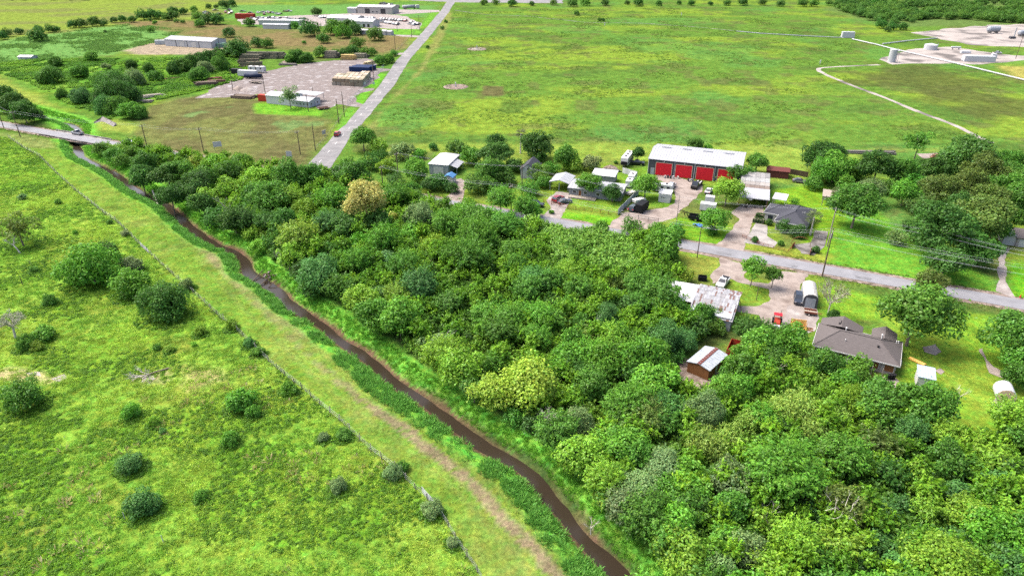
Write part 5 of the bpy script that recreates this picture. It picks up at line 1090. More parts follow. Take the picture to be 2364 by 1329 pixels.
mb = MB(); X0,X1,Y0,Y1,h = -.45,8.05,-.45,13.95,2.78
mb.face([(X0,Y0,h),(X1,Y0,h),(3.8,4.0,h+2.0)]); mb.face([(X1,Y0,h),(X1,Y1,h),(3.8,9.5,h+2.0),(3.8,4.0,h+2.0)]); mb.face([(X1,Y1,h),(X0,Y1,h),(3.8,9.5,h+2.0)]); mb.face([(X0,Y1,h),(X0,Y0,h),(3.8,4.0,h+2.0),(3.8,9.5,h+2.0)]); mb.face([(X0,Y0,h),(X0,Y1,h),(X1,Y1,h),(X1,Y0,h)])
rf = mb.build('roof','shingle_dark',h2); m2 = MB()
for a, b_ in (((X0,Y0,h),(3.8,4,h+2)),((X1,Y0,h),(3.8,4,h+2)),((X1,Y1,h),(3.8,9.5,h+2)),((X0,Y1,h),(3.8,9.5,h+2)),((3.8,4,h+2),(3.8,9.5,h+2))): m2.tube(Vector(a)+Vector((0,0,.03)),Vector(b_)+Vector((0,0,.03)),.09,n=4)
m2.build('ridge_cap','shingle_dark',rf); m2 = MB(); m2.box(X0,X1,Y0-.07,Y0,h-.2,h+.01); m2.box(X0-.07,X0,Y0,Y1,h-.2,h+.01); m2.build('fascia','trim_white',rf)
hip(h2,-4.2,2.6,5.0,12.5,2.70,1.55,'shingle_dark',.4,'wing_roof',(0,1))
for x, y in ((5.6,6),(6.0,6.6)): m2 = MB(); m2.tube((x,y,3.3),(x,y,4.3),.09,n=8); m2.build('vent_pipe','trim_white',rf)
for a in (1.0, 3.4, 5.6): opening(h2,'window','f',7.6,13.5,a,a+1.1,.8,2.1,'trim_white',glass=True,sill=True)
def win_box(root, x0, x1, y0, y1, z0, z1, nm='window'):
    m2 = MB(); m2.box(x0,x1,y0,y1,z0,z1); o = m2.build(nm,'trim_white',root); m3 = MB(); m3.box(x0+(.1 if x1-x0 > .3 else -.015),x1-(.1 if x1-x0 > .3 else -.015),y0+(.1 if y1-y0 > .3 else -.015),y1-(.1 if y1-y0 > .3 else -.015),z0+.1,z1-.1); m3.build('pane','glass_dark',o)
win_box(h2,-4.27,-4.18,6.0,7.6,.7,2.1); win_box(h2,-3.4,-1.8,4.93,5.02,.7,2.1); win_box(h2,-.06,.02,1.2,2.8,.8,2.1)
pa = gable('patio_cover','small flat white patio cover between house and outbuilding',Q(7,800,790),3.6,5.0,2.7,.2,'metal_white','roof_bright',math.radians(-28),'m',.2,walls=False); 
for x in (.1,3.5):
    for y in (.1,4.9): m2 = MB(); m2.box(x-.06,x+.06,y-.06,y+.06,0,2.7+.04*y); m2.build('post','trim_white',pa)
ts = gable('timber_shed','open-fronted timber shed in the backyard under the trees',Q(7,1310,770),3.6,5.5,2.9,.25,'wood_grey','wood_grey',math.radians(-24),'m',.25,walls=False)
for x in (.1,3.5):
    for y in (.1,5.4): m2 = MB(); m2.box(x-.1,x+.1,y-.1,y+.1,0,2.9); m2.build('post','wood_grey',ts)
m2 = MB(); m2.box(0,3.6,5.3,5.4,0,2.9); m2.box(3.5,3.6,1.5,5.29,0,2.9); m2.build('wall','wood_grey',ts)
rh = gable('roadside_house','brown-roofed house half hidden at the concrete drive',Q(8,1400,850),10,7,2.6,1.2,'brick','shingle_brown',math.radians(-20),'x',.4); opening(rh,'garage_door','f',10,7,.6,3.2,.05,2.1,'trim_white',panels=4)
gs = gable('garage','small grey-roofed garage beside the brown-roofed house',Q(8,1305,835),3.2,5,2.5,.6,'siding_white','metal_roof',math.radians(-20),'y',.3,ribs=8)
# ---- 7 rusty-roofed barn
ba = math.radians(-25)
barn = thing('barn','old metal barn with a patchy rusted sheet roof beside the dirt drive','barn',(39.0,128.6,0),ba); Lb, Db, hb, rise = 8.6, 9.4, 3.1, 1.15
mb = MB(); mb.box(0,Lb,-3.2,Db,-.05,hb); mb.face([(0.002,-3.2,hb),(.002,Db,hb),(.002,Db/2,hb+rise)]); mb.face([(Lb-.002,Db,hb),(Lb-.002,-3.2,hb),(Lb-.002,Db/2,hb+rise)]); mb.build('wall','metal_white',barn)
for k in range(9):
    m2 = MB(); m2.box(Lb+.01,Lb+.05,-3.1+k*1.38,-3.1+k*1.38+1.3,.05+rnd(0,.1),hb-.1); m2.build('wall_sheet','panel',barn,color=random.choice([(.45,.46,.47),(.38,.37,.36),(.55,.56,.57),(.24,.15,.12)]))
random.seed(5)
for side_ in (0, 1):
    for i in range(27):
        for j in range(4):
            x0 = -.35+(Lb+.7)*i/27; x1 = x0+(Lb+.7)/27+.015; f0, f1 = j/4, (j+1)/4+.02
            ya, yb = ((-.4, Db/2) if side_ == 0 else (Db+.4, Db/2)); y0 = ya+(yb-ya)*f0; y1 = ya+(yb-ya)*f1; zz = lambda f: hb+.05+(rise)*f+.02*(i % 2)+.03*j
            q = [(x0,y0,zz(f0)),(x1,y0,zz(f0)),(x1,y1,zz(f1)),(x0,y1,zz(f1))]
            if side_: q = q[::-1]
            m2 = MB(); m2.hexa([Vector(p) for p in q],[Vector(p)+Vector((0,0,.035)) for p in q]); rr2 = random.random()
            c_ = (.24,.15,.13) if rr2 < .13+.3*(i > 20 and side_ == 1) else ((.36,.35,.36) if rr2 < .34 else random.choice([(.44,.45,.48),(.38,.39,.41),(.50,.51,.54)]))
            m2.build('roof_sheet','panel',barn,color=c_)
for i in range(14):
    x0 = -.3+(Lb+.6)*i/14; m2 = MB(); q = [(x0,-3.5,hb-.55),(x0+(Lb+.6)/14+.03,-3.5,hb-.55),(x0+(Lb+.6)/14+.03,-.3,hb+.06),(x0,-.3,hb+.06)]; m2.hexa([Vector(p) for p in q],[Vector(p)+Vector((0,0,.035+.015*(i%2))) for p in q]); m2.build('roof_sheet','panel',barn,color=random.choice([(.5,.5,.52),(.42,.40,.40),(.25,.11,.08),(.58,.58,.6)]))
m2 = MB(); q = [(-7.2,.6,hb-.35),(-.3,.6,hb-.1),(-.3,8.8,hb+.25),(-7.2,8.8,hb+.0)]; m2.hexa([Vector(p) for p in q],[Vector(p)+Vector((0,0,.06)) for p in q]); m2.build('lean_to_roof','roof_bright',barn)
for x, y in ((-7.0,.8),(-7.0,8.6),(-3.6,.8)): m2 = MB(); m2.box(x-.08,x+.08,y-.08,y+.08,0,hb-.3); m2.build('post','wood_grey',barn)
m2 = MB(); m2.tube((Lb+1.1,6.2,0),(Lb+.25,6.4,hb-.05),.07,n=6); m2.build('prop','rust',barn)
# ---- 8 brick house with the brown hipped roof
bh = thing('brick_house','low brick house with a brown hipped shingle roof and two rear wings','house',(59.5,113.1,0),math.radians(-29)); hB = 2.6
# frame: x runs along the front (down the picture to the right), y to the back
walls_box(bh,0,14.3,0,8.6,hB,'brick'); walls_box(bh,.2,7.2,8.5,11.2,hB-.02,'brick','wing_wall'); walls_box(bh,9.7,13.4,8.5,11.6,hB-.02,'brick','wing_wall')
hip(bh,0,14.3,0,8.6,hB,2.0,'shingle_brown',.55,'roof')
def gable_wing(x0,x1,y0,y1,h,rise,nm='wing_roof'):
    mb = MB(); xm = (x0+x1)/2; o_ = .45
    mb.face([(x0-o_,y1+o_,h),(x0-o_,y0,h),(xm,y0-2.2,h+rise),(xm,y1+o_,h+rise)]); mb.face([(x1+o_,y0,h),(x1+o_,y1+o_,h),(xm,y1+o_,h+rise),(xm,y0-2.2,h+rise)])
    mb.face([(x1+o_,y1+o_-.02,h),(x0-o_,y1+o_-.02,h),(xm,y1+o_-.02,h+rise)]); mb.face([(x0-o_,y0,h-.02),(x0-o_,y1+o_,h-.02),(x1+o_,y1+o_,h-.02),(x1+o_,y0,h-.02)])
    return mb.build(nm,'shingle_brown',bh)
gable_wing(.2,7.2,8.9,11.2,hB+.03,1.5); gable_wing(9.7,13.4,8.9,11.6,hB+.03,1.15)
for x, y, r_, hh in ((4.6,6.6,.12,.8),(4.9,2.2,.07,.5),(10.6,2.5,.14,.5),(11.0,6.6,.12,1.1),(13.6,6.0,.07,.5),(14.0,6.6,.07,.5)):
    zr = hB+2.0*(1-abs(y-4.3)/4.85)-.15; m2 = MB(); m2.tube((x,y,zr),(x,y,zr+hh),r_,n=8); m2.tube((x,y,zr+hh),(x,y,zr+hh+.12),r_*1.8,r_*.6,n=8); m2.build('roof_vent','trim_white' if r_ != .14 else 'black',bh)
m2 = MB(); m2.box(3.0,3.35,8.0,9.6,hB+1.35,hB+1.75); m2.build('ridge_box','shingle_brown',bh)
for a, b_, m_ in ((1.2,2.6,'glass_dark'),(4.4,5.7,'glass_dark'),(7.4,8.6,'wood_brown'),(10.6,11.4,'wood_brown'),(12.4,14.0,'wood_brown')):
    opening(bh,'window','f',14.3,8.6,a,b_,.9 if m_ == 'glass_dark' else .7,2.1,m_,frame_mat='trim_white',label='boarded-up window opening' if m_ == 'wood_brown' else None)
opening(bh,'door','f',14.3,8.6,9.1,10.0,.05,2.05,'trim_white',frame_mat='trim_tan')
m2 = MB(); m2.box(5.9,6.6,-.55,-.02,.9,1.45); m2.build('air_conditioner','trim_white',bh)
for x, y in ((10.4,-2.6),(12.2,-2.6)): m2 = MB(); m2.box(x-.07,x+.07,y-.07,y+.07,0,2.5); m2.build('porch_post','wood_grey',bh)
opening(bh,'window','r',14.3,8.6,2.0,3.2,.9,2.0,'trim_white',glass=True); opening(bh,'window','r',14.3,8.6,5.6,6.8,.9,2.0,'trim_white',glass=True)
for k in range(3):
    bn = MB(); bn.tube((0,0,0),(0,0,1.05),.30,.36,10); bn.tube((0,0,1.05),(0,0,1.12),.40,.38,10); p = Q(10,716+k*20,852); tag(bn.build('wheelie_bin','black',None,p),'black bin by the brick house wall, %s from the porch posts' % ('first','second','third')[k],'bin')
lt = gable('lean_to','little pale blue metal lean-to half under the lawn tree',Q(10,905,900),2.6,3.2,2.2,.4,'siding_white','panel',math.radians(-24),'m',.2,ribs=7,roof_color=(.50,.62,.70))
# ---- 9 brown shed
bs2 = gable('brown_shed','brown plank shed with a striped white and maroon metal roof',Q(20,820,1050),4.4,6.8,2.25,.5,'wood_brown','panel',math.radians(-42),'y',.22,ribs=20,roof_color=(.50,.55,.60),cat='shed')
for k in range(17): m2 = MB(); m2.box(.03+k*.257,.03+k*.257+.235,-.035,-.002,.0,2.2); m2.build('plank','wood_brown',bs2)
for k in range(24): m2 = MB(); m2.box(4.402,4.435,.05+k*.28,.05+k*.28+.258,0,2.2); m2.build('plank','wood_brown',bs2)
m2 = MB(); m2.hexa([(1.9,-.25,2.84),(2.6,-.25,2.84),(2.6,7.05,2.84),(1.9,7.05,2.84)],[(1.9,-.25,2.90),(2.6,-.25,2.90),(2.6,7.05,2.90),(1.9,7.05,2.90)]); m2.build('maroon_roof_strip','wood_red',bs2)
opening(bs2,'door','r',4.4,6.8,2.6,3.5,.05,2.0,'trim_white',frame_mat='wood_brown')
ld = thing('ladder','pale ladder leaning on the brown shed end','ladder',Q(20,1140,960),math.radians(48)); 
for s_ in (-.22,.22): m2 = MB(); m2.tube((s_,-.5,0),(s_,.4,2.6),.045,n=5); m2.build('rail','bark_pale',ld)
for k in range(7): m2 = MB(); t_ = (k+.5)/7; m2.tube((-.22,-.5+.9*t_,2.6*t_),(.22,-.5+.9*t_,2.6*t_),.035,n=5); m2.build('rung','bark_pale',ld)
# ---- arched carport
ac = thing('arched_carport','grey arched metal carport with ribbed pale roof and closed front','carport',Q(9,1297,545),math.radians(-18)); Wd, Dp, hh = 3.0, 7.2, 2.1
prof = [(0,0)]+[(Wd/2-Wd/2*math.cos(k*math.pi/10), hh+math.sin(k*math.pi/10)*1.15) for k in range(11)]+[(Wd,0)]
mb = MB(); mb.yprism([(p[0],p[1]) for p in prof[::-1]],0,Dp); mb.build('shell','metal_grey',ac)
for k in range(10):
    for j in range(6):
        a, b_ = prof[k+1], prof[k+2]; q = [(a[0],j*1.2,a[1]+.02),(b_[0],j*1.2,b_[1]+.02),(b_[0],j*1.2+1.16,b_[1]+.02),(a[0],j*1.2+1.16,a[1]+.02)]; m2 = MB(); m2.hexa([Vector(p) for p in q],[Vector(p)+Vector((0,0,.05)) for p in q]); m2.build('roof_sheet','panel',ac,color=shade((.62,.61,.57),.85,1.1))
mb = MB(); mb.yprism([(p[0],p[1]) for p in prof[::-1]],-.08,-.01); fr_ = mb.build('front_frame','metal_dark',ac)
mb = MB(); mb.box(.45,Wd-.45,-.16,-.09,.05,2.35); mb.build('front_door','metal_grey',ac)
# ================================================================ VEHICLES
def wheel_mesh(r, w_):
    mb = MB(); mb.tube((0,-w_/2,0),(0,w_/2,0),r,n=14,mi=0); mb.tube((0,-w_/2-.01,0),(0,w_/2+.01,0),r*.58,n=10,mi=1); return mb.mesh('wheel',['rubber','chrome'])
WHEEL = wheel_mesh(.34,.24); WHEEL_B = wheel_mesh(.5,.3)
SHAPES = {   # length, width, lower body profile (x,z), cabin profile (x,z), wheel x
 'sedan': (4.7,1.8,[(-2.35,.35),(2.3,.35),(2.35,.62),(2.2,.80),(.95,.92),(-1.75,.95),(-2.3,.88)],[(.95,.92),(.25,1.42),(-.95,1.44),(-1.75,.95)],(-1.4,1.42)),
 'suv': (4.7,1.9,[(-2.3,.42),(2.3,.42),(2.32,.80),(2.15,1.0),(1.0,1.08),(-2.25,1.10)],[(1.0,1.08),(.35,1.70),(-1.95,1.74),(-2.25,1.10)],(-1.4,1.42)),
 'pickup': (5.7,1.98,[(-2.85,.5),(2.8,.5),(2.85,.85),(2.7,1.08),(1.35,1.15),(-.65,1.15),(-.65,1.12),(-2.85,1.10)],[(1.3,1.15),(.65,1.80),(-.35,1.82),(-.62,1.15)],(-1.85,1.85)),
 'van': (5.2,2.0,[(-2.6,.4),(2.5,.4),(2.6,.9),(2.2,1.2),(-2.6,1.2)],[(2.2,1.2),(1.5,2.1),(-2.5,2.15),(-2.6,1.2)],(-1.6,1.6)),
}
def car_meshes(kind):
    L_, W_, lo, cb, wx = SHAPES[kind]; out = {}
    def loft(prof, w0, w1, zlo, zhi, mi, mb):
        hw = lambda z: (w0+(w1-w0)*min(1,max(0,(z-zlo)/(zhi-zlo+1e-6))))/2
        mb.hexa([(p[0],-hw(p[1]),p[1]) for p in prof],[(p[0],hw(p[1]),p[1]) for p in prof],mi)
    mb = MB(); loft(lo,W_,W_*.94,.4,1.1,0,mb); z0 = cb[0][1]; z1 = max(p[1] for p in cb)
    roof = [(cb[1][0]-.02,z1-.05),(cb[1][0]-.06,z1+.02),(cb[2][0]+.06,z1+.02),(cb[2][0]+.02,z1-.05)]
    loft(roof,W_*.74,W_*.70,z1-.05,z1+.02,0,mb)
    if kind == 'pickup':
        mb.box(-2.78,-.72,-.80,.80,.95,1.125,1)
    out['body'] = mb.mesh('body',['paint','black'])
    mb = MB(); loft(cb,W_*.90,W_*.74,z0,z1,0,mb); out['windows'] = mb.mesh('windows','glass_dark')
    mb = MB(); 
    for s_ in (-1,1):
        for (t0,t1) in ((0,1),(3,2)): mb.tube((cb[t0][0],s_*W_*.445,cb[t0][1]),(cb[t1][0],s_*W_*.36,cb[t1][1]),.045,n=4)
        mb.box((cb[1][0]+cb[2][0])/2-.05,(cb[1][0]+cb[2][0])/2+.05,s_*W_*.41-.03,s_*W_*.41+.03,z0,z1-.03)
    out['pillars'] = mb.mesh('pillars','paint')
    hx = max(p[0] for p in lo); hz = .72 if kind == 'sedan' else .88
    mb = MB(); mb.box(-.06,.04,-.2,.2,-.08,.08); out['headlight'] = mb.mesh('headlight','chrome'); mb = MB(); mb.box(-.04,.05,-.16,.16,-.1,.1); out['taillight'] = mb.mesh('taillight','red_door')
    mb = MB(); mb.box(hx-.05,hx+.06,-W_*.42,W_*.42,.38,.56); mb.box(-L_/2-.06,-L_/2+.05,-W_*.42,W_*.42,.4,.56); out['bumper'] = mb.mesh('bumper','metal_dark')
    out['hx'] = hx; out['hz'] = hz; return out
CARM = {}
def car(kind, p, deg, col_, label, cat=None, group=None):
    if kind not in CARM: CARM[kind] = car_meshes(kind)
    m_ = CARM[kind]; L_, W_, lo, cb, wx = SHAPES[kind]
    o = thing('parked_car' if kind != 'pickup' else 'pickup_truck', label, cat or ('pickup' if kind == 'pickup' else 'car'), (p.x,p.y,p.z+.06), math.radians(deg), group)
    link('body',m_['body'],o,color=col_); link('windows',m_['windows'],o); link('pillars',m_['pillars'],o,color=col_); link('bumper',m_['bumper'],o)
    for s_ in (-1,1):
        link('headlight',m_['headlight'],o,(m_['hx'],s_*W_*.34,m_['hz'])); link('taillight',m_['taillight'],o,(-L_/2,s_*W_*.38,m_['hz']+.05))
        for x in wx: link('wheel',WHEEL,o,(x,s_*(W_/2-.12),.34))
    return o
WHT=(.78,.79,.80); BLK=(.015,.016,.018); RED=(.45,.02,.03); NAV=(.02,.035,.10); SIL=(.45,.47,.49); GRY=(.10,.11,.12)
RDEG = math.degrees(math.atan2(rd.y, rd.x)); ON = Vector((0,0,.04))
car('pickup', Q(1,703,1215)+ON, RDEG+180, SIL, 'silver pickup driving over the concrete bridge')
car('sedan', Q(1,1160,1290)+ON, RDEG, SIL, 'silver sedan on the road just past the bridge')
car('sedan', Q(11,1045,422)+ON, RDEG, NAV, 'dark blue sedan on the road behind the creek trees')
car('suv', Q(2,1215,1122), 88, (.50,.03,.04), 'red car stopped on the grass edge of the side road')
car('suv', Q(5,2235,815), -20, BLK, 'black car half behind trees beside the driveway')
car('suv', Q(6,322,680), 52, (.30,.015,.02), 'dark red suv parked on the gravel driveway')
car('sedan', Q(6,392,705), 25, (.06,.075,.10), 'charcoal sedan parked beside the dark red suv')
car('pickup', Q(6,1175,285), -15, BLK, 'black pickup beside the motorhome')
car('sedan', Q(6,1965,590), 62, WHT, 'white sedan under the yellow-green tree near the red doors')
car('suv', Q(6,1560,535), 60, (.42,.46,.48), 'pale silver car behind the white camper')
car('suv', Q(6,1150,780), 55, (.10,.12,.14), 'grey suv in front of the black cargo trailer')
car('sedan', Q(7,1090,540), -24, (.20,.19,.19), 'dusty two-tone car parked on the backyard grass')
car('pickup', Q(9,620,360), 238, WHT, 'white pickup with an empty black bed behind the rusty-roofed barn')
car('suv', Q(9,1262,500), 250, (.03,.04,.06), 'dark suv beside the arched carport')
car('pickup', Q(4,2140,445), 5, WHT, 'white pickup parked on the well pad')
# far lots
def simple_car(col_):
    mb = MB(); lo, cb = SHAPES['sedan'][2], SHAPES['sedan'][3]; mb.yprism(lo,-.9,.9,0); mb.yprism(cb,-.74,.74,1); mb.box(-.95,.25,-.68,.68,1.42,1.47,0); return mb.mesh('far_car',['paint','glass_dark'])
SCM = simple_car(WHT); random.seed(21)
rows = [(1070,150,1170,150,5),(1350,150,1520,158,8),(1570,163,1790,180,9),(1545,185,1720,205,8),(1650,196,1720,212,3),(1820,190,1890,210,4),(1320,140,1360,148,3),(1480,165,1530,185,3),(1810,205,1860,212,2),(850,192,890,190,2)]
lotc = [WHT,WHT,WHT,SIL,SIL,(.6,.6,.6),NAV,GRY,(.3,.05,.04),(.7,.7,.68)]
for a in rows:
    for k in range(a[4]):
        t_ = (k+.5)/a[4]; p = Q(2, a[0]+(a[2]-a[0])*t_, a[1]+(a[3]-a[1])*t_); c_ = random.choice(lotc); nmc = 'white' if c_[0] > .6 else ('silver' if c_ == SIL else 'dark')
        o = link('far_parked_car', SCM, None, (p.x,p.y,.06), (0,0,math.radians(random.choice((70,72,-18,68))+rnd(-4,4))), (1.35,1.35,1.35), c_)
        tag(o, nmc+' car in the packed rows of the far car lot', 'car', 'cars parked in the far lot')
for k in range(70):
    t_ = random.random(); p = Q(2, 500+430*t_+rnd(-10,10), 150+30*random.random()+8*t_); c_ = random.choice([(.30,.29,.28),(.5,.5,.5),(.08,.08,.09),(.22,.08,.05),(.6,.6,.6),(.12,.14,.2)])
    o = link('wrecked_car', SCM, None, (p.x,p.y,.03), (0,0,rnd(0,6.28)), (1.3,1.3,rnd(.9,1.5)), c_); tag(o, 'wrecked car in the jumbled salvage rows by the white canopy sheds', 'wrecked car', 'wrecks in the salvage lot')
for k in range(26):
    p = Q(2, rnd(100,880), rnd(92,128)); o = link('wrecked_car', SCM, None, (p.x,p.y,.03), (0,0,rnd(0,6.28)), (1.3,1.3,rnd(.9,1.5)), random.choice([(.28,.05,.04),(.5,.5,.5),(.07,.07,.08),(.35,.2,.12)])); tag(o, 'wreck scattered on the green behind the salvage lot', 'wrecked car', 'wrecks on the grass')
for k in range(9):
    p = Q(2, 1580+k*17+rnd(-3,3), 44+k*3+rnd(-4,4)); o = link('wrecked_car', SCM, None, (p.x,p.y,.03), (0,0,rnd(0,6.28)), (1.5,1.5,2.0), random.choice([(.06,.06,.06),(.12,.1,.08),(.3,.3,.3)])); tag(o, 'dark truck or machine parked behind the cream repair shop', 'truck', 'trucks behind the repair shop')
# ---- trailers, trucks and machines
def box_trailer(p, deg, L_, W_, H_, col_, label, z0=.55, wheels=1, name='box_trailer', vents=0, windows=0, stripe=None, nose=0.0, cat='trailer', hitch=True):
    o = thing(name, label, cat, p, math.radians(deg)); mb = MB(); f = nose
    prof = [(-L_/2,z0),(L_/2-f*.5,z0),(L_/2,z0+H_*.35),(L_/2-f*.2,z0+H_*.9),(L_/2-f*.6,z0+H_),(-L_/2+.1,z0+H_),(-L_/2,z0+H_-.12)]
    mb.yprism(prof,-W_/2,W_/2); mb.build('body','panel',o,color=col_)
    for k in range(vents): m2 = MB(); x = -L_/2+L_*(k+.7)/(vents+.5); m2.box(x-.4,x+.4,-.35,.35,z0+H_,z0+H_+.28,0,.08,.08); m2.build('roof_vent','metal_dark',o)
    for k in range(windows):
        for s_ in (-1,1): m2 = MB(); x = -L_/2+L_*(k+.6)/(windows+.3); m2.box(x-.45,x+.45,s_*(W_/2+.005)-.02,s_*(W_/2+.005)+.02,z0+H_*.5,z0+H_*.78); m2.build('window','glass_dark',o)
    if stripe:
        for s_ in (-1,1): m2 = MB(); m2.box(-L_/2+.2,L_/2-.5,s_*(W_/2+.004)-.012,s_*(W_/2+.004)+.012,z0+H_*.25,z0+H_*.42); m2.build('stripe','panel',o,color=stripe)
    for s_ in (-1,1):
        for k in range(wheels): link('wheel',WHEEL,o,(-.4-.85*k if wheels > 1 else -.3,s_*(W_/2-.05),.34))
    if hitch: m2 = MB(); m2.tube((L_/2-.3,.5,z0+.1),(L_/2+.9,0,z0),.06,n=5); m2.tube((L_/2-.3,-.5,z0+.1),(L_/2+.9,0,z0),.06,n=5); m2.tube((L_/2+.75,0,0),(L_/2+.75,0,z0),.05,n=5); m2.build('hitch','metal_dark',o)
    return o
rv = box_trailer(Q(6,1075,275), 248, 9.6, 2.5, 2.9, (.72,.72,.70), 'tall white fifth-wheel motorhome with dark graphics at the field edge', .7, 2, 'motorhome', 3, 3, (.10,.09,.08), 1.1, 'motorhome')
m2 = MB(); m2.box(4.65,4.88,-1.1,1.1,1.0,2.2); m2.build('front_mask','black',rv)
box_trailer(Q(6,1132,470), 70, 5.0, 2.1, 2.3, (.78,.78,.77), 'rear of the two white campers by the corrugated fence', .5, 1, 'camper', 1, 2, None, .8, 'camper')
box_trailer(Q(6,1100,525), 70, 4.2, 2.0, 2.1, (.74,.75,.76), 'front of the two white campers by the corrugated fence', .5, 1, 'camper', 1, 2, None, .9, 'camper')
box_trailer(Q(6,1460,580), -20, 6.5, 2.3, 2.2, (.80,.80,.79), 'white camper trailer behind the small kiosk', .5, 1, 'camper', 2, 3, (.3,.3,.32), .6, 'camper')
box_trailer(Q(6,1235,790), 55, 5.0, 2.2, 2.3, (.018,.019,.022), 'black enclosed cargo trailer by the drive gate', .5, 2, 'cargo_trailer', 0, 0, None, .7)
box_trailer(Q(6,1955,790), -22, 4.6, 2.2, 2.0, (.80,.80,.80), 'front white box body in the roadside junk', .5, 1, 'box_body', 0, 0, None, .1)
box_trailer(Q(6,1975,715), -22, 2.8, 2.0, 2.1, (.74,.75,.77), 'rear white box body in the roadside junk', .5, 1, 'box_body', 0, 0, None, .1)
box_trailer(Q(6,1205,700), 30, 4.2, 1.8, .9, (.78,.78,.76), 'small white boat on a trailer behind the cargo trailer', .5, 1, 'boat_trailer', 0, 0, None, 1.2, 'boat')
box_trailer(Q(6,1120,612), 40, 3.6, 1.7, .7, (.78,.74,.66), 'cream flat boat hull beside the corrugated fence', .4, 1, 'boat_hull', 0, 0, None, 1.0, 'boat')
box_trailer(Q(2,555,600), -12, 10, 2.6, 2.9, (.78,.78,.77), 'white travel trailer at the edge of the timber yard', .6, 2, 'travel_trailer', 2, 3, None, .7, 'trailer')
box_trailer(Q(2,478,640), -12, 11, 2.6, 2.9, (.80,.80,.80), 'white box semi-trailer at the timber yard edge', .9, 2, 'semi_trailer')
box_trailer(Q(2,385,612), -10, 6, 2.4, 2.2, (.035,.035,.04), 'dark enclosed trailer left of the white trailers', .6, 2, 'cargo_trailer')
tk = thing('tank_trailer','dark tank trailer in front of the white trailers',  'tank trailer', Q(2,522,652), math.radians(-10)); m2 = MB(); m2.tube((-5,0,1.7),(5,0,1.7),1.15,n=16); m2.tube((5,0,1.7),(5.4,0,1.7),1.1,.6,16); m2.build('tank','panel',tk,color=(.03,.045,.09),smooth=True)
for s_ in (-1,1):
    for x in (-3.6,-2.5): link('wheel',WHEEL_B,tk,(x,s_*1.0,.5))
tk2 = thing('tanker_truck','silver tanker truck parked beyond the cream repair shop','truck',Q(2,1825,75),math.radians(25)); m2 = MB(); m2.tube((-9,0,2.3),(4,0,2.3),1.6,n=14); m2.build('tank','metal_roof',tk2,smooth=True); m2 = MB(); m2.box(4.6,8.6,-1.5,1.5,.8,3.6,0,.3,.15); m2.build('cab','trim_white',tk2); m2 = MB(); m2.box(8.2,8.66,-1.2,1.2,2.3,3.3); m2.build('windscreen','glass_dark',tk2)
for s_ in (-1,1):
    for x in (-7,-5.6,3.6,7.2): link('wheel',WHEEL_B,tk2,(x,s_*1.2,.5),scale=(1.4,1.2,1.4))
# flatbed tow truck
ft = thing('flatbed_truck','black flatbed truck with pale deck rails in front of the red doors','truck',Q(6,1835,525),math.radians(240)); m2 = MB(); m2.box(-3.6,1.0,-1.1,1.1,.85,1.05); m2.build('deck','black',ft)
for y in (-.55,.55): m2 = MB(); m2.box(-3.4,.8,y-.16,y+.16,1.055,1.09); m2.build('deck_rail','trim_white',ft)
m2 = MB(); m2.yprism([(1.0,.5),(3.6,.5),(3.65,1.2),(2.6,1.35),(2.2,2.2),(1.1,2.25)],-1.0,1.0); m2.build('cab','paint',ft,color=BLK); m2 = MB(); m2.yprism([(2.62,1.4),(2.28,2.12),(2.22,2.1),(2.5,1.38)],-.9,.9); m2.build('windscreen','glass_dark',ft)
for s_ in (-1,1):
    for x in (-2.4,2.6): link('wheel',WHEEL_B,ft,(x,s_*.95,.5))
def low_trailer(p, deg, L_, W_, label, matname='rust', rail=.4):
    o = thing('flat_trailer', label, 'trailer', p, math.radians(deg)); m2 = MB(); m2.box(-L_/2,L_/2,-W_/2,W_/2,.5,.58); m2.build('deck','wood_grey',o)
    for s_ in (-1,1):
        m2 = MB(); m2.box(-L_/2,L_/2,s_*W_/2-.04,s_*W_/2+.04,.58,.58+rail); m2.build('side_rail',matname,o); link('wheel',WHEEL,o,(-.3,s_*(W_/2+.1),.34))
    m2 = MB(); m2.tube((L_/2,.4,.5),(L_/2+1.1,0,.5),.05,n=5); m2.tube((L_/2,-.4,.5),(L_/2+1.1,0,.5),.05,n=5); m2.build('hitch',matname,o)
low_trailer(Q(2,1100,905),30,5,2.2,'small open trailer beside the timber yard office')
low_trailer(Q(2,540,690),-20,7,2.4,'bare skeletal trailer in the timber yard','black',.3)
low_trailer(Q(9,1365,610),-20,2.6,1.5,'rusty low trailer frame in front of the arched carport')
jt = thing('dump_trailer','black steel trailer with curved arms in the roadside junk','trailer',Q(6,1830,890),math.radians(-22)); m2 = MB(); m2.box(-2.2,2.2,-1.1,1.1,.6,.7); m2.build('deck','black',jt)
for y in (-1.1,1.1): m2 = MB(); m2.box(-2.2,2.2,y-.05,y+.05,.7,1.6); m2.build('side','black',jt)
for k in range(3): m2 = MB(); m2.path([Vector((-1.5-.9*k,-.4+.5*k,.6)),Vector((-2.0-.9*k,-.4+.5*k,1.9)),Vector((-2.9-.9*k,-.4+.5*k,2.3)),Vector((-3.5-.9*k,-.4+.5*k,1.5))],[.13,.12,.1,.07],6); m2.build('arm','black',jt)
for s_ in (-1,1): link('wheel',WHEEL_B,jt,(0,s_*1.25,.5))
bt = MB(); rng = np.random.default_rng(2); gx_ = 9
bv = [[bt.vv((i*.38,j*.3,.35+.35*math.sin(i*.9+j)*math.cos(j*1.3)+.25*rng.random())) for i in range(gx_)] for j in range(5)]
for j in range(4):
    for i in range(gx_-1): bt.f.append([bv[j][i],bv[j][i+1],bv[j+1][i+1],bv[j+1][i]]); bt.m.append(0)
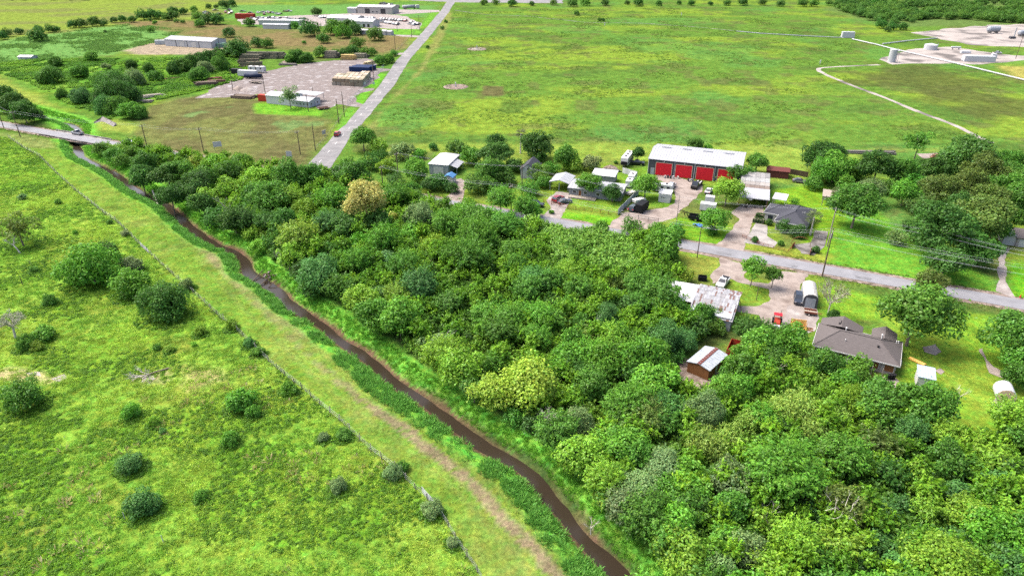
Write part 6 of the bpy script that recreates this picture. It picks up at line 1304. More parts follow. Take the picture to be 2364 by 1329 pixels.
o = bt.build('tarpaulin','blue_tarp',None,Q(6,1790,955),(0,0,math.radians(-24))); md = o.modifiers.new('thick','SOLIDIFY'); md.thickness = .03; tag(o,'crumpled bright blue tarpaulin on the verge under the roadside tree','tarpaulin')
# tractor, forklift frame and timber rack, dumpsters
tr_ = thing('tractor','small red tractor with pale loader on the dirt yard','tractor',Q(9,1080,700),math.radians(250)); m2 = MB(); m2.yprism([(-1.4,.6),(1.5,.6),(1.6,1.1),(1.3,1.35),(-.2,1.4),(-.4,1.1),(-1.4,1.1)],-.55,.55); m2.build('body','rusty_red',tr_)
m2 = MB(); m2.box(-1.3,-.1,-.85,.85,2.2,2.32,0,.05,.05); m2.build('canopy','red_door',tr_)
for x in (-1.2,-.2):
    for y in (-.7,.7): m2 = MB(); m2.box(x-.04,x+.04,y-.04,y+.04,1.0,2.2); m2.build('canopy_post','metal_dark',tr_)
m2 = MB(); m2.box(1.6,2.4,-.9,.9,.3,1.0,0,.1,0); m2.build('bucket','metal_white',tr_); m2 = MB(); m2.tube((-1.6,.6,0),(-1.7,.6,2.8),.06,n=5); m2.build('exhaust','metal_dark',tr_)
for s_ in (-1,1): link('wheel',WHEEL_B,tr_,(-.9,s_*.8,.6),scale=(1.3,1.2,1.3)); link('wheel',WHEEL,tr_,(1.0,s_*.7,.36))
yr = thing('timber_rack','yellow timber rack of fresh boards on the slab yard','timber rack',Q(9,1200,740),math.radians(-14))
for x in (0,2.9):
    for y in (0,1.1): m2 = MB(); m2.box(x-.06,x+.06,y-.06,y+.06,0,2.0); m2.build('post','yellow',yr)
for k in range(6): m2 = MB(); m2.box(-.1,3.0,1.06,1.12,.2+k*.32,.2+k*.32+.28); m2.build('plank','yellow',yr)
for k in range(7): m2 = MB(); m2.box(-.3,3.2,-.1+k*.17,-.1+k*.17+.14,.25,.33+.05*(k % 3)); m2.build('plank','yellow',yr)
pl2 = thing('plank_pile','loose brown planks piled beside the brick house','plank pile',Q(9,1330,735),math.radians(-20))
for k in range(9): m2 = MB(); m2.box(-1.3,1.3,-.09,.09,0,.06); m2.build('plank','wood_brown',pl2,(rnd(-.2,.2),-.6+k*.15,.02+.05*(k % 3)),(0,0,rnd(-.3,.3)))
def dumpster(p, deg, L_, W_, H_, m_, label):
    o = thing('dumpster', label, 'dumpster', p, math.radians(deg)); t_ = .08; mb = MB(); mb.box(-L_/2,L_/2,-W_/2,W_/2,.12,.2); mb.build('floor',m_,o)
    for q in ((-L_/2,L_/2,-W_/2,-W_/2+t_),(-L_/2,L_/2,W_/2-t_,W_/2),(-L_/2,-L_/2+t_,-W_/2+t_,W_/2-t_),(L_/2-t_,L_/2,-W_/2+t_,W_/2-t_)): m2 = MB(); m2.box(*q,.2,H_); m2.build('side',m_,o)
    for x in (-L_/4,L_/4): m2 = MB(); m2.box(x-.06,x+.06,-W_/2-.07,-W_/2-.002,.1,H_); m2.build('rib',m_,o)
dumpster(Q(20,1300,855),62,4.6,2.2,1.7,'rusty_red','open rusty red dumpster at the thicket edge by the brown shed')
dumpster(Q(9,447,320),-12,2.0,1.3,1.15,'black','small black dumpster on the grass behind the barn lean-to')
fl = thing('forklift','orange lift machine half hidden beside the brick house','forklift',Q(9,1215,825),math.radians(60)); m2 = MB(); m2.box(-.7,.6,-.5,.5,.4,1.2,0,.08,.05); m2.build('body','red_door',fl); m2 = MB(); m2.box(.62,.72,-.45,.45,.1,2.2); m2.build('mast','yellow',fl)
for s_ in (-1,1):
    for x in (-.5,.4): link('wheel',WHEEL,fl,(x,s_*.5,.34))
# ---- timber yard stacks
random.seed(31)
def bundle_mesh(L_, W_, H_, n=5):
    mb = MB(); 
    for k in range(n): mb.box(-L_/2,L_/2,-W_/2,W_/2,H_*k/n+.03,H_*(k+1)/n-.02)
    for x in (-L_*.3,L_*.3): mb.box(x-.1,x+.1,-W_/2-.03,W_/2+.03,0,H_+.01)
    return mb.mesh('timber_bundle','timber')
BM = bundle_mesh(4.6,2.2,1.75); q15 = Vector((math.cos(math.radians(-15)), math.sin(math.radians(-15)), 0)); q92 = Vector((-.02,1,0)).normalized(); A = Q(2,1175,705); cn_ = 0
for i in range(7):
    for j in range(5):
        for k in range(2 if (j < 4 or i > 3) else 1):
            if j > 2 and i < 2: continue
            if j > 3 and i < 5: continue
            p = A+q15*(1.2+i*2.55)+q92*(2.2+j*5.0)+Vector((rnd(-.12,.12),rnd(-.2,.2),.02+k*1.82)); c_ = shade(random.choice([(.42,.35,.25),(.36,.29,.2),(.30,.27,.19),(.48,.42,.33)]),.8,1.15)
            lbl_ = 'timber bundle, %s column from the office, %s row, %s layer' % (('first','second','third','fourth','fifth','sixth','seventh')[i],('first','second','third','fourth','fifth')[j],('lower','upper')[k])
            o = link('timber_bundle',BM,None,p,(0,0,math.radians(88+rnd(-2,2))),None,c_); tag(o,lbl_,'timber bundle','timber bundles stacked in the yard')
def log_pile(r, x, y, L_, n, rad, deg, label, c_, rows=3, nm='timber_pile', space=1.0):
    o = thing(nm, label, 'timber pile', Q(r,x,y), math.radians(deg)); mb = MB(); mb.box(-L_/2,L_/2,-rad,rad,0,rad*1.7); me_ = mb.mesh('beam','timber')
    for z in range(rows):
        for k in range(n-z): link('beam',me_,o,(rnd(-.6,.6),(k-(n-z-1)/2)*rad*2.15*space,z*rad*1.75+.02),(0,0,rnd(-.03,.03)),(rnd(.75,1.1),1,1),shade(c_,.65,1.25))
    return o
BR = (.13,.10,.075); log_pile(2,130,705,11,7,.35,15,'pile of dark railway sleepers at the timber yard corner',BR)
log_pile(2,215,690,10,4,.35,15,'brown beam pile beside the dark sleepers',(.2,.12,.08),3)
log_pile(2,200,660,7,3,.35,15,'reddish board stack behind the sleeper pile',(.24,.10,.07),2)
log_pile(2,440,810,12,7,.35,-14,'flat dark sleeper pile at the front edge of the timber yard',BR,2)
log_pile(2,490,550,12,5,.5,15,'tall grey-green stack of posts behind the white trailers',(.2,.18,.12),6)
log_pile(2,540,560,9,4,.5,15,'lower post stack beside the tall one behind the trailers',(.2,.18,.12),4)
for k in range(4): log_pile(2,505+k*68+rnd(-5,5),488-(k > 0)*6,14,5,.55,-8,'weathered long sleeper stack at the yard back, %s from the tall post stack' % ('first','second','third','fourth')[k],(.13,.125,.09),4 if k else 3)
log_pile(2,805,540,11,5,.3,-8,'low dark timber skid pile in the open yard',(.16,.15,.13),2)
log_pile(2,1165,478,9,5,.6,-8,'grey sleeper stack against the bushes at the yard back',(.2,.18,.14),4)
log_pile(2,1310,492,9,5,.55,-8,'yellowish board stack at the yard back edge',(.42,.31,.13),3)
log_pile(2,1410,478,9,5,.5,-8,'grey-green board stack next to the yellowish one',(.2,.19,.14),3)
log_pile(2,1475,560,6,6,.5,60,'fresh pale boards beside the dark blue containers',(.5,.40,.24),4)
log_pile(1,1320,880,16,4,.32,32,'long bleached logs lying in the weeds before the yard',(.36,.33,.27),2,space=1.6)
log_pile(1,1300,925,8,4,.32,5,'grey log heap at the edge of the mown brown lot',(.25,.23,.19),2)
log_pile(1,1550,710,9,3,.25,20,'rusty scrap beams half sunk in the weeds',(.22,.1,.07),1,space=2)
log_pile(6,880,355,7,5,.2,-8,'covered pipe and beam pile on the lawn behind the grey house',(.12,.11,.10),2)
log_pile(8,330,172,20,3,.3,-4,'long dark line of scrap pipes at the field edge beyond the oaks',(.2,.19,.17),2,space=1.5)
log_pile(8,840,195,7,3,.3,25,'reddish beam pile at the field edge by the oaks',(.3,.15,.11),2)
for k in range(3): m2 = MB(); m2.box(-6,6,-1.25,1.25,.1,2.6); tag(m2.build('shipping_container','panel',None,Q(2,1400,592)+Vector((k*1.2,k*2.9,0)),(0,0,math.radians(-8)),color=(.02,.045,.13)),'dark blue steel bin behind the timber bundles, %s row' % ('front','middle','back')[k],'container')
m2 = MB(); m2.box(-2.5,2.5,-1.2,1.2,.1,3); tag(m2.build('shipping_container','panel',None,Q(2,608,835),(0,0,math.radians(-22)),color=(.5,.06,.03)),'red steel box at the end of the yard office','container')
def mound(p, r_, h_, matname, label):
    mb = MB(); n = 20; c = mb.vv((0,0,h_)); rings = []
    for j in range(1,5): rings.append([mb.vv((math.cos(k*6.283/n)*r_*j/4*(1+.12*math.sin(3*k)),math.sin(k*6.283/n)*r_*j/4*(1+.1*math.cos(2*k)),h_*(1-(j/4)**1.4)+(.05*math.sin(5*k+j) if j < 4 else -.05))) for k in range(n)])
    for k in range(n): mb.f.append([c,rings[0][k],rings[0][(k+1)%n]]); mb.m.append(0)
    for j in range(3):
        for k in range(n): mb.f.append([rings[j][k],rings[j+1][k],rings[j+1][(k+1)%n],rings[j][(k+1)%n]]); mb.m.append(0)
    tag(mb.build('soil_mound',matname,None,p,smooth=True),label,'mound')
mound(Q(2,405,740),3.2,2.0,'dirt','brown soil mound in the timber yard'); mound(Q(2,485,745),4.6,1.8,'gravel','pale gravel mound beside the brown soil mound'); mound(Q(2,825,512),5,1.6,'dirt_dark','dark rubble mound at the back of the timber yard'); mound(Q(6,895,325),2.6,1.2,'dirt_dark','dark soil mound on the lawn behind the grey house')
# round bale
bl = thing('round_bale','big white-wrapped round hay bale on the mown lawn','hay bale',Q(10,1492,1015),math.radians(-22)); m2 = MB(); m2.tube((0,-.1,1.5),(0,3.0,1.5),1.52,n=28); m2.build('wrap','plastic_wrap',bl,smooth=False); m2 = MB(); m2.tube((0,-.16,1.5),(0,-.1,1.5),1.42,n=28); m2.build('hay_face','bale_end',bl)
# white board signs
def board(p, w_, h_, z0, deg, label, col_=(.78,.78,.76)):
    o = thing('sign_board', label, 'sign', p, math.radians(deg)); m2 = MB(); m2.box(-w_/2,w_/2,-.05,.05,z0,z0+h_); m2.build('panel','panel',o,color=col_)
    for x in (-w_/2+.15,w_/2-.15): m2 = MB(); m2.box(x-.06,x+.06,.06,.16,0,z0+h_); m2.build('post','wood_grey',o)
board(Q(2,230,1240),3.0,2.0,1.2,20,'white blank sign board on the brown mown lot'); board(Q(2,820,1322),2.0,2.0,1.2,5,'white sign board at the road junction'); board(Q(2,1105,1120),2.4,1.6,.5,70,'small grey board on the fence by the red car',(.6,.6,.55)); board(Q(2,1437,712),1.6,1.5,.6,30,'white notice by the timber yard gate'); board(Q(2,1515,704),1.2,1.2,.4,30,'small white notice on the roadside grass by the yard gate')
# ---- pasture fence: posts and wires
random.seed(41)
fn = thing('wire_fence','long wire pasture fence with grey posts along the mown creek bank','fence',(0,0,0)); seglen = [ (FENCE[i+1]-FENCE[i]).length for i in range(len(FENCE)-1)]; tot = sum(seglen)
def along(pts, d):
    for i in range(len(pts)-1):
        l_ = (pts[i+1]-pts[i]).length
        if d <= l_: return pts[i].lerp(pts[i+1], d/l_)
        d -= l_
    return pts[-1].copy()
pm = MB(); pm.tube((0,0,-.2),(.03,0,1.45),.085,.07,7); pmm = pm.mesh('post','pole_grey'); tops = []; d_ = 0
while d_ < tot:
    p = along(FENCE, d_); link('post',pmm,fn,(p.x,p.y,0),(rnd(-.1,.1),rnd(-.1,.1),rnd(0,6)),(1,1,rnd(.85,1.1))); tops.append(p); d_ += rnd(2.8,3.6)
for z in (.35,.75,1.15):
    mb = MB()
    for i in range(len(tops)-1): mb.tube(tops[i]+Vector((0,0,z)), tops[i+1]+Vector((0,0,z)), .011, n=3, cap=False)
    mb.build('wire','wire',fn)
fg = []; rng = np.random.default_rng(3)
for i in range(800): p = along(FENCE, rng.uniform(0,tot)); fg.append((p.x+rng.normal(0,.22),p.y+rng.normal(0,.22),0))
fg = np.array(fg); k = seen(fg[:,0],fg[:,1]); fg = fg[k]; scatter('fence_grass','grey-green grass growing up through the wire pasture fence',fg,rng.uniform(.5,1.0,len(fg)),colmix((.11,.15,.06),(.16,.22,.07),rng.random(len(fg))),tufts,rng.uniform(.5,1.1,len(fg)),cat='grass')
def gate(a, b_, label):
    o = thing('metal_gate', label, 'gate', a, math.atan2((b_-a).y,(b_-a).x)); L_ = (b_-a).length
    for z in (.25,.55,.85,1.15): m2 = MB(); m2.tube((0,0,z),(L_,0,z),.05,n=5); m2.build('rail','metal_roof',o)
    for x in (0,L_/2,L_): m2 = MB(); m2.tube((x,0,.2),(x,0,1.25),.05,n=5); m2.build('upright','metal_roof',o)
gate(Q(12,900,355),Q(12,952,400),'short galvanised gate in the pasture fence beside the upper bushes'); gate(Q(14,1003,922),Q(14,1090,1020),'galvanised gate in the near stretch of the pasture fence')
# rail, board and corrugated fences
def rail_fence(name, pts, h, label, postm='rust', rails=(.4,.8,1.2), step=2.4, r_=.05, pr_=.07, cat='fence'):
    o = thing(name, label, cat, (0,0,0)); 
    pm_ = MB(); pm_.tube((0,0,-.1),(0,0,h),pr_,n=6); pmm_ = pm_.mesh('post',postm)
    L_ = sum((pts[i+1]-pts[i]).length for i in range(len(pts)-1)); n = max(1,int(L_/step))
    for k in range(n+1): p = along(pts, L_*k/n*.9999); link('post',pmm_,o,(p.x,p.y,0))
    for z in rails:
        for i in range(len(pts)-1): m2 = MB(); m2.tube(pts[i]+Vector((0,0,z)),pts[i+1]+Vector((0,0,z)),r_,n=5); m2.build('rail',postm,o)
    return o
rail_fence('pipe_fence',[Q(6,430,765),Q(6,965,845)],1.35,'rusty pipe rail fence along the lawn of the grey house')
rail_fence('pipe_gate',[Q(6,165,700),Q(6,430,765)],1.35,'rusty pipe gate across the carport driveway',cat='gate')
rail_fence('drive_gate',[Q(6,985,850),Q(6,1415,915)],1.3,'long low pipe gate across the workshop drive','black',(.5,1.1),2.5,.045)
rail_fence('garden_fence',[Q(7,500,1100),Q(7,720,1190),Q(7,965,1255),Q(7,1010,1215)],.95,'low rusty front garden fence of the slate-roofed house','rust',(.3,.6,.9),1.3,.035,.05)
rail_fence('chain_fence',[Q(2,1300,870),Q(2,1440,730),Q(2,1600,560)],2.0,'tall grey chain-link fence along the timber yard road edge','metal_grey',(.1,.7,1.3,1.95),3,.03,.05)
rail_fence('field_fence',[Q(2,1030,1240),Q(2,1180,1070),Q(2,1290,900)],1.2,'thin field fence between the brown lot and the side road','wood_grey',(.4,.8,1.15),4,.02,.06)
rail_fence('field_fence',[Q(2,1700,430),Q(2,1830,290),Q(2,1990,100)],1.2,'thin field fence beside the far stretch of the side road','wood_grey',(.4,.8,1.15),6,.02,.06)
def panel_fence(name, pts, h, label, cols, step=1.0, matname='panel', cat='fence'):
    o = thing(name, label, cat, pts[0].copy()); b0 = pts[0]
    for i in range(len(pts)-1):
        v_ = pts[i+1]-pts[i]; n = max(1,int(v_.length/step)); a_ = math.atan2(v_.y,v_.x); w_ = v_.length/n; m2 = MB(); m2.box(.01,w_-.01,-.03,.03,.05,h); me_ = m2.mesh('panel',matname)
        for k in range(n): p = pts[i]+v_*k/n-b0; link('panel',me_,o,(p.x,p.y,rnd(-.04,.04)),(0,0,a_),None,shade(random.choice(cols),.85,1.1))
panel_fence('corrugated_fence',[Q(6,975,835),Q(6,1200,610)],2.0,'pale corrugated sheet fence beside the workshop drive',[(.55,.60,.62),(.62,.66,.67)])
panel_fence('corrugated_fence',[Q(6,1025,375),Q(6,1185,425)],2.0,'white panel fence running from the motorhome to the campers',[(.72,.74,.76)],1.2)
panel_fence('board_fence',[Q(7,760,415),Q(7,970,450)],1.9,'red stained board fence at the back of the long plot',[(.26,.05,.035)],.6)
panel_fence('board_fence',[Q(7,970,450),Q(7,1170,485)],1.9,'weathered brown board fence continuing from the red stained boards',[(.12,.085,.06)],.6)
# garden arch, mailbox bits, stakes
def arch(p, deg, w_, h_, m_, label):
    o = thing('garden_arch', label, 'arch', p, math.radians(deg)); m2 = MB(); pts = [Vector((w_/2*math.cos(k*math.pi/10),0,h_*.3+math.sin(k*math.pi/10)*h_*.7)) for k in range(11)]; pts = [Vector((w_/2,0,0))]+pts+[Vector((-w_/2,0,0))]; m2.path(pts,[.06]*13,6); m2.build('hoop',m_,o)
arch(Q(7,1100,1180),-24,4.6,2.4,'rust','thin rusty arch over the garden gate of the slate-roofed house')
panel_fence('gate_panel',[Q(7,1005,1215),Q(7,1035,1185)],1.2,'small red gate panel at the garden arch',[(.35,.06,.03)],.3)
panel_fence('gate_panel',[Q(7,1190,1285),Q(7,1205,1240)],1.2,'small red gate panel by the roadside shrub',[(.35,.06,.03)],.3)
for r_, x, y, lb in ((13,785,970,'short white marker stake beside the dark feathery bush'),(13,1025,1115,'short white marker stake alone in the near pasture')):
    m2 = MB(); m2.tube((0,0,0),(-.06,.05,1.2),.05,n=6); m2.tube((-.06,.05,1.2),(-.06,.05,1.26),.06,.03,6); tag(m2.build('marker_stake','trim_white',None,Q(r_,x,y)),lb,'stake')
m2 = MB(); m2.tube((0,0,0),(.0,.0,2.2),.09,.07,6); m2.tube((0,0,2.2),(0,0,2.26),.1,.05,6); tag(m2.build('fence_post','pole_wood',None,Q(12,145,600)),'single dark post standing alone in the pasture','post')
m2 = MB(); m2.tube((0,0,0),(.0,.0,3.6),.08,.07,6); m2.tube((0,0,3.6),(0,0,3.66),.09,.05,6); tag(m2.build('fence_post','pole_wood',None,Q(9,908,488)),'dark post on the grass island in front of the barn','post')
cn2 = thing('traffic_cone','orange cone at the foot of the concrete drive by the road','cone',Q(8,1440,1222)); m2 = MB(); m2.tube((0,0,.04),(0,0,.75),.2,.04,10); m2.build('body','red_door',cn2); m2 = MB(); m2.box(-.25,.25,-.25,.25,0,.04); m2.build('base','black',cn2)
# ---- clutter in front of the workshop doors
random.seed(51)
for k, (x, y, c_, lb) in enumerate(((1490,432,(.5,.5,.5),'grey drum'),(1520,430,(.1,.1,.11),'black drum'),(1550,436,(.08,.08,.09),'second black drum'),(1580,438,(.7,.7,.7),'white drum'),(1630,440,(.7,.68,.6),'cream drum'),(1745,462,(.1,.1,.1),'dark drum by the truck'))):
    m2 = MB(); m2.tube((0,0,0),(0,0,.9),.32,n=12); m2.tube((0,0,.9),(0,0,.94),.34,n=12); m2.tube((0,0,.4),(0,0,.45),.34,n=12); tag(m2.build('drum','panel',None,Q(6,x,y),color=c_),lb+' standing before the red doors','drum')
mc = thing('motorcycle','pale motorcycle beside the flatbed truck','motorcycle',Q(6,1775,470),math.radians(20)); m2 = MB(); m2.yprism([(-.7,.45),(.5,.4),(.7,.75),(.1,.95),(-.8,.8)],-.16,.16); m2.build('body','panel',mc,color=(.6,.6,.62)); m2 = MB(); m2.tube((.55,-.35,1.05),(.55,.35,1.05),.03,n=5); m2.tube((.55,0,1.05),(.75,0,.35),.04,n=5); m2.build('handlebar','chrome',mc)
for x in (-.75,.75): link('wheel',WHEEL,mc,(x,0,.33),scale=(1,.5,1))
sk = thing('scrap_heap','low heap of scrap at the mouth of the long carport','scrap heap',Q(7,560,790))
for k in range(14): m2 = MB(); m2.box(-.3,.3,-.2,.2,0,.4,0,.05,.03); m2.build('scrap','panel',sk,(rnd(-2.2,2.5),rnd(-1.2,1.4),0),(rnd(-.2,.2),0,rnd(0,6)),(rnd(.6,1.6),rnd(.6,1.6),rnd(.6,2)),random.choice([(.06,.05,.05),(.3,.07,.05),(.4,.4,.4),(.12,.1,.08)]))
sk = thing('scrap_heap','heap of junk and planks by the drive gate','scrap heap',Q(6,1090,770))
for k in range(10): m2 = MB(); m2.box(-.4,.4,-.12,.12,0,.2); m2.build('scrap','panel',sk,(rnd(-1.2,1.2),rnd(-1,1),rnd(0,.2)),(0,rnd(-.3,.3),rnd(0,6)),None,random.choice([(.4,.25,.18),(.5,.4,.32),(.2,.15,.12)]))
sk = thing('scrap_heap','rubble and broken pipes in the creek gully','rubble heap',Q(18,400,800,-.8))
for k in range(26): m2 = MB(); m2.box(-.25,.25,-.2,.2,0,.25,0,.06,.05); m2.build('rubble','panel',sk,(rnd(-1.8,1.8),rnd(-1.6,1.8),rnd(-.2,.2)),(rnd(-.4,.4),rnd(-.4,.4),rnd(0,6)),(rnd(.5,1.6),)*3,random.choice([(.16,.11,.09),(.22,.16,.13),(.4,.35,.32),(.10,.07,.05)]))
pb = MB(); pb.box(-.4,.4,-.12,.12,0,3.2); tag(pb.build('plank','yellow',None,Q(10,865,708,.15),(math.radians(86),0,math.radians(28))),'long pale timber lying on the grass by the brick house','timber')
ac2 = MB(); ac2.box(-.45,.45,-.4,.4,.05,.85,0,.03,.03); tag(ac2.build('condenser_unit','metal_grey',None,Q(10,790,748)),'grey cooling unit beside the brick house end wall','cooling unit')
# ---- bridge
bA_ = Q(11,300,300); bB_ = Q(11,610,350); pc0 = ROADL[0]+rd*((bA_-ROADL[0]).dot(rd)); Lb_ = (bB_-bA_).dot(rd)+4
br = thing('bridge','low concrete road bridge over the creek with stained parapet beams','bridge',pc0,math.atan2(rd.y,rd.x)); m2 = MB(); m2.box(-1,Lb_,-3.6,3.6,-.75,.04); m2.build('deck','concrete',br)
for y in (-3.75,3.6):
    m2 = MB(); m2.box(-1,Lb_,y,y+.28,-.6,.55); m2.build('parapet','concrete_dark' if y < 0 else 'concrete',br)
for k in range(int(Lb_/2.2)+1):
    for y in (-3.86,): m2 = MB(); m2.box(-.9+k*2.2,-.6+k*2.2,y,y+.1,-.55,.5); m2.build('pilaster','concrete_dark',br)
for x in (5.5,Lb_-5.5):
    for y in (-2.8,0,2.8): m2 = MB(); m2.tube((x,y,-2.4),(x,y,-.75),.3,n=8); m2.build('pier','concrete_dark',br)
for x0, x1 in ((-1,2.6),(Lb_-2.6,Lb_)): m2 = MB(); m2.box(x0,x1,-3.5,3.5,-2.4,-.76); m2.build('abutment','concrete_dark',br)
# ---- poles and wires
random.seed(61)
POLE_TOPS = {}
def pole(key, b_, h, label, m_='pole_wood', arm=True, transformer=False, adeg=None, r_=.16, group='utility poles'):
    o = thing('utility_pole', label, 'utility pole', b_, (adeg if adeg is not None else math.atan2(rn.y, rn.x))); m2 = MB(); m2.tube((0,0,-.3),(0,0,h),r_*1.15,r_*.75,8); m2.build('post',m_,o)
    if arm:
        m2 = MB(); m2.box(-1.2,1.2,-.07,.07,h-.75,h-.6); m2.tube((-.6,.08,h-.62),(0,.08,h-1.3),.03,n=4); m2.tube((.6,.08,h-.62),(0,.08,h-1.3),.03,n=4); a_ = m2.build('crossarm','pole_grey',o)
        for x in (-1.05,-.35,1.05): m2 = MB(); m2.tube((x,0,h-.6),(x,0,h-.35),.06,.04,6); m2.build('insulator','trim_white',a_)
    if transformer: m2 = MB(); m2.tube((.35,0,h-2.6),(.35,0,h-1.6),.25,n=12); m2.tube((.35,0,h-1.6),(.35,0,h-1.5),.27,.12,12); m2.build('transformer','metal_roof',o)
    POLE_TOPS[key] = Vector((b_.x,b_.y,h)); return o
pole('a0',Q(1,35,1155),9.5,'utility pole at the far left end of the near road')
pole('a1',Q(1,185,1238),10.5,'utility pole on the grass just before the bridge')
pole('a2',Q(1,1332,1345),9.5,'utility pole past the bridge beside the road',)
pole('a3',Q(2,110,1262),9.5,'utility pole behind the creek trees near the blank sign board')
pole('a4',Q(2,908,1278),9.0,'utility pole left of the side road junction')
pole('b0',Q(5,915,575),10,'crossarm pole above the trees near the junction','pole_wood',True)
pole('b1',P(1205,452),10,'crossarm pole beside the white cottage trees')
pole('b2',P(1560,525),9.5,'slim pole at the workshop drive verge','pole_grey',False,r_=.1)
pole('b3',Q(8,30,850),11,'grey leaning-looking pole behind the roadside power pole','pole_grey')
pole('b4',Q(8,800,968),9.0,'brown wooden pole against the huge dark oak','pole_grey',False)
pole('b5',P(2480,690),10,'pole beyond the concrete drive')
pole('c0',P(885,440),8.5,'crossarm pole sunk in the thicket behind the golden tree')
pole('c1',P(1180,492),9.0,'crossarm pole sunk in the roadside thicket')
pole('c2',Q(6,1840,1300),9.0,'slim dark street-light pole on the thicket side of the road','pole_wood',False,r_=.11)
pole('c3',P(1898,637),12.5,'tall dark power pole with a white transformer beside the road','pole_wood',True,True)
pole('c4',P(2560,760),11.5,'power pole beyond the lawn')
stl = MB(); stl.tube((0,0,8.2),(1.6,0,8.6),.04,n=5); stl.box(1.3,2.0,-.12,.12,8.5,8.65); p = Q(6,1840,1300); tag(stl.build('street_light','metal_roof',None,p,(0,0,math.radians(-24))),'small street light arm on the slim roadside pole','street light')
for k, (x, y, h, lb) in enumerate(((1033,1243,10,'first pole along the side road, beside the brown lot'),(1227,1025,10.5,'second pole along the side road, near the red car'),(1272,965,11,'third pole along the side road, before the yard office trailer'),(1518,690,12,'pole at the timber yard gate'),(1693,415,10,'pole by the far bushes on the side road'),(1830,318,11,'pole in the tan field beside the far side road'),(1892,245,11,'pole at the far car lot corner'),(617,770,10,'pole at the left end of the yard office'),(352,748,10.5,'pole beside the sleeper piles'),(545,625,10,'pole among the white trailers'),(975,922,8.5,'pole in front of the office wing'),(483,425,8,'pole beyond the timber yard bushes'),(245,425,8.5,'pole at the white warehouse corner'),(1015,790,4.5,'short post by the yard canopy'),(1710,262,6,'small pole on the far lot grass'))):
    pole('s%d' % k, Q(2,x,y), h, lb, 'pole_wood', arm=(k in (4,5,6)), adeg=0.0, r_=.17)
pole('w0',Q(4,2295,485),14,'leaning-armed pole on the well pad edge',adeg=0.0)
def wires(keys, label, offs=(-1.0,-.3,1.0), sag=.9, dz=-.35, r_=.016):
    pts = [POLE_TOPS[k_] for k_ in keys]
    for j, of_ in enumerate(offs):
        mb = MB()
        for i in range(len(pts)-1):
            a, b_ = pts[i], pts[i+1]; n = 10; q = []
            for k in range(n+1):
                t_ = k/n; p = a.lerp(b_, t_)+Vector((rn.x*of_,rn.y*of_,dz-4*sag*t_*(1-t_))); q.append(p)
            for k in range(n): mb.tube(q[k],q[k+1],r_,n=4,cap=False)
        tag(mb.build('overhead_wire','wire'), '%s wire of the %s' % (('front','middle','back')[j] if len(offs) == 3 else ('front','back')[j], label), 'wire', 'overhead wires')
wires(['a0','a1','a2','a3','a4'],'power line past the bridge',(-1,1),r_=.02)
wires(['b0','b1','b2','b3','b4','b5'],'line on the house side of the road',(-.4,.4))
wires(['c0','c1','c2','c3','c4'],'line on the thicket side of the road',(-1.0,-.3,1.0))
wires(['b3','b4','b5'],'lower cable on the house side of the road',(-.2,.2),.7,-1.6)
wires(['c3','c4'],'lower cable beyond the tall power pole',(-.2,.2),.7,-2.2)
# ---- well site equipment
def tank(p, r_, h_, label, col_=(.74,.76,.75)):
    o = thing('storage_tank', label, 'tank', p); m2 = MB(); m2.tube((0,0,0),(0,0,h_),r_,n=28); m2.build('shell','metal_white',o); m2 = MB(); m2.tube((0,0,h_),(0,0,h_+r_*.22),r_*1.01,r_*.1,28); m2.build('lid','metal_white',o)
    m2 = MB(); m2.tube((r_+.5,-.3,0),(r_+.5,-.3,h_+.8),.08,n=5); m2.tube((r_+.5,.3,0),(r_+.5,.3,h_+.8),.08,n=5)
    for k in range(int(h_*1.5)): m2.tube((r_+.5,-.3,.4+k*.66),(r_+.5,.3,.4+k*.66),.05,n=4)
    m2.build('access_ladder','metal_white',o); return o
t1 = tank(Q(4,1270,512),2.1,7.6,'tall white upright tank on the near well pad')
m2 = MB(); m2.box(2.2,3.6,-1,1,6.6,6.8); m2.tube((3.4,-.9,0),(3.4,-.9,6.6),.1,n=5); m2.tube((3.4,.9,0),(3.4,.9,6.6),.1,n=5); m2.build('platform','metal_white',t1)
tank(Q(4,1592,408),4.1,3.2,'low wide white tank on the near well pad')
def htank(p, L_, r_, deg, label, m_='metal_white'):
    o = thing('pressure_vessel', label, 'vessel', p, math.radians(deg)); m2 = MB(); m2.tube((-L_/2,0,r_+1),(L_/2,0,r_+1),r_,n=18); m2.tube((L_/2,0,r_+1),(L_/2+r_*.5,0,r_+1),r_,r_*.5,18); m2.tube((-L_/2,0,r_+1),(-L_/2-r_*.5,0,r_+1),r_,r_*.5,18); m2.build('vessel',m_,o,smooth=False)
    for x in (-L_/3,L_/3): m2 = MB(); m2.box(x-.2,x+.2,-r_*.8,r_*.8,0,1.3); m2.build('saddle','concrete',o)
htank(Q(4,2105,275),9,2.2,10,'grey horizontal pressure vessel on the far well pad','metal_grey'); htank(Q(4,2340,300),7,1.8,30,'second horizontal vessel at the edge of the far well pad','metal_grey'); htank(Q(4,1800,410),6,.6,-8,'small white pipe skid vessel on the near well pad')
pm1 = thing('pump_rig','small grey pump rig with upright mast on the far well pad','pump rig',Q(4,2265,320)); m2 = MB(); m2.box(-2,2,-1.2,1.2,0,1.6); m2.build('skid','metal_dark',pm1); m2 = MB(); m2.tube((1,0,1.6),(1,0,8),.35,n=8); m2.build('mast','metal_grey',pm1)
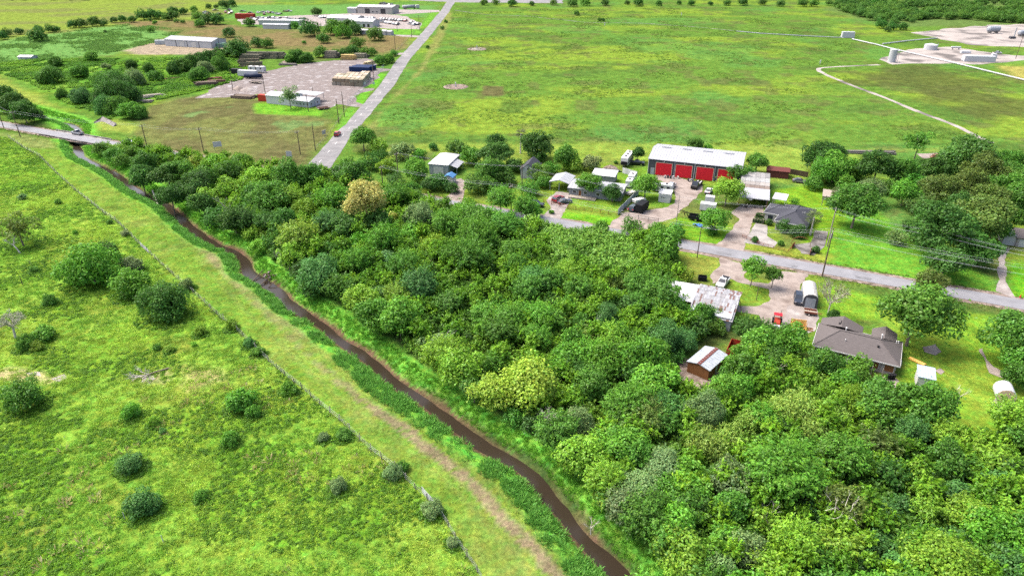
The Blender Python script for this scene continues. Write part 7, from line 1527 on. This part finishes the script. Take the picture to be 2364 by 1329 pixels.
for r_, x, y, L_, W_, H_, lb in ((4,1985,505,18,5,3.2,'long low white container tank at the pad front'),(4,912,312,9,4,4.2,'white box cabinet at the pipeline bend'),(4,1880,440,6,3,1.4,'low valve skid on the near well pad'),(4,2110,480,3,3,2.6,'small white valve cabinet beside the long container tank')):
    m2 = MB(); m2.box(-L_/2,L_/2,-W_/2,W_/2,.1,H_,0,.15,.15); m2.box(-L_/2+.3,L_/2-.3,-W_/2+.3,W_/2-.3,H_,H_+.15); tag(m2.build('equipment_box','metal_white',None,Q(r_,x,y),(0,0,math.radians(-10))),lb,'equipment')
def pipeline(pts, r_, label, z=.7, m_='metal_white'):
    o = thing('pipeline', label, 'pipeline', (0,0,0)); mb = MB()
    for i in range(len(pts)-1): mb.tube(pts[i]+Vector((0,0,z)),pts[i+1]+Vector((0,0,z)),r_,n=8)
    mb.build('pipe',m_,o); L_ = sum((pts[i+1]-pts[i]).length for i in range(len(pts)-1))
    s_ = MB(); s_.box(-.2,.2,-.2,.2,0,z); me_ = s_.mesh('support','concrete')
    for k in range(int(L_/9)): p = along(pts, k*9.0); link('support',me_,o,(p.x,p.y,0))
pipeline([Q(4,950,330),Q(4,1150,375),Q(4,1260,405),Q(4,1480,455),Q(4,1740,515),Q(4,2364,668)],.38,'thick white pipeline crossing in front of the well pads')
pipeline([Q(4,1200,370),Q(4,1400,345),Q(4,1650,322)],.4,'thinner pale pipeline branching towards the far well pad')
pipeline([Q(4,0,262),Q(4,200,280),Q(4,520,298),Q(4,880,316)],.3,'low grey pipeline along the wet ditch to the cabinet',.4,'metal_grey')
dl = PL('1050,24 1120,34 1220,38 1350,52 1480,54 1600,62 1700,72')
strip('field_ditch', dl, 1.6, .02, 'concrete_dark', jit=1.0, ns=.2, seed=3)
for i, (x, y, lb) in enumerate(((1101,114,'white wellhead in a pale bermed ring near the side road'),(1052,201,'white wellhead in a dark muddy ring in the big field'),(1396,60,'lone white valve post in the far field'),(1573,36,'far white wellhead at the top of the big field'),(1893,148,'small white valve tree at the bend of the dirt track'))):
    o = thing('wellhead', lb, 'wellhead', P(x,y)); m2 = MB(); m2.tube((0,0,0),(0,0,2.2),.3,.18,8); m2.tube((-.7,0,1.2),(.7,0,1.2),.14,n=6); m2.box(-.3,.3,-.3,.3,1.9,2.4); m2.build('valve','trim_white',o)
    if i < 2:
        m2 = MB(); n = 28; R_ = 5.5
        for k in range(n):
            a0, a1 = k*6.2832/n, (k+1)*6.2832/n
            c0_ = [(math.cos(a)*r__*(1+.04*math.sin(3*a)),math.sin(a)*r__,z_) for a in (a0,) for r__, z_ in ((R_-1.1,.02),(R_,.45),(R_+1.1,.02))]; c1_ = [(math.cos(a)*r__*(1+.04*math.sin(3*a)),math.sin(a)*r__,z_) for a in (a1,) for r__, z_ in ((R_-1.1,.02),(R_,.45),(R_+1.1,.02))]
            m2.face([c0_[0],c0_[1],c1_[1],c1_[0]][::-1]); m2.face([c0_[1],c0_[2],c1_[2],c1_[1]][::-1])
        m2.build('berm','dirt_dark',o)
        m2 = MB(); m2.face([(math.cos(k*6.2832/n)*4.4,math.sin(k*6.2832/n)*4.4,.03) for k in range(n)]); m2.build('pad','sand_pad' if i == 0 else 'dirt_dark',o)

# ---- repairs and stains on the near road
for k, q in enumerate(('1972,636 2012,643 2008,648 1975,641','1330,522 1352,526 1350,529 1328,525','1655,580 1690,586 1688,591 1652,585','2110,655 2150,662 2146,667 2108,660','1560,562 1575,565 1573,569 1557,566','1830,612 1842,614 1840,619 1827,617')):
    pt = sheet('road_patch', q, .112, 'patch', .12, .6, .8, seed=k); pt.parent = road; del pt['kind']
